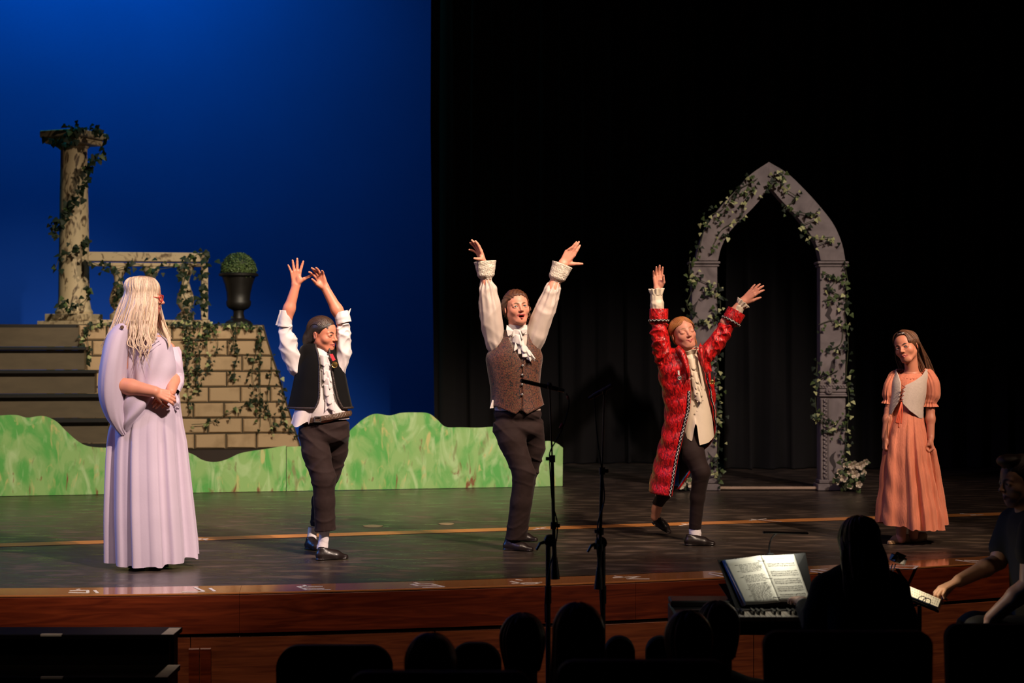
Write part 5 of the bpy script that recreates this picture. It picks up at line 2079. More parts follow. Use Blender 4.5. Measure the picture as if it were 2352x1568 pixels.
def performer_velvet():
    Yp = 9.4
    k = Yp / FPX
    J = lambda a, b, dy=0.0: np.array(P(a, b, Yp)) + V(0, dy, 0)
    root = empty('person', floor_pt(750, 1278), 'performer in black velvet vest and rolled white sleeves, hands touching overhead', 'person')
    skin = (.54, .195, .12)
    H = Head(J(742, 768, 0), .206, yaw=63, pitch=6, roll=-3, skin=skin, lip=(.36, .085, .07), brow=(.03, .016, .012), eye_open=.8, iris=(.03, .02, .015), jaw=.94, look=(-.1, .0), nose=.95)
    head = H.sculpt(J(725, 822, .03), .048)
    armL = arm_mesh(J(656, 738, .0), J(680, 655, 0), V(-.02, -.05, 1), V(.05, -1, .05), 1, .164,
                    [(19, -4, 4, 4), (2, -3, 5, 4), (-7, 0, 5, 4), (-22, 4, 8, 6)], [(.52, .85, .12), (.42, .92, .05)], .036, .025)
    armR = arm_mesh(J(788, 738, .0), J(747, 661, 0), V(-.40, -.18, .90), V(-.22, -1, -.20), -1, .160,
                    [(14, 18, 24, 14), (3, 14, 22, 14), (-6, 16, 22, 14), (-24, 22, 26, 16)], [(.7, .3, .5), (.75, .0, .6)], .036, .025)
    core = core_mesh([([J(728, 822, .03), J(738, 870, .03), J(745, 960, .02)], [.055, .09, .10]), ([J(692, 842, .03), J(668, 800, .02), J(654, 745)], [.028, .026, .026]), ([J(766, 845, .03), J(786, 800, .02), J(788, 745)], [.028, .026, .026]),
                      ([J(716, 1000, 0), J(746, 1095, -.06), J(744, 1240, -.02)], [.05, .04, .024]), ([J(772, 995, .05), J(752, 1090, .14), J(714, 1228, .36)], [.05, .04, .022])])
    join_body(root, [head, armL, armR, core], skin)
    H.eyes(root)
    hc = (.016, .010, .008)

    def ex(F):
        F.ell(H.w(-.05, .42, -.18), V(.24, .20, .30) * H.s, H.R, .08 * H.s)
        F.ell(H.w(-.02, .38, -.42), V(.13, .13, .2) * H.s, H.R, .08 * H.s)

    def hl(x, y, z):
        ear = .115 - np.sqrt((np.abs(x) - .34) ** 2 + (y - .05) ** 2 + (z + .03) ** 2)
        return np.maximum(std_hairline(x, y, z, .05, 0) - np.maximum(0, -.38 - z) * 0, ear)
    hair = hair_join(root, [hair_cap(H, hc, .045, lambda x, y, z: np.where(y > .25, -.2, hl(x, y, z)), extra=ex)])
    cur, cols = comb_back(H, (.035, .018, .011), 150, 5, .006, -84, 100, 46, cvar=(.4, 2.2))
    r = random.Random(8)
    for i in range(30):      # swept side hair over the temple
        z0 = r.uniform(.02, .24)
        pts = [H.w(-.20 - .10 * t - .04 * math.sin(PI * t), -.30 + .12 * (z0 < .1) + .50 * t, z0 + .05 * math.sin(PI * t) - .16 * t * t) for t in np.linspace(0, 1, 6)]
        cur.append((pts, .004, .003, lambda p: p - H.C)); cols.append(np.array((.05, .035, .035)) * r.uniform(.3, 1.6))
    locks(hair, cur, cols, 'strand', 5, 14)

    fold = wob(14, 5, 2, 7)
    sh = mesh_obj('shirt', *rows_loft([(798, 702, 764, .065, .03), (815, 694, 770, .085, .03), (850, 688, 780, .10, .03), (900, 681, 790, .108, .03), (940, 680, 798, .115, .02), (962, 688, 801, .112, .02)], Yp, 90, 60,
                                      lambda U, py, t: .004 * fold(U * 1 + py * .02) * t), M_whitesilk, root)
    mesh_obj('sleeve', *px_tube(Yp, [(698, 872, .03, 12), (682, 848, .02, 19), (668, 815, .01, 23), (661, 785, 0, 21), (657, 758, 0, 16), (656, 742, 0, 14)], .0075, 22, .003, .0, 9, 11), M_whitesilk, sh)
    mesh_obj('sleeve', *px_tube(Yp, [(762, 868, .03, 12), (778, 845, .02, 18), (788, 812, .01, 18), (788, 780, 0, 17), (788, 758, 0, 16), (788, 742, 0, 15)], .0070, 22, .003, .0, 9, 17), M_whitesilk, sh)
    for keys, sd in (([(654, 751, 0, 15), (655, 735, 0, 14), (657, 713, 0, 13.2)], 1), ([(790, 742, 0, 17), (787, 730, 0, 16.5), (783, 716, 0, 14.5)], 2)):
        solid(mesh_obj('rolled_cuff', *px_tube(Yp, keys, .0012, 7, .0012, .0010, 5, sd, rings=20), M_whitesilk, sh), .004)
    for pts in ([(645, 712), (652, 714), (642, 748), (633, 746)], [(796, 728), (803, 724), (807, 708), (799, 716)]):
        solid(mesh_obj('cuff_flap', [tuple(J(a, b, -.03 + .008 * i)) for i, (a, b) in enumerate(pts)], [(0, 1, 2, 3)], M_whitesilk, sh, False), .003)
    for i in range(7):
        py = 815 + i * 17
        px = 748 + i * 2.2
        v, f = ruffle(J(px, py, -.078 - .004 * i), (1, 0, -.1), (.08, 0, -1), (0, -1, 0), 12 * k, 24 * k, .008, 3.6, 40 + i, taper=.8)
        solid(mesh_obj('shirt_ruffle', v, f, M_whitesilk, sh), .0012)
    v, f = ruffle(J(700, 935, -.085), (1, -.3, .12), (-.25, 0, -1), (-.3, -1, 0), 24 * k, 40 * k, .014, 4.5, 71, taper=.95)
    mesh_obj('shirt_tail', v, f, M_whitesilk, sh)

    inner = lambda py: (interp([(786, 727), (796, 729), (815, 735), (835, 738), (910, 738), (925, 735), (940, 727)], py), interp([(786, 748), (796, 756), (820, 759), (885, 770), (915, 777), (932, 785), (940, 792)], py))
    v, f = rows_loft([(786, 712, 752, .055, .045), (797, 693, 767, .080, .03), (815, 688, 775, .098, .03), (850, 681, 787, .115, .03), (900, 671, 797, .124, .03), (936, 663, 805, .130, .03)], Yp, 100, 60, lambda U, py, t: .004 * fold(U * 2 + .8) * t, inner)
    vest = mesh_obj('vest', v, f, M_velvet, root)
    solid(vest, .008)
    g = v.reshape(60, 101, 3)
    edge = [g[i, 100] for i in range(60)] + [g[59, 100 - j] for j in range(0, 101, 2)] + [g[59 - i, 0] for i in range(60)]
    out = lambda p: p - np.array(J(738, 870, .06)) * V(1, 1, 0) - V(0, 0, p[2])
    edge2 = [p + unit((p - np.array(J(738, 870, .06))) * V(1, 1, 0)) * .009 for p in edge]
    edge_tube(vest, [Vector(p) for p in edge2[::2]], .0065, M_braidtrim, 'braid_trim', 8)
    # medal on the vest
    md = MB()
    md.lathe([(.017, 0), (.0185, .003), (.0175, .006), (.0145, .004), (.012, .007), (.006, .008), (.001, .008)], J(773, 837, -.095), 24, Matrix.Rotation(PI / 2, 3, 'X'))
    mo = md.build('medal', M_gold, vest, True, 40)
    v = [tuple(J(a, b, -.092)) for a, b in ((761, 813), (768, 812), (775, 826), (768, 829))]
    solid(mesh_obj('ribbon', v, [(0, 1, 2, 3)], M_ribbon, mo, False), .003)
    # belt
    br = lambda U, py, t: .004 + .0025 * np.sin(46 * U + (t - .5) * 9) * np.sin(PI * t)
    belt = mesh_obj('belt', *rows_loft([(953, 689, 803, .114, .02), (959, 688, 804, .116, .02), (965, 688, 803, .116, .02)], Yp, 220, 10, br, None, lambda U, py, t: .030 * np.sin(U) * .9), M_belt, root)
    solid(belt, .004)
    bk = MB()
    R_ = Matrix.Rotation(math.radians(5), 3, 'Y')
    c = Vector(J(735, 961, -.108))
    for dx, dz, sx, sz in ((-.018, 0, .006, .034), (.018, 0, .006, .034), (0, .015, .04, .006), (0, -.015, .04, .006)):
        bk.box(c + Vector((dx, 0, dz)), (sx, .006, sz), None, .001)
    bk.build('buckle', M_silver, belt)
    trousers(root, [(J(745, 975, .02), V(.142, .10, .06)), (J(744, 1000, .02), V(.140, .10, .07))],
             [([J(716, 995, 0), J(728, 1040, -.03), J(746, 1096, -.06), J(747, 1150, -.05), J(749, 1225, -.03)], [.078, .080, .068, .062, .062]),
              ([J(774, 990, .05), J(768, 1040, .10), J(752, 1090, .14), J(724, 1160, .26), J(716, 1232, .36)], [.070, .066, .057, .052, .055])],
             [hem_box(J(749, 1217, -.03), (.1, 0, -1)), hem_box(J(716, 1222, .36)), hem_box(J(745, 956, .02), (.05, 0, 1), .25)], M_darktrouser, seed=8, wr=.005)
    mesh_obj('sock', *px_tube(Yp, [(748, 1195, -.03, 13), (745, 1235, -.02, 11.5), (740, 1260, -.01, 13)], .001, 24, rings=18), M_sock, root)
    mesh_obj('sock', *px_tube(Yp + .36, [(718, 1210, 0, 10), (716, 1240, 0, 11)], .001, 20, rings=14), M_sock, root)
    v, q = shoe_mesh(floor_pt(724, 1286), floor_pt(801, 1283), .038, top=.07)
    mesh_obj('shoe', v, q, M_leather, root)
    v, q = shoe_mesh(floor_pt(703, 1260), floor_pt(748, 1266), .038, top=.075)
    mesh_obj('shoe', v, q, M_leather, root)


performer_velvet()

# ------------------------------------------------------------------ performer in the red coat
def crushed_velvet():
    m = bpy.data.materials.new('crushed_red_velvet')
    m.use_nodes = True
    nt = NT(m)
    bs = nt.n['Principled BSDF']
    tc = nt.new('ShaderNodeTexCoord')
    mp = nt.new('ShaderNodeMapping'); mp.inputs['Scale'].default_value = (1.6, 1.2, .8)
    nt.link(tc.outputs['Object'], mp.inputs[0])
    n1 = nt.new('ShaderNodeTexNoise'); n1.inputs['Scale'].default_value = 34; n1.inputs['Detail'].default_value = 4; n1.inputs['Distortion'].default_value = 1.4
    nt.link(mp.outputs[0], n1.inputs['Vector'])
    r1 = nt.new('ShaderNodeValToRGB')
    e = r1.color_ramp.elements
    e[0].position = .38; e[0].color = (.16, .002, .003, 1)
    e[1].position = .62; e[1].color = (.72, .010, .012, 1)
    nt.link(n1.outputs['Fac'], r1.inputs[0])
    nt.link(r1.outputs[0], bs.inputs['Base Color'])
    bs.inputs['Roughness'].default_value = .34
    bs.inputs['Sheen Weight'].default_value = .15
    bs.inputs['Sheen Tint'].default_value = (1, .2, .12, 1)
    bp = nt.new('ShaderNodeBump'); bp.inputs['Strength'].default_value = .6; bp.inputs['Distance'].default_value = .012
    nt.link(n1.outputs['Fac'], bp.inputs['Height']); nt.link(bp.outputs[0], bs.inputs['Normal'])
    return m


M_red = crushed_velvet()
M_bluelining = pmat('blue_satin_lining', (.02, .20, .60), .35, var=.2, scale=14, bump=.3, bscale=18)
M_tights = pmat('black_brown_tights', (.020, .011, .010), .75, spec=.15, var=.1, scale=30, sheen=.05)
M_trimblack = pmat('black_trim_ribbon', (.008, .007, .008), .5)
M_trimwhite = pmat('white_trim_thread', (.60, .56, .52), .6)


def performer_red():
    Yp = 10.1
    k = Yp / FPX
    J = lambda a, b, dy=0.0: np.array(P(a, b, Yp)) + V(0, dy, 0)
    root = empty('person', floor_pt(1590, 1246), 'performer in long red crushed-velvet coat and cream shirt, eyes closed, arms raised', 'person')
    skin = (.65, .275, .185)
    H = Head(J(1569, 766, -.01), .212, yaw=17, pitch=-7, roll=-13, skin=skin, lip=(.50, .13, .11), brow=(.32, .15, .08), closed=True, smile=.9, blush=.45, brow_up=.9, jaw=1.04, nose=.85)
    head = H.sculpt(J(1582, 822, .02), .048)
    armL = arm_mesh(J(1511, 745), J(1511, 664), V(-.02, -.10, 1), V(.10, -1, -.10), 1, .162,
                    [(4, 8, 12, 8), (1, 8, 14, 8), (-4, 10, 14, 8), (-10, 14, 16, 10)], [(.75, .45, .45), (.9, -.15, .45)], .036, .025)
    armR = arm_mesh(J(1665, 740), J(1706, 692), V(.74, -.10, .67), V(.45, .75, -.50), -1, .170,
                    [(3, 10, 10, 8), (0, 2, 8, 8), (-3, -6, 8, 8), (-8, -12, 10, 8)], [(.85, .35, .35), (.9, .2, .3)], .034, .025)
    core = core_mesh([([J(1582, 820, .02), J(1590, 880, .03), J(1598, 955, .02)], [.055, .085, .07]), ([J(1545, 838, .03), J(1511, 745)], [.036, .028]), ([J(1605, 835, .03), J(1665, 740)], [.036, .028])])
    fleshleg = core_mesh([([J(1526, 1150, .30), J(1519, 1180, .33), J(1516, 1200, .34)], [.032, .028, .030])], h=.005)
    join_body(root, [head, armL, armR, core, fleshleg], skin)
    hc = (.40, .15, .045)
    hair = hair_join(root, [hair_cap(H, hc, .035, std_hairline)])
    cur, cols = [], []
    r = random.Random(2)
    for i in range(150):     # parted in the middle, drawn down the sides
        sx = -1 if i % 2 else 1
        u = r.random()
        y0 = -.30 + .55 * u
        pts = []
        for t in np.linspace(0, 1, 7):
            th = math.radians(6 + 92 * t)
            bul = .34 + .035
            ph = -.55 * (1 - u) * math.sin(PI * min(1, t * 1.1)) * .55
            y = y0 + .38 * t * (1 - u * .6) - .16 * math.sin(PI * t) * (1 - u)
            rd = math.sqrt(max(.12, 1 - ((y - .075) / .455) ** 2))
            pts.append(H.w(sx * (.02 + bul * rd * math.sin(th)), y, .13 + .395 * rd * math.cos(th) - .05 * t))
        cur.append((pts, .006, .0035, lambda p: p - H.C)); cols.append(np.array(hc) * r.uniform(.55, 1.35))
    for i in range(8):       # loose wisps in front of the ear
        x = .30 + .05 * r.random()
        pts = [H.w(x - .06 + .05 * t, -.16 + .12 * t + .02 * r.random(), .15 - .62 * t) for t in np.linspace(0, 1, 5)]
        cur.append((pts, .002, .002, lambda p: p - H.C)); cols.append(np.array(hc) * r.uniform(.8, 1.4))
    locks(hair, cur, cols, 'strand', 5, 14)

    fold = wob(31, 5, 2, 6)
    # shirt
    tip = lambda x: np.interp(x, [1560, 1578, 1585, 1591, 1595, 1601, 1622, 1640], [0, 6, 12, -26, -30, 20, 14, -2])

    def zo(U, py, t):
        x = 1600 + 37 * np.sin(U)
        return -np.where(np.cos(U) > -.1, tip(x), 0) * k * np.clip((t - .75) / .25, 0, 1)
    sh = mesh_obj('shirt', *rows_loft([(806, 1566, 1602, .06, .02), (825, 1558, 1612, .085, .02), (860, 1556, 1624, .10, .02), (910, 1556, 1632, .108, .02), (960, 1558, 1636, .112, .01), (1000, 1562, 1639, .118, .0)], Yp, 110, 70,
                                      lambda U, py, t: .005 * fold(U + .4) * t, None, zo), M_cream, root)
    v, f = ring_ruffle(J(1583, 813, .015), V(-.16, -.10, 1), .062, .084, .034, .009, 9, 3)
    solid(mesh_obj('neck_ruffle', v, f, M_cream, sh), .0015)
    for i in range(6):
        v, f = ruffle(J(1585 + i * 2.6, 822 + i * 15, -.080 - .006 * i), (1, 0, -.15), (.16, 0, -1), (0, -1, 0), (13 - .6 * i) * k, 24 * k, .010, 3.8, 80 + i, taper=.8)
        solid(mesh_obj('front_ruffle', v, f, M_cream, sh), .0012)
    for px, py in ((1597, 900), (1597, 921), (1596, 942)):
        button(sh, J(px, py, -.118), (0, -1, 0), .005, M_cream)
    for keys, ax in (([(1511, 712, 0, 15), (1509, 698, 0, 16.5), (1508, 688, 0, 14), (1508, 676, 0, 14)], 0), ([(1691, 718, 0, 12), (1697, 708, 0, 12), (1702, 700, 0, 11)], 1)):
        mesh_obj('shirt_cuff', *px_tube(Yp, keys, .0022, 8, .002, .0015, 8, 3 + ax, rings=26), M_cream, sh)
    for c, a_, r0, r1, ln in ((J(1508, 679), V(-.04, 0, 1), .036, .046, .045), (J(1700, 703), V(.66, 0, .75), .030, .042, .034)):
        v, f = ring_ruffle(c, a_, r0, r1, ln, .008, 10, 5)
        solid(mesh_obj('cuff_ruffle', v, f, M_cream, sh), .0012)

    # coat
    def inner(py):
        il = interp([(800, 1562), (850, 1578), (900, 1583), (940, 1580), (980, 1570), (1020, 1560), (1060, 1551), (1134, 1539)], py)
        ir = interp([(800, 1599), (850, 1612), (900, 1624), (950, 1636), (980, 1641), (1140, 1641)], py)
        return il, ir, interp([(965, 0), (1000, .35), (1050, .9), (1134, 1.5)], py)
    rows = [(800, 1540, 1609, .074, .02), (822, 1518, 1624, .10, .02), (860, 1515, 1637, .122, .02), (900, 1524, 1641, .128, .02), (950, 1530, 1642, .134, .02), (1000, 1522, 1642, .15, .03), (1050, 1510, 1640, .17, .05), (1100, 1499, 1636, .185, .06), (1130, 1494, 1632, .19, .07)]
    cf = wob(9, 6, 3, 9)
    dsp = lambda U, py, t: (.004 + .014 * t * t) * cf(U) + .004 * np.sin(.16 * py + 3 * np.sin(2 * U))
    v, f = rows_loft(rows, Yp, 150, 90, dsp, inner, lambda U, py, t: -.035 * np.clip(t - .6, 0, 1) * (1 + np.sin(U + .6)))
    coat = mesh_obj('coat', v, f, M_red, root)
    solid(coat, .006)
    g = v.reshape(90, 151, 3)
    r2 = [(a, b, c, d - .009, e) for a, b, c, d, e in rows if a > 900]
    v2, f2 = rows_loft([(a, b + 3, c - 3, d, e) for a, b, c, d, e in r2], Yp, 110, 50, lambda U, py, t: dsp(U, py, (py - 800) / 330) - .003, lambda py: (inner(py)[0] - 3, inner(py)[1] - 3, inner(py)[2] + .03),
                       lambda U, py, t: -.035 * np.clip((py - 800) / 330 - .6, 0, 1) * (1 + np.sin(U + .6)) + .015 * t)
    mesh_obj('lining', v2, f2, M_bluelining, coat)
    fl = [[J(1549 + 13 * u, 1058, .06 - .02 * math.sin(6 * u)), J(1546 + 15 * u, 1080, .055 - .025 * math.sin(7 * u)), J(1543 + 17 * u, 1102, .05 - .03 * math.sin(7 * u)), J(1540 + 20 * u, 1121 - 5 * u, .05 - .03 * math.sin(8 * u))] for u in np.linspace(0, 1, 12)]
    solid(mesh_obj('lining_flap', *ribbon_mesh(fl), M_bluelining, coat), .002)
    cen = np.array(J(1585, 900, .02))
    outw = lambda p: (p - cen) * V(1, 1, 0) + V(0, -.02, 0)
    braid_trim(coat, [Vector(g[i, 148] + unit(outw(g[i, 148])) * .008) for i in range(26, 90, 3)], outw, .020, (M_trimblack, M_trimwhite))
    braid_trim(coat, [Vector(g[i, 2] + unit(outw(g[i, 2])) * .008) for i in range(4, 48, 3)], outw, .014, (M_trimblack, M_trimwhite))
    # stand collar and lapel
    for side, pts in (('collar', [(1546, 800, 1556, 792), (1552, 812, 1562, 798), (1560, 826, 1569, 806), (1566, 846, 1576, 826), (1572, 872, 1581, 858)]), ('collar', [(1612, 806, 1605, 788), (1609, 818, 1601, 796), (1613, 838, 1604, 814), (1620, 866, 1612, 846)])):
        rows_ = [[J(a, b, -.085 - .015 * i), J((a + c) / 2, (b + d) / 2, -.105 - .015 * i), J(c, d, -.085 - .012 * i)] for i, (a, b, c, d) in enumerate(pts)]
        vv, ff = ribbon_mesh(rows_)
        solid(mesh_obj(side, vv, ff, M_red, coat), .006)
    vs_ = dict(wr=.0085, freq=40)
    mesh_obj('sleeve', *px_tube(Yp, [(1546, 862, .02, 17), (1531, 832, .01, 22), (1521, 802, 0, 22), (1516, 772, 0, 21), (1514, 748, 0, 18.5), (1513, 734, 0, 18)], .0080, 34, .002, .001, 8, 21, 64, 90), M_red, coat)
    mesh_obj('sleeve', *px_tube(Yp, [(1594, 850, .02, 18), (1612, 826, .01, 22), (1634, 800, 0, 21), (1656, 770, 0, 19.5), (1674, 742, 0, 17), (1681, 732, 0, 17)], .0085, 34, .002, .001, 8, 27, 64, 90), M_red, coat)
    for keys, tp in (([(1513, 740, 0, 19.5), (1513, 724, 0, 20), (1513, 709, 0, 19)], None), ([(1677, 741, 0, 20), (1684, 728, 0, 20.5), (1692, 714, 0, 20)], None)):
        cu = mesh_obj('coat_cuff', *px_tube(Yp, keys, .0015, 6, .002, .002, 12, 3, rings=20), M_red, coat)
        solid(cu, .005)
        a_, b_ = np.array(J(*keys[0][:2])), np.array(J(*keys[2][:2]))
        ax = unit(b_ - a_)
        c = a_ + ax * .012
        t1 = unit(np.cross(ax, [0, 1, .01])); t2 = np.cross(ax, t1)
        ring = [Vector(c + (t1 * math.cos(u) + t2 * math.sin(u)) * 21.6 * k) for u in np.linspace(0, 2 * PI, 40)]
        braid_trim(cu, ring, lambda p, c=c, ax=ax: (p - c) - ax * ((p - c) @ ax), .016, (M_trimblack, M_trimwhite))
    # medals
    md = MB().lathe([(.014, 0), (.015, .003), (.012, .005), (.010, .003), (.004, .005), (.0005, .005)], J(1556, 867, -.125), 18, Matrix.Rotation(PI / 2, 3, 'X')).build('medal', M_silver, coat, True)
    solid(mesh_obj('ribbon', [tuple(J(a, b, -.12)) for a, b in ((1552, 850), (1556, 850), (1557, 860), (1553, 860))], [(0, 1, 2, 3)], M_trimwhite, md, False), .003)
    md = MB().lathe([(.012, 0), (.013, .003), (.010, .006), (.004, .005), (.0005, .005)], J(1631, 875, -.10), 12, Matrix.Rotation(PI / 2, 3, 'X'))
    for q in range(3):
        md.lathe([(.006, 0), (.005, .006), (.0005, .007)], J(1626 + q * 5, 880, -.10), 8, Matrix.Rotation(PI / 2, 3, 'X'))
    md = md.build('brooch', M_gold, coat, True)
    solid(mesh_obj('ribbon', [tuple(J(a, b, -.105)) for a, b in ((1627, 852), (1634, 852), (1635, 872), (1629, 872))], [(0, 1, 2, 3)], M_trimblack, md, False), .003)
    trousers(root, [(J(1596, 985, .02), V(.10, .09, .07))],
             [([J(1580, 1000, 0), J(1589, 1040, -.05), J(1607, 1082, -.09), J(1600, 1140, -.05), J(1595, 1222, -.01)], [.082, .074, .056, .046, .038]),
              ([J(1592, 1000, .04), J(1572, 1065, .14), J(1552, 1110, .22), J(1536, 1140, .28), J(1516, 1178, .33)], [.078, .066, .052, .046, .034])],
             [hem_box(J(1595, 1214, -.01)), hem_box(J(1519, 1170, .33), (-.35, .1, -.9), .09, .06)], M_tights, seed=5, wr=.0015, name='tights')
    mesh_obj('sock', *px_tube(Yp, [(1595, 1204, -.01, 12.5), (1596, 1222, -.01, 14), (1596, 1238, -.01, 15)], .001, 12, rings=14), M_sock, root)
    v, q = shoe_mesh(floor_pt(1570, 1252), floor_pt(1644, 1252), .036, top=.06)
    mesh_obj('shoe', v, q, M_leather, root)
    toe = np.array(floor_pt(1540, 1229)); toe[2] = .004
    heel = np.array(P(1497, 1201, 10.46))
    dd = unit(toe - heel)
    up = unit(np.cross(dd, np.cross([0, 0, 1.], dd)))
    v, q = shoe_mesh(heel, toe, .034, up=up, top=.05)
    v[:, 2] = np.maximum(v[:, 2], .002)
    mesh_obj('shoe', v, q, M_leather, root)


performer_red()

# ------------------------------------------------------------------ girl in the coral dress
M_coral = pmat('coral_crinkle_cotton', (.64, .205, .115), .75, var=.10, scale=30, stretch=(3, 3, .4), bump=.35, bscale=60, bstretch=(4, 4, .3), sheen=.2)
M_bodice = pmat('oatmeal_linen_bodice', (.52, .43, .37), .85, var=.08, scale=60, bump=.15, bscale=120)
M_tie = pmat('orange_red_tie', (.50, .07, .025), .6, var=.15)
M_lacecord = pmat('rust_lacing_cord', (.28, .05, .025), .6)
M_tanshoe = pmat('tan_leather_flat', (.36, .22, .11), .45, var=.15, scale=20)


def performer_coral():
    Yp = 9.98
    k = Yp / FPX
    J = lambda a, b, dy=0.0: np.array(P(a, b, Yp)) + V(0, dy, 0)
    root = empty('person', floor_pt(2085, 1247), 'girl in coral dress and laced oatmeal bodice, long brown hair, holding her skirt', 'person')
    skin = (.55, .215, .13)
    H = Head(J(2081, 797, -.01), .202, yaw=-38, pitch=4, roll=-15, skin=skin, lip=(.42, .10, .085), brow=(.025, .014, .010), eye_open=1.0, iris=(.03, .03, .03), blush=.25, look=(.45, .28), jaw=.96, smile=-.2, nose=.9)
    head = H.sculpt(J(2098, 868, .02), .040, lambda F: F.ell(J(2096, 868, .03), V(.085, .055, .04), None, .03))
    armR = arm_mesh(J(2136, 940, -.01), J(2133, 1003, -.05), V(.10, -.05, -1), V(-1, .1, .0), -1, .150,
                    [(2, 62, 75, 40), (0, 64, 78, 40), (0, 66, 78, 40), (0, 68, 78, 40)], [(.8, .25, .5), (.5, -.2, .85)], .029, .022)
    armL = arm_mesh(J(2044, 940, .03), J(2033, 1004, .0), V(-.05, -.05, -1), V(1, .1, .0), 1, .148,
                    [(2, 62, 75, 40), (0, 64, 78, 40), (0, 66, 78, 40), (0, 68, 78, 40)], [(.8, .25, .5), (.5, -.2, .85)], .028, .022)
    core = core_mesh([([J(2096, 862, .02), J(2090, 900, .03), J(2088, 960, .03)], [.055, .075, .085]), ([J(2132, 868, .02), J(2137, 945, -.01)], [.034, .028]), ([J(2060, 868, .03), J(2044, 945, .03)], [.034, .028]),
                      ([J(2075, 970, .03), J(2070, 1150, .0), J(2066, 1236, -.04)], [.07, .045, .03]), ([J(2105, 970, .05), J(2104, 1150, .05), J(2100, 1232, .02)], [.07, .045, .03])])
    join_body(root, [head, armL, armR, core], skin)
    H.eyes(root)
    hc = (.085, .036, .018)
    hair = hair_join(root, [hair_cap(H, np.array(hc) * .4, .03, lambda x, y, z: std_hairline(x, y, z + .03, .03))])

    def fall(p, t, phi):
        # hangs behind the shoulder on the picture's right
        q = p.copy()
        q[0] = p[0] + k * (44 + 8 * math.sin(phi * 9)) * t ** .8
        q[1] = max(p[1], Yp + .03) + .02 * math.cos(phi * 7)
        return q
    cur, cols = long_hair(H, 230, hc, 4, (-48, 100), lambda ph: .33, fall, .006, cvar=(.45, 1.9), part_x=-.08, grow=.035)
    c2, k2 = long_hair(H, 50, hc, 6, (95, 195), lambda ph: .30, lambda p, t, ph: V(p[0] * (1 - .6 * t) + (J(2120, 900)[0]) * .6 * t, max(p[1], Yp + .09), p[2]), .006, cvar=(.3, .9), part_x=-.06)
    locks(hair, cur + c2, cols + k2, 'strand', 5, 18)
    mb = MB()
    for q in range(5):
        mb.lathe([(.003, 0), (.0035, .002), (.001, .0035)], H.w(-.03 + .045 * q, -.31 + .012 * q, .455 - .012 * q), 8)
    mb.tube([H.w(-.05, -.32, .445), H.w(.06, -.29, .462), H.w(.19, -.24, .43)], .0025, 6)
    mb.build('hair_clip', M_silver, hair, True)

    pl = pleats(5, 15, 1.7)
    wv = wob(3, 5, 3, 8)
    rows = [(858, 2068, 2124, .06, .02), (872, 2058, 2134, .075, .02), (900, 2056, 2126, .085, .02), (945, 2056, 2120, .085, .02), (965, 2050, 2124, .095, .02), (1000, 2038, 2132, .12, .02), (1050, 2030, 2139, .15, .02), (1100, 2026, 2148, .175, .02), (1150, 2021, 2158, .195, .02), (1195, 2016, 2167, .21, .02), (1216, 2017, 2169, .212, .02)]

    def dsp(U, py, t):
        a = np.clip((py - 945) / 120, 0, 1)
        return a * (.013 + .017 * t) * pl(U) + .004 * wv(U) * (1 - a) + .003 * a * np.sin(.09 * py + 4 * np.sin(3 * U))
    dress = mesh_obj('dress', *rows_loft(rows, Yp, 320, 120, dsp, None, lambda U, py, t: np.clip((t - .7) / .3, 0, 1) * (.010 * pl(U * 1 + .3) + .045 * np.clip(-np.sin(U), 0, 1) + .014 * np.cos(U))), M_coral, root)
    # neckline frill
    v, f = ring_ruffle(J(2092, 862, .015), V(-.10, -.45, 1), .066, .070, .012, .003, 22, 2)
    solid(mesh_obj('neck_frill', v, f, M_coral, dress), .0015)
    mesh_obj('puff_sleeve', *px_tube(Yp, [(2122, 852, .02, 9), (2132, 862, .01, 15), (2139, 882, -.01, 18), (2141, 905, -.01, 18), (2137, 921, -.01, 13.5), (2136, 926, -.01, 13), (2136, 934, -.01, 17)], .0022, 9, .004, .005, 13, 6, 90, 60), M_coral, dress)
    mesh_obj('puff_sleeve', *px_tube(Yp, [(2066, 856, .04, 9), (2057, 868, .04, 14), (2049, 888, .04, 16), (2046, 905, .04, 15), (2046, 918, .04, 12), (2045, 928, .04, 15)], .0022, 9, .004, .005, 13, 9, 90, 60), M_coral, dress)
    # gathered fistful of skirt under the right hand
    v, f = px_tube(Yp, [(2134, 1022, -.06, 6), (2138, 1040, -.05, 9), (2146, 1090, -.02, 13), (2154, 1150, .0, 16), (2158, 1205, .01, 19)], .002, 8, .002, .007, 7, 12, 70, 60)
    mesh_obj('skirt_fold', v, f, M_coral, dress)
    # bodice
    inner = lambda py: (interp([(850, 2060), (862, 2062), (880, 2065), (900, 2064), (922, 2060), (940, 2052), (956, 2046)], py), interp([(850, 2122), (862, 2112), (874, 2094), (884, 2074), (892, 2069), (915, 2065), (928, 2068), (942, 2082), (956, 2106)], py))
    bod = mesh_obj('bodice', *rows_loft([(848, 2062, 2130, .072, .02), (862, 2056, 2134, .082, .02), (880, 2050, 2132, .092, .02), (905, 2048, 2128, .096, .02), (930, 2045, 2122, .096, .02), (956, 2042, 2120, .098, .02)], Yp, 110, 60,
                                       lambda U, py, t: .002 * wv(U), inner, lambda U, py, t: -.02 * np.clip(t - .6, 0, 1) * np.sin(U) * 2), M_bodice, root)
    solid(bod, .005)
    zz = []
    for i in range(9):
        py = 884 + i * 4.6
        xx = 2068 - i * .9
        zz.append(Vector(J(xx + (4 if i % 2 else -4), py, -.092)))
    edge_tube(bod, zz, .004, M_lacecord, 'lacing', 6)
    rr = random.Random(4)
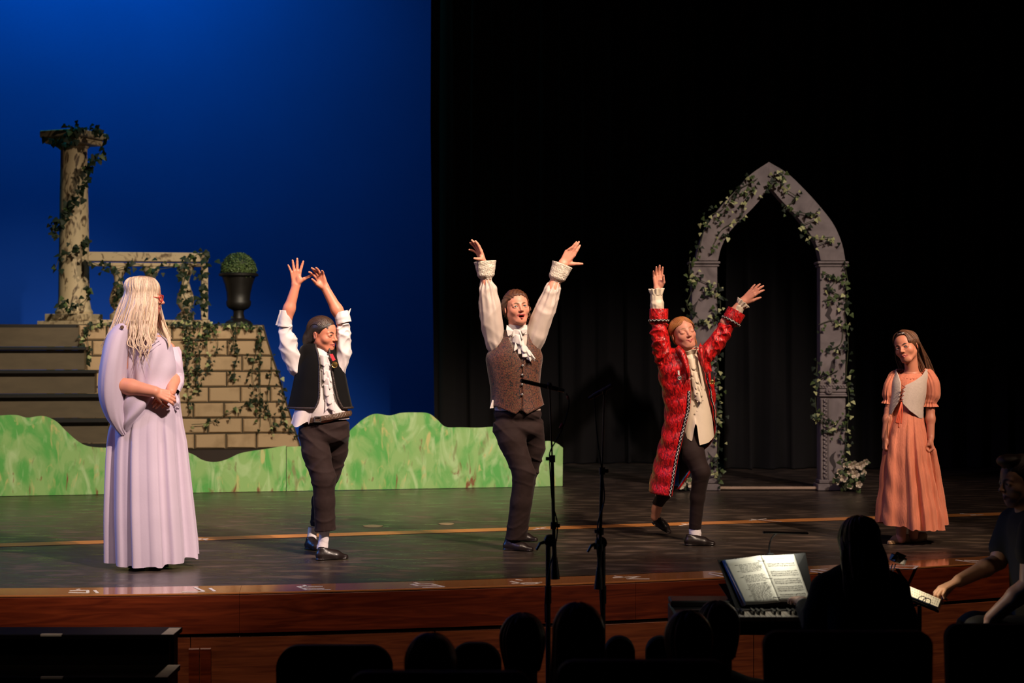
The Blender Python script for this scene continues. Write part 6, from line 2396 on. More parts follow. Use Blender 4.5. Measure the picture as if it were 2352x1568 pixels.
    for i in range(5):
        x0 = 2056 + rr.uniform(-4, 5)
        pts = [Vector(J(2062, 922, -.095)), Vector(J(x0 + 2, 938, -.11)), Vector(J(x0 - 2 + rr.uniform(-3, 3), 955 + rr.uniform(0, 8), -.115)), Vector(J(x0 - 4 + rr.uniform(-4, 4), 968 + rr.uniform(0, 14), -.118))]
        edge_tube(bod, smooth_path(pts, 14), .0045, M_tie, 'tie', 5)
    for a, b, nm in (((2044, 1249), (2084, 1246), 0), ((2088, 1246), (2124, 1240), 1)):
        A, B = floor_pt(*a), floor_pt(*b)
        if nm == 0:
            v, q = shoe_mesh(B + Vector((.02, .03, 0)), A + Vector((-.02, -.03, 0)), .034, top=.03)
        else:
            v, q = shoe_mesh(B + Vector((.0, .0, 0)), B + Vector((-.12, -.14, 0)), .034, top=.03)
        mesh_obj('shoe', v, q, M_tanshoe, root)


performer_coral()

# ------------------------------------------------------------------ performer in the lavender gown
M_lav = pmat('lavender_crepe', (.56, .47, .60), .62, var=.04, scale=6, bump=.05, bscale=90, sheen=.2)
M_redframe = pmat('red_acetate', (.62, .06, .05), .25, var=.05)
M_horn = pmat('brown_button', (.16, .09, .06), .4, var=.3, scale=60)


def performer_lavender():
    Yp = 8.95
    k = Yp / FPX
    J = lambda a, b, dy=0.0: np.array(P(a, b, Yp)) + V(0, dy, 0)
    root = empty('person', floor_pt(340, 1299), 'performer in floor-length lavender gown, long blonde hair and red glasses, hands clasped', 'person')
    skin = (.67, .285, .19)
    H = Head(J(334, 683, .0), .218, yaw=97, pitch=3, roll=0, skin=skin, lip=(.50, .14, .13), brow=(.35, .2, .12), eye_open=.8, iris=(.05, .08, .10), jaw=1.02, nose=.95)
    head = H.sculpt(J(333, 770, .01), .052, lambda F: F.ell(J(338, 782, -.02), V(.10, .08, .05), None, .04))
    # clasped hands
    armN = arm_mesh(J(290, 882, -.17), J(374, 897, -.20), V(.93, .05, -.30), V(-.1, .9, -.35), -1, .165,
                    [(4, 30, 40, 20), (0, 34, 42, 20), (-2, 38, 44, 20), (-4, 42, 46, 20)], [(.8, .45, .3), (.85, .25, .5)], .046, .031)
    armF = arm_mesh(J(399, 866, .03), J(402, 898, -.11), V(-.55, -.5, -.40), V(-.4, .7, -.5), 1, .150,
                    [(3, 20, 30, 15), (0, 22, 32, 15), (-2, 24, 34, 15), (-4, 26, 36, 15)], [(.8, .45, .2), (.9, .2, .3)], .036, .029)
    core = core_mesh([([J(335, 775, .02), J(345, 840, .03), J(348, 920, .03)], [.06, .10, .11]), ([J(296, 800, -.08), J(284, 880, -.16)], [.04, .036]), ([J(380, 800, .10), J(399, 866, .03)], [.035, .03]),
                      ([J(330, 960, .03), J(335, 1280, .02)], [.09, .04]), ([J(370, 960, .06), J(375, 1280, .06)], [.09, .04])])
    join_body(root, [head, armN, armF, core], skin)
    H.eyes(root)
    # hair
    hc = (.80, .60, .43)
    rt = (.30, .17, .09)
    def hl1(x, y, z):
        return np.where(y > .05, std_hairline(x, y, z, .06) * .3 - .01, std_hairline(x, y, z, .05))
    hair = hair_join(root, [hair_cap(H, np.array(hc) * .75, .02, lambda x, y, z: std_hairline(x, y, z, .16))])

    def fall(p, t, phi):
        q = p.copy()
        # local phi: 180 = towards camera, 90 = back (picture left), 0 = far side
        back = math.sin(phi)
        q[0] += (-.11 * max(0, back) + .012 * (1 - abs(back))) * t ** 1.2
        if math.cos(phi) < 0:
            q[1] = min(q[1], Yp - .04) - .06 * t * (1 - .3 * back)
        return q
    # locks on the camera side and back
    c1, k1 = long_hair(H, 380, hc, 3, (78, 246), lambda ph: .26 + .10 * max(0, math.sin(ph)), fall, .0065, rt, (.62, 1.22), 0.0, 4, 96, .03, .005)
    c2, k2 = long_hair(H, 90, hc, 5, (-62, 80), lambda ph: .26, lambda p, t, ph: p + V(.03 * t * math.cos(ph) + .05 * t * t, .02 * t, 0), .006, rt, (.6, 1.0), 0.0, 4, 96, .025)
    # thin ends lying on the chest
    r = random.Random(9)
    c3, k3 = [], []
    for i in range(26):
        x0 = r.uniform(308, 362)
        pts = [J(x0, 735, -.13), J(x0 + r.uniform(-3, 6), 765, -.15), J(x0 + r.uniform(-6, 14), 790, -.165), J(x0 + r.uniform(-10, 22), r.uniform(800, 850), -.17)]
        c3.append((pts, .0035, .002, V(0, -1, 0))); k3.append(np.array(hc) * r.uniform(.75, 1.2))
    for i in range(7):
        pts = [J(372, 735, -.02), J(380 + i, 758, -.05), J(390 + i, 780, -.06), J(394 + i * .6, 800 - i, -.07)]
        c3.append((pts, .003, .002, V(0, -1, 0))); k3.append(np.array(hc) * r.uniform(.75, 1.2))
    locks(hair, c1 + c2 + c3, k1 + k2 + k3, 'strand', 6, 20)
    # glasses
    gl = MB()
    for sx in (-1, 1):
        c = H.w(sx * .15, -.435, -.005)
        pts = [c + H.R @ (V(math.cos(u) * .105, .05 * abs(math.cos(u)) * (1 if sx * math.cos(u) > 0 else -.2), math.sin(u) * .085) * H.s) for u in np.linspace(0, 2 * PI, 26)]
        gl.tube([Vector(p) for p in pts], .0032, 7, False)
        gl.tube([Vector(H.w(sx * .25, -.40, .01)), Vector(H.w(sx * .335, -.18, .02)), Vector(H.w(sx * .345, .05, .02))], .0025, 6)
    gl.tube([Vector(H.w(-.05, -.445, .02)), Vector(H.w(0, -.46, .03)), Vector(H.w(.05, -.445, .02))], .0028, 6)
    gl.build('glasses', M_redframe, root, True)

    # gown: bodice, skirt
    pl = pleats(21, 13, 1.9)
    wv = wob(13, 5, 2, 6)
    rows = [(764, 298, 364, .085, .0), (772, 288, 374, .10, .0), (785, 280, 390, .115, .0), (810, 276, 401, .13, .0), (840, 278, 404, .135, .0), (872, 288, 402, .13, .0), (900, 300, 406, .13, .0), (914, 306, 408, .13, .0)]

    def dspb(U, py, t):
        return .006 * np.sin(16 * np.sin(U * .9 + .4) + (py - 770) * .055) * np.sin(PI * min(1, t * 1.1)) + .003 * wv(U)
    bod = mesh_obj('gown_bodice', *rows_loft(rows, Yp, 150, 70, dspb), M_lav, root)
    # cowl folds at the neckline
    for i in range(3):
        pts = [Vector(J(312 + i * 2, 772 + i * 3, -.085)), Vector(J(330, 785 + i * 10, -.118 - .006 * i)), Vector(J(350, 786 + i * 11, -.125 - .004 * i)), Vector(J(372 + i * 3, 774 + i * 7, -.09))]
        edge_tube(bod, smooth_path(pts, 20), [.006 * math.sin(PI * min(.98, max(.02, q / 19))) + .002 for q in range(20)], M_lav, 'cowl_fold', 8)
    rows = [(900, 306, 409, .12, .0), (915, 300, 412, .135, .0), (935, 285, 413, .15, .0), (970, 258, 416, .17, .01), (1020, 249, 422, .195, .02), (1100, 247, 430, .225, .02), (1180, 247, 438, .25, .02), (1240, 249, 444, .265, .02), (1272, 250, 446, .27, .02)]

    def dsp(U, py, t):
        a = np.clip((py - 905) / 110, .12, 1)
        return a * (.017 + .020 * t) * pl(U) + .004 * wv(U * 1) * t
    skirt = mesh_obj('gown_skirt', *rows_loft(rows, Yp, 340, 130, dsp, None, lambda U, py, t: np.clip((t - .75) / .25, 0, 1) * (.012 * pl(U + .15) - .034 * np.cos(U) - .010)), M_lav, root)
    # wide open sleeve nearest the camera
    sp = pleats(33, 5, 1.2)
    srows = [(742, 282, 306, .035, -.07), (752, 270, 308, .07, -.08), (775, 257, 308, .095, -.10), (820, 248, 306, .115, -.12), (870, 242, 304, .12, -.13), (915, 244, 303, .115, -.13), (955, 258, 302, .09, -.13), (980, 275, 303, .055, -.13), (996, 290, 305, .02, -.13)]
    sl = mesh_obj('sleeve', *rows_loft(srows, Yp, 130, 80, lambda U, py, t: .0075 * sp(U + .3 * t) * np.clip(t * 2, 0, 1), None, None, 2.3), M_lav, root)
    for px, py in ((297, 752), (298, 798)):
        button(sl, J(px, py, -.165), (.2, -1, 0), .011, M_horn)
    brows = [(893, 298, 352, .03, -.15), (905, 296, 358, .055, -.14), (925, 296, 358, .06, -.14), (945, 297, 348, .055, -.14), (965, 297, 330, .045, -.14), (985, 298, 312, .03, -.13), (994, 300, 304, .01, -.13)]
    mesh_obj('sleeve_drape', *rows_loft(brows, Yp, 90, 50, lambda U, py, t: .006 * np.sin(3 * U + .10 * py), None, lambda U, py, t: .03 * np.sin(U) * (1 - t)), M_lav, sl)
    # far sleeve and cuff peeping out beside the hands
    mesh_obj('sleeve', *px_tube(Yp, [(392, 800, .06, 14), (401, 838, .04, 17), (402, 862, .04, 18), (404, 882, .01, 17), (405, 900, -.06, 13)], .005, 12, .003, .002, 6, 5), M_lav, root)
    mesh_obj('sleeve_drape', *px_tube(Yp, [(404, 905, -.05, 8), (408, 922, -.06, 11), (410, 935, -.06, 7), (411, 942, -.06, 2)], .004, 12, .002, .002, 5, 6), M_lav, root)
    # waist gathers
    v, q = shoe_mesh(floor_pt(300, 1303), floor_pt(330, 1309), .034, top=.05)
    mesh_obj('shoe', v, q, M_blackpaint, root)
    v, q = shoe_mesh(floor_pt(345, 1298), floor_pt(385, 1303), .034, top=.05)
    mesh_obj('shoe', v, q, M_blackpaint, root)


performer_lavender()

# ------------------------------------------------------------------ pit: microphones, piano, players, audience
M_blackmetal = pmat('black_powder_coat', (.010, .009, .009), .4, var=.2, scale=20)
M_blackplastic = pmat('black_plastic', (.010, .009, .009), .45, var=.15, scale=20)
M_foam = pmat('grey_mic_grille', (.05, .045, .042), .5, var=.3, scale=120)
M_cable = pmat('black_cable_rubber', (.008, .007, .007), .5)
M_redplug = pmat('red_plug_sleeve', (.50, .02, .06), .4)
M_paper = pmat('white_music_paper', (.74, .71, .62), .8, var=.03, scale=10)
M_ink = pmat('printed_black_ink', (.10, .09, .08), .8)
M_blackshirt = pmat('black_cotton_shirt', (.008, .007, .007), .85, var=.15, scale=14)
M_seat = pmat('charcoal_seat_fabric', (.009, .008, .008), .8, var=.2, scale=30)
M_purplecard = pmat('lilac_divider_card', (.30, .22, .38), .7)


def mic_stand(Yp, base_x, boom, collars, clutch, mic, label, cable, xlr):
    k = Yp / FPX
    J = lambda a, b, dy=0.0: P(a, b, Yp) + Vector((0, dy, 0))
    bx = J(base_x, 1500).x
    root = empty('microphone_stand', (bx, Yp, pit_z), label, 'microphone stand', 'tall boom microphone stands in the pit')
    mb = MB()
    top = J(*clutch)
    mb.tube([(bx, Yp, pit_z + .10), (bx, Yp, top.z)], .012, 10)
    mb.tube([(bx, Yp, pit_z + .16), (bx, Yp, pit_z + .34)], .017, 10)
    mb.tube([J(base_x, 1385) - Vector((0, .004, 0)), J(base_x, 1345) - Vector((0, .004, 0))], .016, 10)
    mb.build('upright', M_blackmetal, root, True, 40)
    for a in (90, 210, 330):
        e = Vector((math.cos(math.radians(a)), math.sin(math.radians(a)), 0))
        mb = MB()
        mb.tube([Vector((bx, Yp, pit_z + .18)), Vector((bx, Yp, pit_z + .012)) + e * .26], .009, 8)
        mb.lathe([(.012, 0), (.014, .01), (.010, .02)], Vector((bx, Yp, pit_z + .001)) + e * .26, 8)
        mb.build('leg', M_blackmetal, root, True, 40)
    b = [J(*p) + Vector((0, -.03, 0)) for p in boom]
    mb = MB()
    mb.tube([b[0], b[1]], .011, 10)
    mb.tube([b[1], b[2]], .0085, 10)
    mb.build('boom_tube', M_blackmetal, root, True, 40)
    mb = MB()
    mb.tube([b[2], b[3]], .0042, 8)
    mb.build('boom_rod', M_blackmetal, root, True, 40)
    d = (b[1] - b[0]).normalized()
    mb = MB()
    mb.tube([b[0] - d * .01, b[0] + d * .03, b[0] + d * .09], [.022, .019, .013], 10)
    mb.build('counterweight', M_blackmetal, root, True, 40)
    for px, py, sx in collars:
        c = J(px, py) + Vector((0, -.03, 0))
        mb = MB()
        mb.tube([c - Vector((0, 0, .016)), c + Vector((0, 0, .016))], .0145, 10)
        mb.tube([c, c + Vector((sx * .024, 0, 0))], .005, 8)
        mb.tube([c + Vector((sx * .022, 0, -.008)), c + Vector((sx * .022, 0, .008))], .008, 8)
        mb.build('collar', M_blackplastic, root, True, 40)
    c = J(*clutch) + Vector((0, -.015, 0))
    mb = MB()
    mb.lathe([(.026, -.018), (.028, -.012), (.028, .012), (.024, .018)], c, 14, Matrix.Rotation(PI / 2, 3, 'X'))
    mb.tube([c, c + Vector((-.045, -.01, -.012)), c + Vector((-.062, -.012, -.042))], [.010, .007, .006], 8)
    mb.build('clutch', M_blackplastic, root, True, 40)
    a_, e_ = J(*mic[0]) + Vector((0, -.06, 0)), J(*mic[1]) + Vector((0, .01, 0))
    mroot = empty('microphone', a_, mic[2], 'microphone', 'microphones on the boom stands')
    dd = (e_ - a_).normalized()
    L = (e_ - a_).length
    mb = MB()
    mb.tube([a_, a_ + dd * L * .60], .0095, 12)
    mb.build('interference_tube', M_foam, mroot, True, 40)
    mb = MB()
    mb.tube([a_ + dd * L * .6, a_ + dd * L * .985], .0105, 12)
    mb.build('body', M_blackplastic, mroot, True, 40)
    mb = MB()
    mb.tube([a_ + dd * L * .985, a_ + dd * (L + .03)], [.0095, .0085], 10)
    mb.build('connector', M_silver if xlr else M_blackplastic, mroot, True, 40)
    mb = MB()
    cl = b[3]
    mb.tube([cl, cl + Vector((0, 0, .018)), cl + Vector((0, 0, .030))], [.008, .012, .007], 8)
    mb.build('clip', M_blackplastic, root, True)
    cb = smooth_path([J(*q) + Vector((0, -.045, 0)) for q in cable], 60)
    edge_tube(root, cb, .0034, M_cable, 'cable', 6)
    return root


mic_stand(7.2, 1259, [(1275, 1322), (1272, 1245), (1268, 1052), (1262, 893)], [(1268, 1052, -1), (1271, 1205, 1)], (1263, 1240), ((1196, 873), (1282, 894), 'long thin shotgun microphone pointing left across the brocade vest'),
          'black boom microphone stand in front of the brocade-vested performer', [(1300, 903), (1305, 912), (1306, 930), (1300, 955), (1290, 985), (1278, 1008), (1263, 1035), (1262, 1060), (1264, 1100), (1268, 1150), (1277, 1185), (1280, 1210), (1275, 1250), (1262, 1300), (1252, 1370), (1252, 1425)], True)
mic_stand(7.25, 1385, [(1374, 1345), (1377, 1250), (1382, 1080), (1387, 905)], [(1382, 1080, 1), (1379, 1218, -1), (1378, 1255, -1)], (1380, 1245), ((1404, 884), (1364, 909), 'short shotgun microphone tilted up on the right boom stand'),
          'black boom microphone stand right of centre with tilted microphone', [(1364, 911), (1366, 940), (1369, 985), (1374, 1030), (1380, 1070), (1385, 1110), (1386, 1150), (1372, 1200), (1370, 1260), (1376, 1300), (1376, 1340), (1380, 1420)], False)
# red plugs on the hanging cable
plug = MB()
pt = [P(1303, 909, 7.155), P(1305.5, 917, 7.155)]
plug.tube(pt, .0052, 8)
plug.tube([P(1292, 972, 7.155), P(1286, 984, 7.155)], .0062, 8)
tag(plug.build('cable_marker', M_redplug, None, True), 'red sleeves on the cable hanging from the left microphone', 'cable sleeve')

# ---- black escape steps with white tape
es = empty('step_unit', (P(200, 1500, 7.1).x, 7.2, pit_z), 'black wooden step unit with white corner tape at lower left', 'steps')
xr, xl = P(398, 1457, 7.1).x, -3.2
for i, (yf, yb, z, ex) in enumerate(((7.1, 7.30, -.056, 0), (6.85, 7.12, -.197, .028), (6.6, 6.87, -.36, .05), (6.35, 6.62, -.53, .07))):
    mb = MB()
    mb.box(((xl + xr + ex) / 2, (yf + yb) / 2, z - .012), (xr + ex - xl, yb - yf, .024), None, .003)
    mb.build('tread', M_blackpaint, es)
    mb = MB()
    mb.box(((xl + xr + ex) / 2 - .012, yf + .03 + .01, (z - .026 + pit_z) / 2 + .001), (xr + ex - xl - .024, .02, z - .026 - pit_z - .002))
    mb.build('riser', M_blackpaint, es)
    mb = MB()
    mb.box((xr + ex - .03, (yf + yb) / 2 + .05, (z - .026 + pit_z) / 2 + .001), (.02, yb - yf - .12, z - .026 - pit_z - .002))
    mb.build('side_panel', M_blackpaint, es)
    if i < 2:
        mb = MB()
        mb.add([(xr + ex - .055, yf, z + .0012), (xr + ex, yf, z + .0012), (xr + ex, yb if i else 7.27, z + .0012), (xr + ex - .055, yb if i else 7.27, z + .0012)], [(0, 1, 2, 3)])
        mb.build('corner_tape', M_tape, es)
        x0 = P(92, 1457, yf).x
        mb = MB()
        mb.box((x0 + .05, yf - .001, z - .003), (.095, .003, .008))
        mb.box((x0 + .05, yf + .008, z + .001), (.095, .018, .002))
        mb.build('edge_tape', M_tape, es)


# ---- seats
def seat(px, py, w_px, Yp, label, seed=0, hgt=.62, rnd=.09):
    k = Yp / FPX
    c = P(px, py, Yp)
    w_ = w_px * k / 2
    root = empty('theatre_seat', (c.x, Yp, pit_z), label, 'seat', 'dark seats in front of the stage')
    top = c.z
    pts = []
    for i in range(13):
        a = PI - i / 12 * PI / 2
        pts.append((-w_ + rnd + rnd * math.cos(a), top - rnd + rnd * math.sin(a)))
    for i in range(13):
        a = PI / 2 - i / 12 * PI / 2
        pts.append((w_ - rnd + rnd * math.cos(a), top - rnd + rnd * math.sin(a)))
    zb_ = max(pit_z + .25, top - hgt)
    pts += [(w_ * .94, zb_), (-w_ * .94, zb_)]
    v, f = [], []
    n = len(pts)
    for (yo, sc) in ((0.0, .97), (.012, 1.0), (.05, 1.0), (.062, .97)):
        cx_, cz_ = 0, (top + zb_) / 2
        for (x, z) in pts:
            v.append((c.x + x * sc, Yp + yo + .05 * (top - z) * -1, cz_ + (z - cz_) * (sc if sc < 1 else 1)))
    for r_ in range(3):
        for i in range(n):
            j = (i + 1) % n
            f.append((r_ * n + i, r_ * n + j, (r_ + 1) * n + j, (r_ + 1) * n + i))
    f += [tuple(range(n))[::-1], tuple(3 * n + i for i in range(n))]
    mesh_obj('backrest', v, f, M_seat, root, False)
    mb = MB()
    mb.box((c.x, Yp + .22, pit_z + .40), (w_ * 1.8, .34, .09), None, .02)
    mb.build('cushion', M_seat, root)
    for sx in (-1, 1):
        mb = MB()
        mb.box((c.x + sx * w_ * .8, Yp + .2, pit_z + .178), (.04, .34, .352), None, .006)
        mb.build('support', M_blackmetal, root)


seat(767, 1484, 268, 6.2, 'large dark seat back with rounded corners left of the pale-haired spectator')
seat(1092, 1478, 120, 6.75, 'dark seat back between the pale-haired and dark-haired spectators')
seat(1424, 1463, 70, 6.7, 'small round-topped dark chair back right of the long-haired spectator', rnd=.065)
seat(1518, 1463, 68, 6.7, 'small round-topped dark chair back left of the grey-haired spectator', rnd=.065)
seat(1010, 1546, 420, 4.6, 'black seat back along the bottom edge below the pale-haired spectator', rnd=.05)
seat(1480, 1520, 400, 4.55, 'black seat back along the bottom edge near the grey-haired spectator', rnd=.05)
seat(1950, 1452, 390, 5.4, 'black seat back directly behind the pianist', rnd=.05)
seat(2290, 1436, 230, 5.7, 'black seat back at the bottom right corner', rnd=.05)


def spectator(px, top, w_px, Yp, label, col, long_=0.0, seed=1, yaw=180, shoulders=.19):
    k = Yp / FPX
    s = .215
    C = np.array(P(px, top, Yp)) - V(0, 0, .53 * s)
    root = empty('person', (C[0], Yp, pit_z), label, 'person', 'audience heads in the dark')
    H = Head(C, s, yaw=yaw, skin=(.35, .2, .14))
    nb = C + V(0, 0, -.20)
    head = H.sculpt(nb, .055, h=.005)
    core = core_mesh([([nb + V(0, 0, .02), nb + V(0, 0, -.10), nb + V(0, .0, -.5)], [.055, .12, .14]), ([nb + V(-.17, 0, -.08), nb + V(-.19, -.02, -.36), nb + V(-.10, .2, -.45)], [.05, .045, .04]), ([nb + V(.17, 0, -.08), nb + V(.19, -.02, -.36), nb + V(.10, .2, -.45)], [.05, .045, .04]),
                      ([nb + V(-.09, 0, -.52), nb + V(-.10, .38, -.52), nb + V(-.10, .40, pit_z - nb[2] + .08)], [.09, .07, .045]), ([nb + V(.09, 0, -.52), nb + V(.10, .38, -.52), nb + V(.10, .40, pit_z - nb[2] + .08)], [.09, .07, .045])], h=.014)
    join_body(root, [head, core], (.35, .2, .14))
    F = Field(nb + V(-.3, -.25, -.6), nb + V(.3, .3, .12), .012)
    F.cone(nb + V(-.165, 0, -.075), nb + V(.165, 0, -.075), .072, .072, .06)
    F.cone(nb + V(0, 0, -.10), nb + V(0, 0, -.52), .15, .17, .06, flat=((0, 1, 0), .8))
    for sx in (-1, 1):
        F.cone(nb + V(sx * .17, 0, -.08), nb + V(sx * .20, -.02, -.34), .066, .058, .04)
    v, q = F.mesh()
    mesh_obj('shirt', v, q, M_blackshirt, root)
    hair = hair_join(root, [hair_cap(H, col, .055, lambda x, y, z: std_hairline(x, y, z, .03), h=.005)])
    r = random.Random(seed)
    cur, cols = [], []
    n = 150
    for i in range(n):
        phi = math.radians(r.uniform(-40, 220))
        pts = []
        g = .05 + r.uniform(0, .035)
        for t in np.linspace(0, 1, 5):
            th = math.radians(5 + 95 * t)
            pts.append(H.w((.325 + g) * math.sin(th) * math.cos(phi), .075 + (.415 + g) * math.sin(th) * math.sin(phi), .13 + (.375 + g) * math.cos(th)))
        b = pts[-1]
        for t in (.4, .7, 1):
            pts.append(b + V((b[0] - C[0]) * .25 * t * (1 if long_ > .1 else -.8), (b[1] - C[1]) * .1, -(.06 + long_) * t))
        cur.append((pts, .008, .004, lambda p: p - H.C)); cols.append(np.array(col) * r.uniform(.5, 1.4))
    locks(hair, cur, cols, 'strand', 5, 14)
    return root


spectator(990, 1460, 110, 5.35, 'pale-haired spectator with gathered hair at the bottom centre left', (.10, .075, .05), .0, 2)
spectator(1200, 1413, 115, 6.05, 'dark-haired spectator directly below the left microphone stand', (.008, .005, .004), .04, 3)
spectator(1327, 1390, 130, 5.35, 'long-haired spectator between the two microphone stands', (.012, .007, .004), .25, 4)
spectator(1580, 1408, 112, 5.85, 'grey-haired spectator right of the round-topped chairs', (.030, .022, .018), .03, 5)
spectator(1648, 1385, 90, 6.45, 'black-haired person beside the piano, left of the music binder', (.004, .003, .003), .05, 6)

# ---- digital piano
Yk = 6.95
pz = EYE - (1398 - CY) / FPX * 7.02
pn = empty('digital_piano', (P(1830, 1400, 7.0).x, 7.0, pit_z), 'black digital piano below the open music binder', 'piano')
xa, xb = P(1548, 1400, 7.0).x, P(2098, 1400, 7.0).x
mb = MB()
mb.box(((xa + xb) / 2, 7.10, pz - .055), (xb - xa, .36, .09), None, .008)
mb.box(((xa + xb) / 2, 7.20, pz + .004), (xb - xa, .15, .03), None, .006)
mb.build('case', M_blackplastic, pn)
mb = MB()
mb.box(((xa + xb) / 2, 7.005, pz - .006), (xb - xa - .1, .006, .010))
mb.build('felt_strip', pmat('grey_control_strip', (.10, .09, .085), .35), pn)
kx0, kx1 = P(1684, 1410, 6.9).x, xb - .06
nk = int((kx1 - kx0) / .0232)
wm, bm = None, None
M_ivorykey = pmat('ivory_white_key', (.42, .36, .30), .3, var=.05)
M_ebony = pmat('black_key_gloss', (.006, .006, .006), .25)
for i in range(nk):
    x = kx0 + (i + .5) * .0232
    if wm is None:
        o = MB().box((0, 0, 0), (.0222, .142, .02), None, .0015).build('white_key', M_ivorykey, pn)
        wm = o.data
    else:
        o = bpy.data.objects.new('white_key', wm)
        COL.objects.link(o)
        o.parent = pn
    o.matrix_basis = wmat(pn).inverted() @ Matrix.Translation((x, 6.93, pz - .018))
    if i % 7 in (0, 1, 3, 4, 5):
        if bm is None:
            o = MB().box((0, 0, 0), (.011, .09, .018), None, .002).build('black_key', M_ebony, pn)
            bm = o.data
        else:
            o = bpy.data.objects.new('black_key', bm)
            COL.objects.link(o)
            o.parent = pn
        o.matrix_basis = wmat(pn).inverted() @ Matrix.Translation((x + .0116, 6.956, pz - .0005))
wm.transform(Matrix.Translation(-(Vector((0, 0, 0)) - wmat(pn).to_translation()))) if wm else None
bm.transform(Matrix.Translation(-(Vector((0, 0, 0)) - wmat(pn).to_translation()))) if bm else None
for x in (xa + .06, xb - .06):
    mb = MB()
    mb.box((x, 7.10, (pz - .10 + pit_z) / 2), (.05, .32, pz - .10 - pit_z - .002), None, .006)
    mb.build('leg', M_blackplastic, pn)
mb = MB()
mb.add([P(1650, 1340, 7.22), P(1850, 1330, 7.22), P(1862, 1396, 7.16), P(1690, 1399, 7.16)], [(0, 1, 2, 3)])
solid(mb.build('music_rest', pmat('clear_acrylic_rest', (.20, .13, .08), .2), pn), .006)

# ---- binder
bd = empty('music_binder', P(1770, 1390, 7.12), 'open black ring binder of printed sheet music lit by a clip lamp', 'binder')
cov = MB().add([P(1648, 1285, 7.175), P(1750, 1277, 7.185), P(1850, 1269, 7.175), P(1872, 1382, 7.105), P(1782, 1391, 7.10), P(1690, 1396, 7.105)], [(5, 4, 1, 0), (4, 3, 2, 1)])
solid(cov.build('cover', M_blackplastic, bd), .008, -1)


def page(c4, name, lines):
    """curved sheet from corners tl, tr, br, bl"""
    tl, tr, br, bl = [np.array(P(*c)) for c in c4]
    nx, ny = 14, 10
    fn = lambda u, v, e=0: (tl * (1 - u) + tr * u) * (1 - v) + (bl * (1 - u) + br * u) * v + V(0, -.010 * math.sin(PI * u) - e, 0)
    rows_ = [[fn(i / nx, j / ny) for i in range(nx + 1)] for j in range(ny + 1)]
    v, f = ribbon_mesh(rows_)
    o = solid(mesh_obj(name, v, f, M_paper, bd), .002, -1)
    mb = MB()
    for (u0, u1, v0, th) in lines:
        for q in range(6):
            a, b = u0 + (u1 - u0) * q / 6, u0 + (u1 - u0) * (q + 1) / 6
            mb.add([fn(a, v0, .0032), fn(b, v0, .0032), fn(b, v0 + th, .0032), fn(a, v0 + th, .0032)], [(3, 2, 1, 0)])
    mb.build('print', M_ink, o)
    return o


rr = random.Random(5)
text = []
for i in range(30):
    v0 = .13 + i * .027
    if i in (7, 8, 15): continue
    u = .22 + (.10 if i % 5 else 0)
    while u < .86:
        wl = rr.uniform(.03, .12)
        text.append((u, min(.90, u + wl), v0, .007))
        u += wl + .02
    
mus = [(.32, .68, .07, .008)]
for sy in range(5):
    for st_ in range(3 if sy else 2):
        base = .17 + sy * .165 + st_ * .042
        for l_ in range(5):
            mus.append((.10, .93, base + l_ * .0052, .0014))
        u = .12
        while u < .92:
            mus.append((u, u + rr.choice((.008, .014, .02)), base + rr.uniform(-.006, .02), rr.choice((.005, .012, .018))))
            u += rr.uniform(.02, .05)
page([(1662, 1286, 7.160), (1746, 1275, 7.150), (1790, 1382, 7.085), (1712, 1389, 7.095)], 'left_page', text)
page([(1746, 1275, 7.150), (1823, 1273, 7.160), (1861, 1378, 7.095), (1790, 1382, 7.085)], 'right_page', mus)
mb = MB()
v, f = ribbon_mesh([[P(1658, 1287, 7.168), P(1664, 1287, 7.162)], [P(1704, 1392, 7.10), P(1712, 1390, 7.096)]])
solid(mesh_obj('divider_cards', v, f, M_purplecard, bd), .006)
for px, py in ((1748, 1287), (1766, 1327), (1784, 1370)):
    c = np.array(P(px, py, 7.13 - (py - 1287) * .0006))
    edge_tube(bd, [Vector(c + V(math.cos(u) * .014, -.016 * math.sin(u) - .004, 0)) for u in np.linspace(-.2, PI + .2, 12)], .0016, M_blackmetal, 'ring', 6)

# clip lamps
lp = empty('clip_lamp', P(1770, 1275, 7.19), 'thin black LED bar lamp on a gooseneck above the music binder', 'lamp')
mb = MB()
mb.box(P(1804, 1223, 7.06), (104 * 7.06 / FPX, .03, .009), Matrix.Rotation(math.radians(1), 3, 'Y'), .003)
mb.build('lamp_bar', M_blackplastic, lp)
edge_tube(lp, smooth_path([P(1768, 1276, 7.19), P(1767, 1255, 7.18), P(1772, 1236, 7.13), P(1782, 1225, 7.07)], 20), .004, M_blackmetal, 'gooseneck', 8)
mb = MB()
mb.box(P(1769, 1274, 7.19), (.03, .03, .02), None, .003)
mb.build('clip', M_blackplastic, lp)
al = area('music_lamp_light', P(1800, 1229, 7.05), P(1765, 1335, 7.14), .75, (1.0, .95, .78), .19, .02, 150)
al.parent = lp
al.matrix_parent_inverse = wmat(lp).inverted()

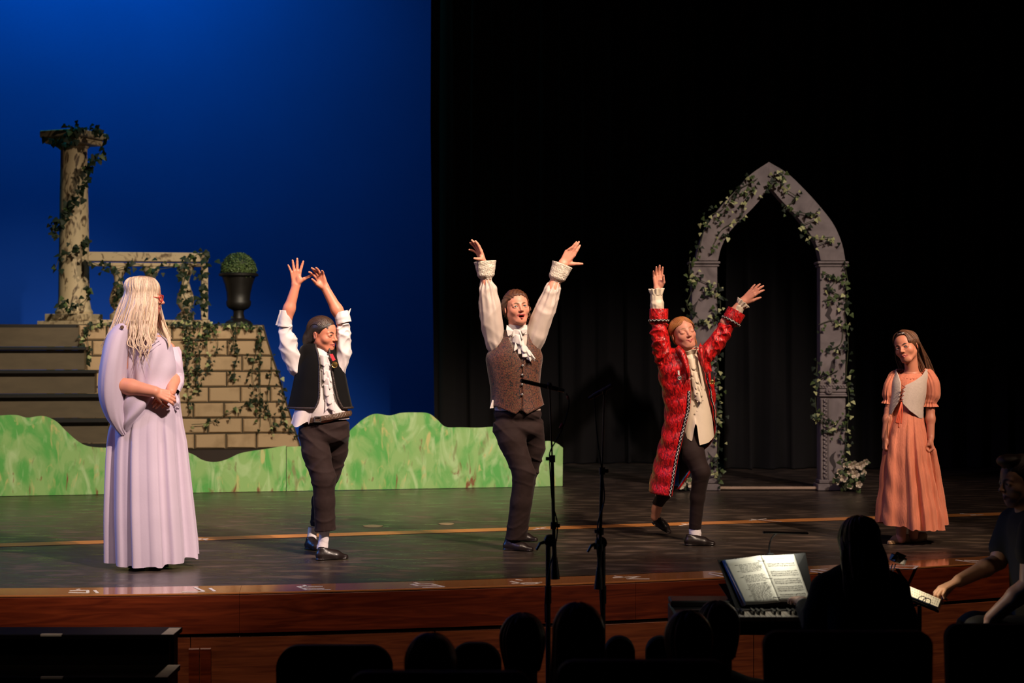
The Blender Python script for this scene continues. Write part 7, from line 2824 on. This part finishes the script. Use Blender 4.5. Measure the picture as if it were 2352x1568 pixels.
# second music stand with lamp and score, seen edge-on
ms = empty('music_stand', (P(2110, 1400, 7.15).x, 7.15, pit_z), 'black music stand seen edge-on between pianist and the man at right', 'music stand')
Ym = 7.15
q4 = [P(2066, 1342, Ym + .06), P(2164, 1383, Ym - .02), P(2157, 1402, Ym - .10), P(2068, 1366, Ym - .02)]
solid(MB().add(q4, [(3, 2, 1, 0)]).build('desk', M_blackmetal, ms), .012, -1)
c = P(2112, 1385, Ym)
mb = MB()
mb.tube([(c.x, Ym, c.z - .01), (c.x, Ym, pit_z + .05)], .010, 8)
for a in (30, 150, 270):
    mb.tube([(c.x, Ym, pit_z + .16), (c.x + .26 * math.cos(math.radians(a)), Ym + .26 * math.sin(math.radians(a)), pit_z + .012)], .008, 6)
mb.build('post', M_blackmetal, ms, True)
sc_ = empty('score', (q4[0] + q4[2]) / 2 + Vector((0, 0, .01)), 'open printed score lying on the edge-on music stand', 'score')
up = Vector((0, 0, .013))
sp_ = [q.lerp((q4[0] + q4[2]) / 2, .06) + up for q in q4]
solid(MB().add(sp_, [(3, 2, 1, 0)]).build('page', M_paper, sc_), .006, -1)
mb = MB()
for i in range(16):
    for j in range(3):
        t = .06 + i / 17; s0 = .12 + j * .29
        a_ = sp_[0].lerp(sp_[1], t); b_ = sp_[3].lerp(sp_[2], t)
        p0 = a_.lerp(b_, s0); p1 = a_.lerp(b_, s0 + .15)
        e = (sp_[1] - sp_[0]) * .012
        z = Vector((0, -.0005, .0016))
        mb.add([p0 + z, p0 + e + z, p1 + e + z, p1 + z], [(0, 1, 2, 3)])
mb.build('print', M_ink, sc_)
for t in (.55, .68):
    a_ = sp_[3].lerp(sp_[2], t)
    edge_tube(sc_, [Vector((a_.x + .018 * math.cos(u), a_.y - .012, a_.z + .014 * math.sin(u) + .006)) for u in np.linspace(0, 2 * PI, 16)], .0022, M_blackmetal, 'ring', 6)
l2 = empty('clip_lamp', P(2048, 1312, 7.2), 'small boxy clip lamp on twin arms right of the pianist', 'lamp')
mb = MB()
mb.box(P(2063, 1284, 7.17), (.062, .05, .034), Matrix.Rotation(math.radians(20), 3, 'Y') @ Matrix.Rotation(.4, 3, 'Z'), .004)
mb.add([P(2046, 1285, 7.14), P(2060, 1266, 7.14), P(2083, 1276, 7.14), P(2074, 1284, 7.14)], [(3, 2, 1, 0)])
mb.build('lamp_head', M_blackplastic, l2)
for dx in (0, 7):
    edge_tube(l2, [P(2050 + dx, 1295, 7.18), P(2044 + dx, 1312, 7.2), P(2046 + dx, 1345, 7.2)], .003, M_silver, 'arm', 6)
mb = MB()
mb.box(P(2050, 1346, 7.2), (.035, .03, .02), None, .003)
mb.build('clip', M_blackplastic, l2)
al2 = area('stand_lamp_light', P(2070, 1291, 7.14), P(2130, 1368, 7.10), .9, (1, .80, .52), .05, .03, 165)
al2.parent = l2
al2.matrix_parent_inverse = wmat(l2).inverted()


# ---- pianist from behind
def pianist():
    Yp = 6.6
    k = Yp / FPX
    J = lambda a, b, dy=0.0: np.array(P(a, b, Yp)) + V(0, dy, 0)
    root = empty('person', (J(1975, 1400)[0], Yp, pit_z), 'pianist in black seen from behind, long dark hair, seated at the piano', 'person')
    H = Head(J(1976, 1256, .02), .222, yaw=172, pitch=14, skin=(.5, .28, .2))
    nb = J(1976, 1330, .0)
    head = H.sculpt(nb, .052, h=.005)
    aL = arm_mesh(J(1868, 1420, .06), J(1868, 1405, .25), V(-.1, 1, .05), V(0, 0, -1), -1, .165, [(3, 15, 25, 15), (0, 15, 25, 15), (-3, 15, 25, 15), (-8, 15, 25, 15)], [(.7, .6, .2), (.8, .3, .3)], .038, .027, h=.004)
    aR = arm_mesh(J(2082, 1420, .06), J(2060, 1405, .25), V(.05, 1, .05), V(0, 0, -1), 1, .165, [(3, 15, 25, 15), (0, 15, 25, 15), (-3, 15, 25, 15), (-8, 15, 25, 15)], [(.7, .6, .2), (.8, .3, .3)], .038, .027, h=.004)
    lz = pit_z + .09
    core = core_mesh([([nb, J(1975, 1420, -.02), J(1975, 1560, -.02)], [.06, .11, .13]), ([J(1955, 1600, 0), J(1940, 1600, .38)], [.09, .07]), ([J(1995, 1600, 0), J(2010, 1600, .38)], [.09, .07]),
                      ([J(1940, 1600, .38), V(J(1940, 1600)[0], Yp + .36, lz)], [.07, .045]), ([J(2010, 1600, .38), V(J(2010, 1600)[0], Yp + .36, lz)], [.07, .045])], h=.012)
    join_body(root, [head, aL, aR, core], (.5, .28, .2))
    F = Field(J(1840, 1300)[0:1].tolist() + [Yp - .25, J(0, 1640)[2]], J(2110, 1300)[0:1].tolist() + [Yp + .35, J(0, 1290)[2]], .008)
    F.cone(J(1905, 1352, .0), J(2045, 1352, .0), .060, .060, .05)
    F.cone(J(1940, 1330, .0), J(2010, 1330, .0), .05, .05, .05)
    F.cone(J(1975, 1380, -.02), J(1975, 1600, -.02), .155, .17, .06, flat=((0, 1, 0), .75))
    F.chain([J(1893, 1352, 0), J(1870, 1425, .02), J(1868, 1412, .18)], [.058, .052, .042], .03)
    F.chain([J(2057, 1352, 0), J(2080, 1425, .02), J(2068, 1412, .18)], [.058, .052, .042], .03)
    v, q = F.mesh()
    mesh_obj('top', v, q, M_blackshirt, root)
    hc = (.010, .006, .004)
    hair = hair_join(root, [hair_cap(H, hc, .05, lambda x, y, z: std_hairline(x, y, z, .03), h=.005)])
    cur, cols = long_hair(H, 240, hc, 4, (-20, 200), lambda ph: .20, lambda p, t, ph: V(p[0] + (p[0] - H.C[0]) * .05 * t, min(p[1], Yp - .06) - .09 * t, p[2]), .009, cvar=(.4, 1.6), grow=.05)
    locks(hair, cur, cols, 'strand', 5, 14)


pianist()


# ---- man at the right edge
def page_turner():
    Yp = 7.1
    k = Yp / FPX
    J = lambda a, b, dy=0.0: np.array(P(a, b, Yp)) + V(0, dy, 0)
    root = empty('person', (J(2380, 1400)[0], Yp, pit_z), 'man in black T-shirt at right edge reaching for the score', 'person')
    skin = (.50, .27, .17)
    H = Head(J(2347, 1106, .02), .225, yaw=-78, pitch=8, skin=skin, brow=(.03, .02, .012), eye_open=.6, lip=(.33, .12, .09), jaw=1.05)
    head = H.sculpt(J(2372, 1190, .04), .058, h=.003)
    aF = arm_mesh(J(2318, 1300, .16), J(2212, 1338, .06), V(-.88, -.1, -.40), V(.25, .1, -.95), -1, .178,
                  [(2, 22, 48, 30), (0, 26, 52, 30), (-2, 30, 54, 30), (-5, 34, 54, 30)], [(.75, .3, .55), (.85, .1, .5)], .040, .029)
    # hand resting in the lap: thumb and folded fingers
    aN = arm_mesh(J(2330, 1325, -.21), J(2258, 1408, -.13), V(-.75, .25, -.6), V(.3, .2, -.9), 1, .175,
                  [(2, 30, 40, 20), (0, 30, 40, 20), (-2, 30, 40, 20), (-5, 30, 40, 20)], [(.75, .4, .4), (.85, .2, .4)], .044, .032)
    lz = pit_z + .09
    core = core_mesh([([J(2372, 1190, .04), J(2395, 1300, .05), J(2400, 1440, .05)], [.06, .095, .11]), ([J(2350, 1215, -.15), J(2330, 1325, -.21)], [.055, .045]), ([J(2352, 1215, .18), J(2318, 1300, .16)], [.055, .042]),
                      ([J(2390, 1455, -.05), J(2240, 1445, -.08), V(J(2235, 1500)[0], Yp - .08, lz)], [.09, .065, .045]), ([J(2390, 1455, .10), J(2250, 1450, .08), V(J(2245, 1500)[0], Yp + .08, lz)], [.09, .065, .045])], h=.009)
    join_body(root, [head, aF, aN, core], skin)
    H.eyes(root)
    F = Field(J(2270, 1500, -.35), J(2480, 1160, .35), .007)
    F.cone(J(2382, 1215, -.10), J(2378, 1215, .18), .075, .075, .05)
    F.cone(J(2388, 1230, .04), J(2402, 1450, .05), .155, .165, .06, flat=((1, 0, 0), .8))
    F.cone(J(2356, 1212, -.14), J(2335, 1256, -.185), .078, .066, .04)
    F.cone(J(2356, 1212, .18), J(2332, 1268, .18), .07, .064, .04)
    v, q = F.mesh()
    mesh_obj('t_shirt', v, q, M_blackshirt, root)
    trousers(root, [(J(2395, 1460, .03), V(.13, .15, .08))], [([J(2380, 1458, -.05), J(2240, 1448, -.08), V(J(2235, 1500)[0], Yp - .08, lz)], [.10, .078, .058]), ([J(2380, 1458, .10), J(2250, 1452, .08), V(J(2245, 1500)[0], Yp + .08, lz)], [.10, .078, .058])], [], M_blackshirt, .009)
    hc = (.022, .010, .006)

    def ex(F_):
        F_.ell(H.w(0, -.20, .46), V(.26, .24, .13) * H.s, H.R, .06 * H.s)
    hair = hair_join(root, [hair_cap(H, hc, .045, lambda x, y, z: np.maximum(std_hairline(x, y, z, .02), -.12 - z), h=.004, extra=ex)])
    cur, cols = comb_back(H, hc, 120, 4, .007, -80, 95, 40)
    locks(hair, cur, cols, 'strand', 5, 12)
    for j in (-1, 1):
        v, q = shoe_mesh(V(J(2250, 1500)[0], Yp + j * .08, pit_z), V(J(2250, 1500)[0] - .24, Yp + j * .08, pit_z), .045, h=.008)
        mesh_obj('shoe', v, q, M_leather, root)
    ch = empty('stool', (J(2395, 1500)[0], Yp + .03, pit_z), 'black padded stool under the man at right edge', 'stool')
    zt = J(2395, 1460)[2] - .10
    MB().lathe([(.18, zt - .07), (.20, zt - .06), (.20, zt - .015), (.18, zt)], (J(2395, 1500)[0], Yp + .03, 0), 24).build('seat', M_seat, ch, True, 40)
    for a in (45, 135, 225, 315):
        e = Vector((math.cos(math.radians(a)), math.sin(math.radians(a)), 0))
        b0 = Vector((J(2395, 1500)[0], Yp + .03, 0))
        MB().tube([b0 + e * .14 + Vector((0, 0, zt - .07)), b0 + e * .21 + Vector((0, 0, pit_z + .002))], .013, 8).build('leg', M_blackmetal, ch, True)


page_turner()
bench = empty('piano_bench', (P(1975, 1600, 6.6).x, 6.6, pit_z), 'black piano bench under the pianist', 'bench')
bz = P(0, 1600, 6.6).z - .10
mb = MB()
mb.box((P(1975, 1600, 6.6).x, 6.62, bz - .035), (.55, .32, .07), None, .015)
mb.build('seat', M_seat, bench)
for sx in (-1, 1):
    for sy in (-1, 1):
        mb = MB()
        mb.box((P(1975, 1600, 6.6).x + sx * .24, 6.62 + sy * .13, (bz - .07 + pit_z) / 2), (.04, .04, bz - .07 - pit_z - .002), None, .004)
        mb.build('leg', M_blackmetal, bench)
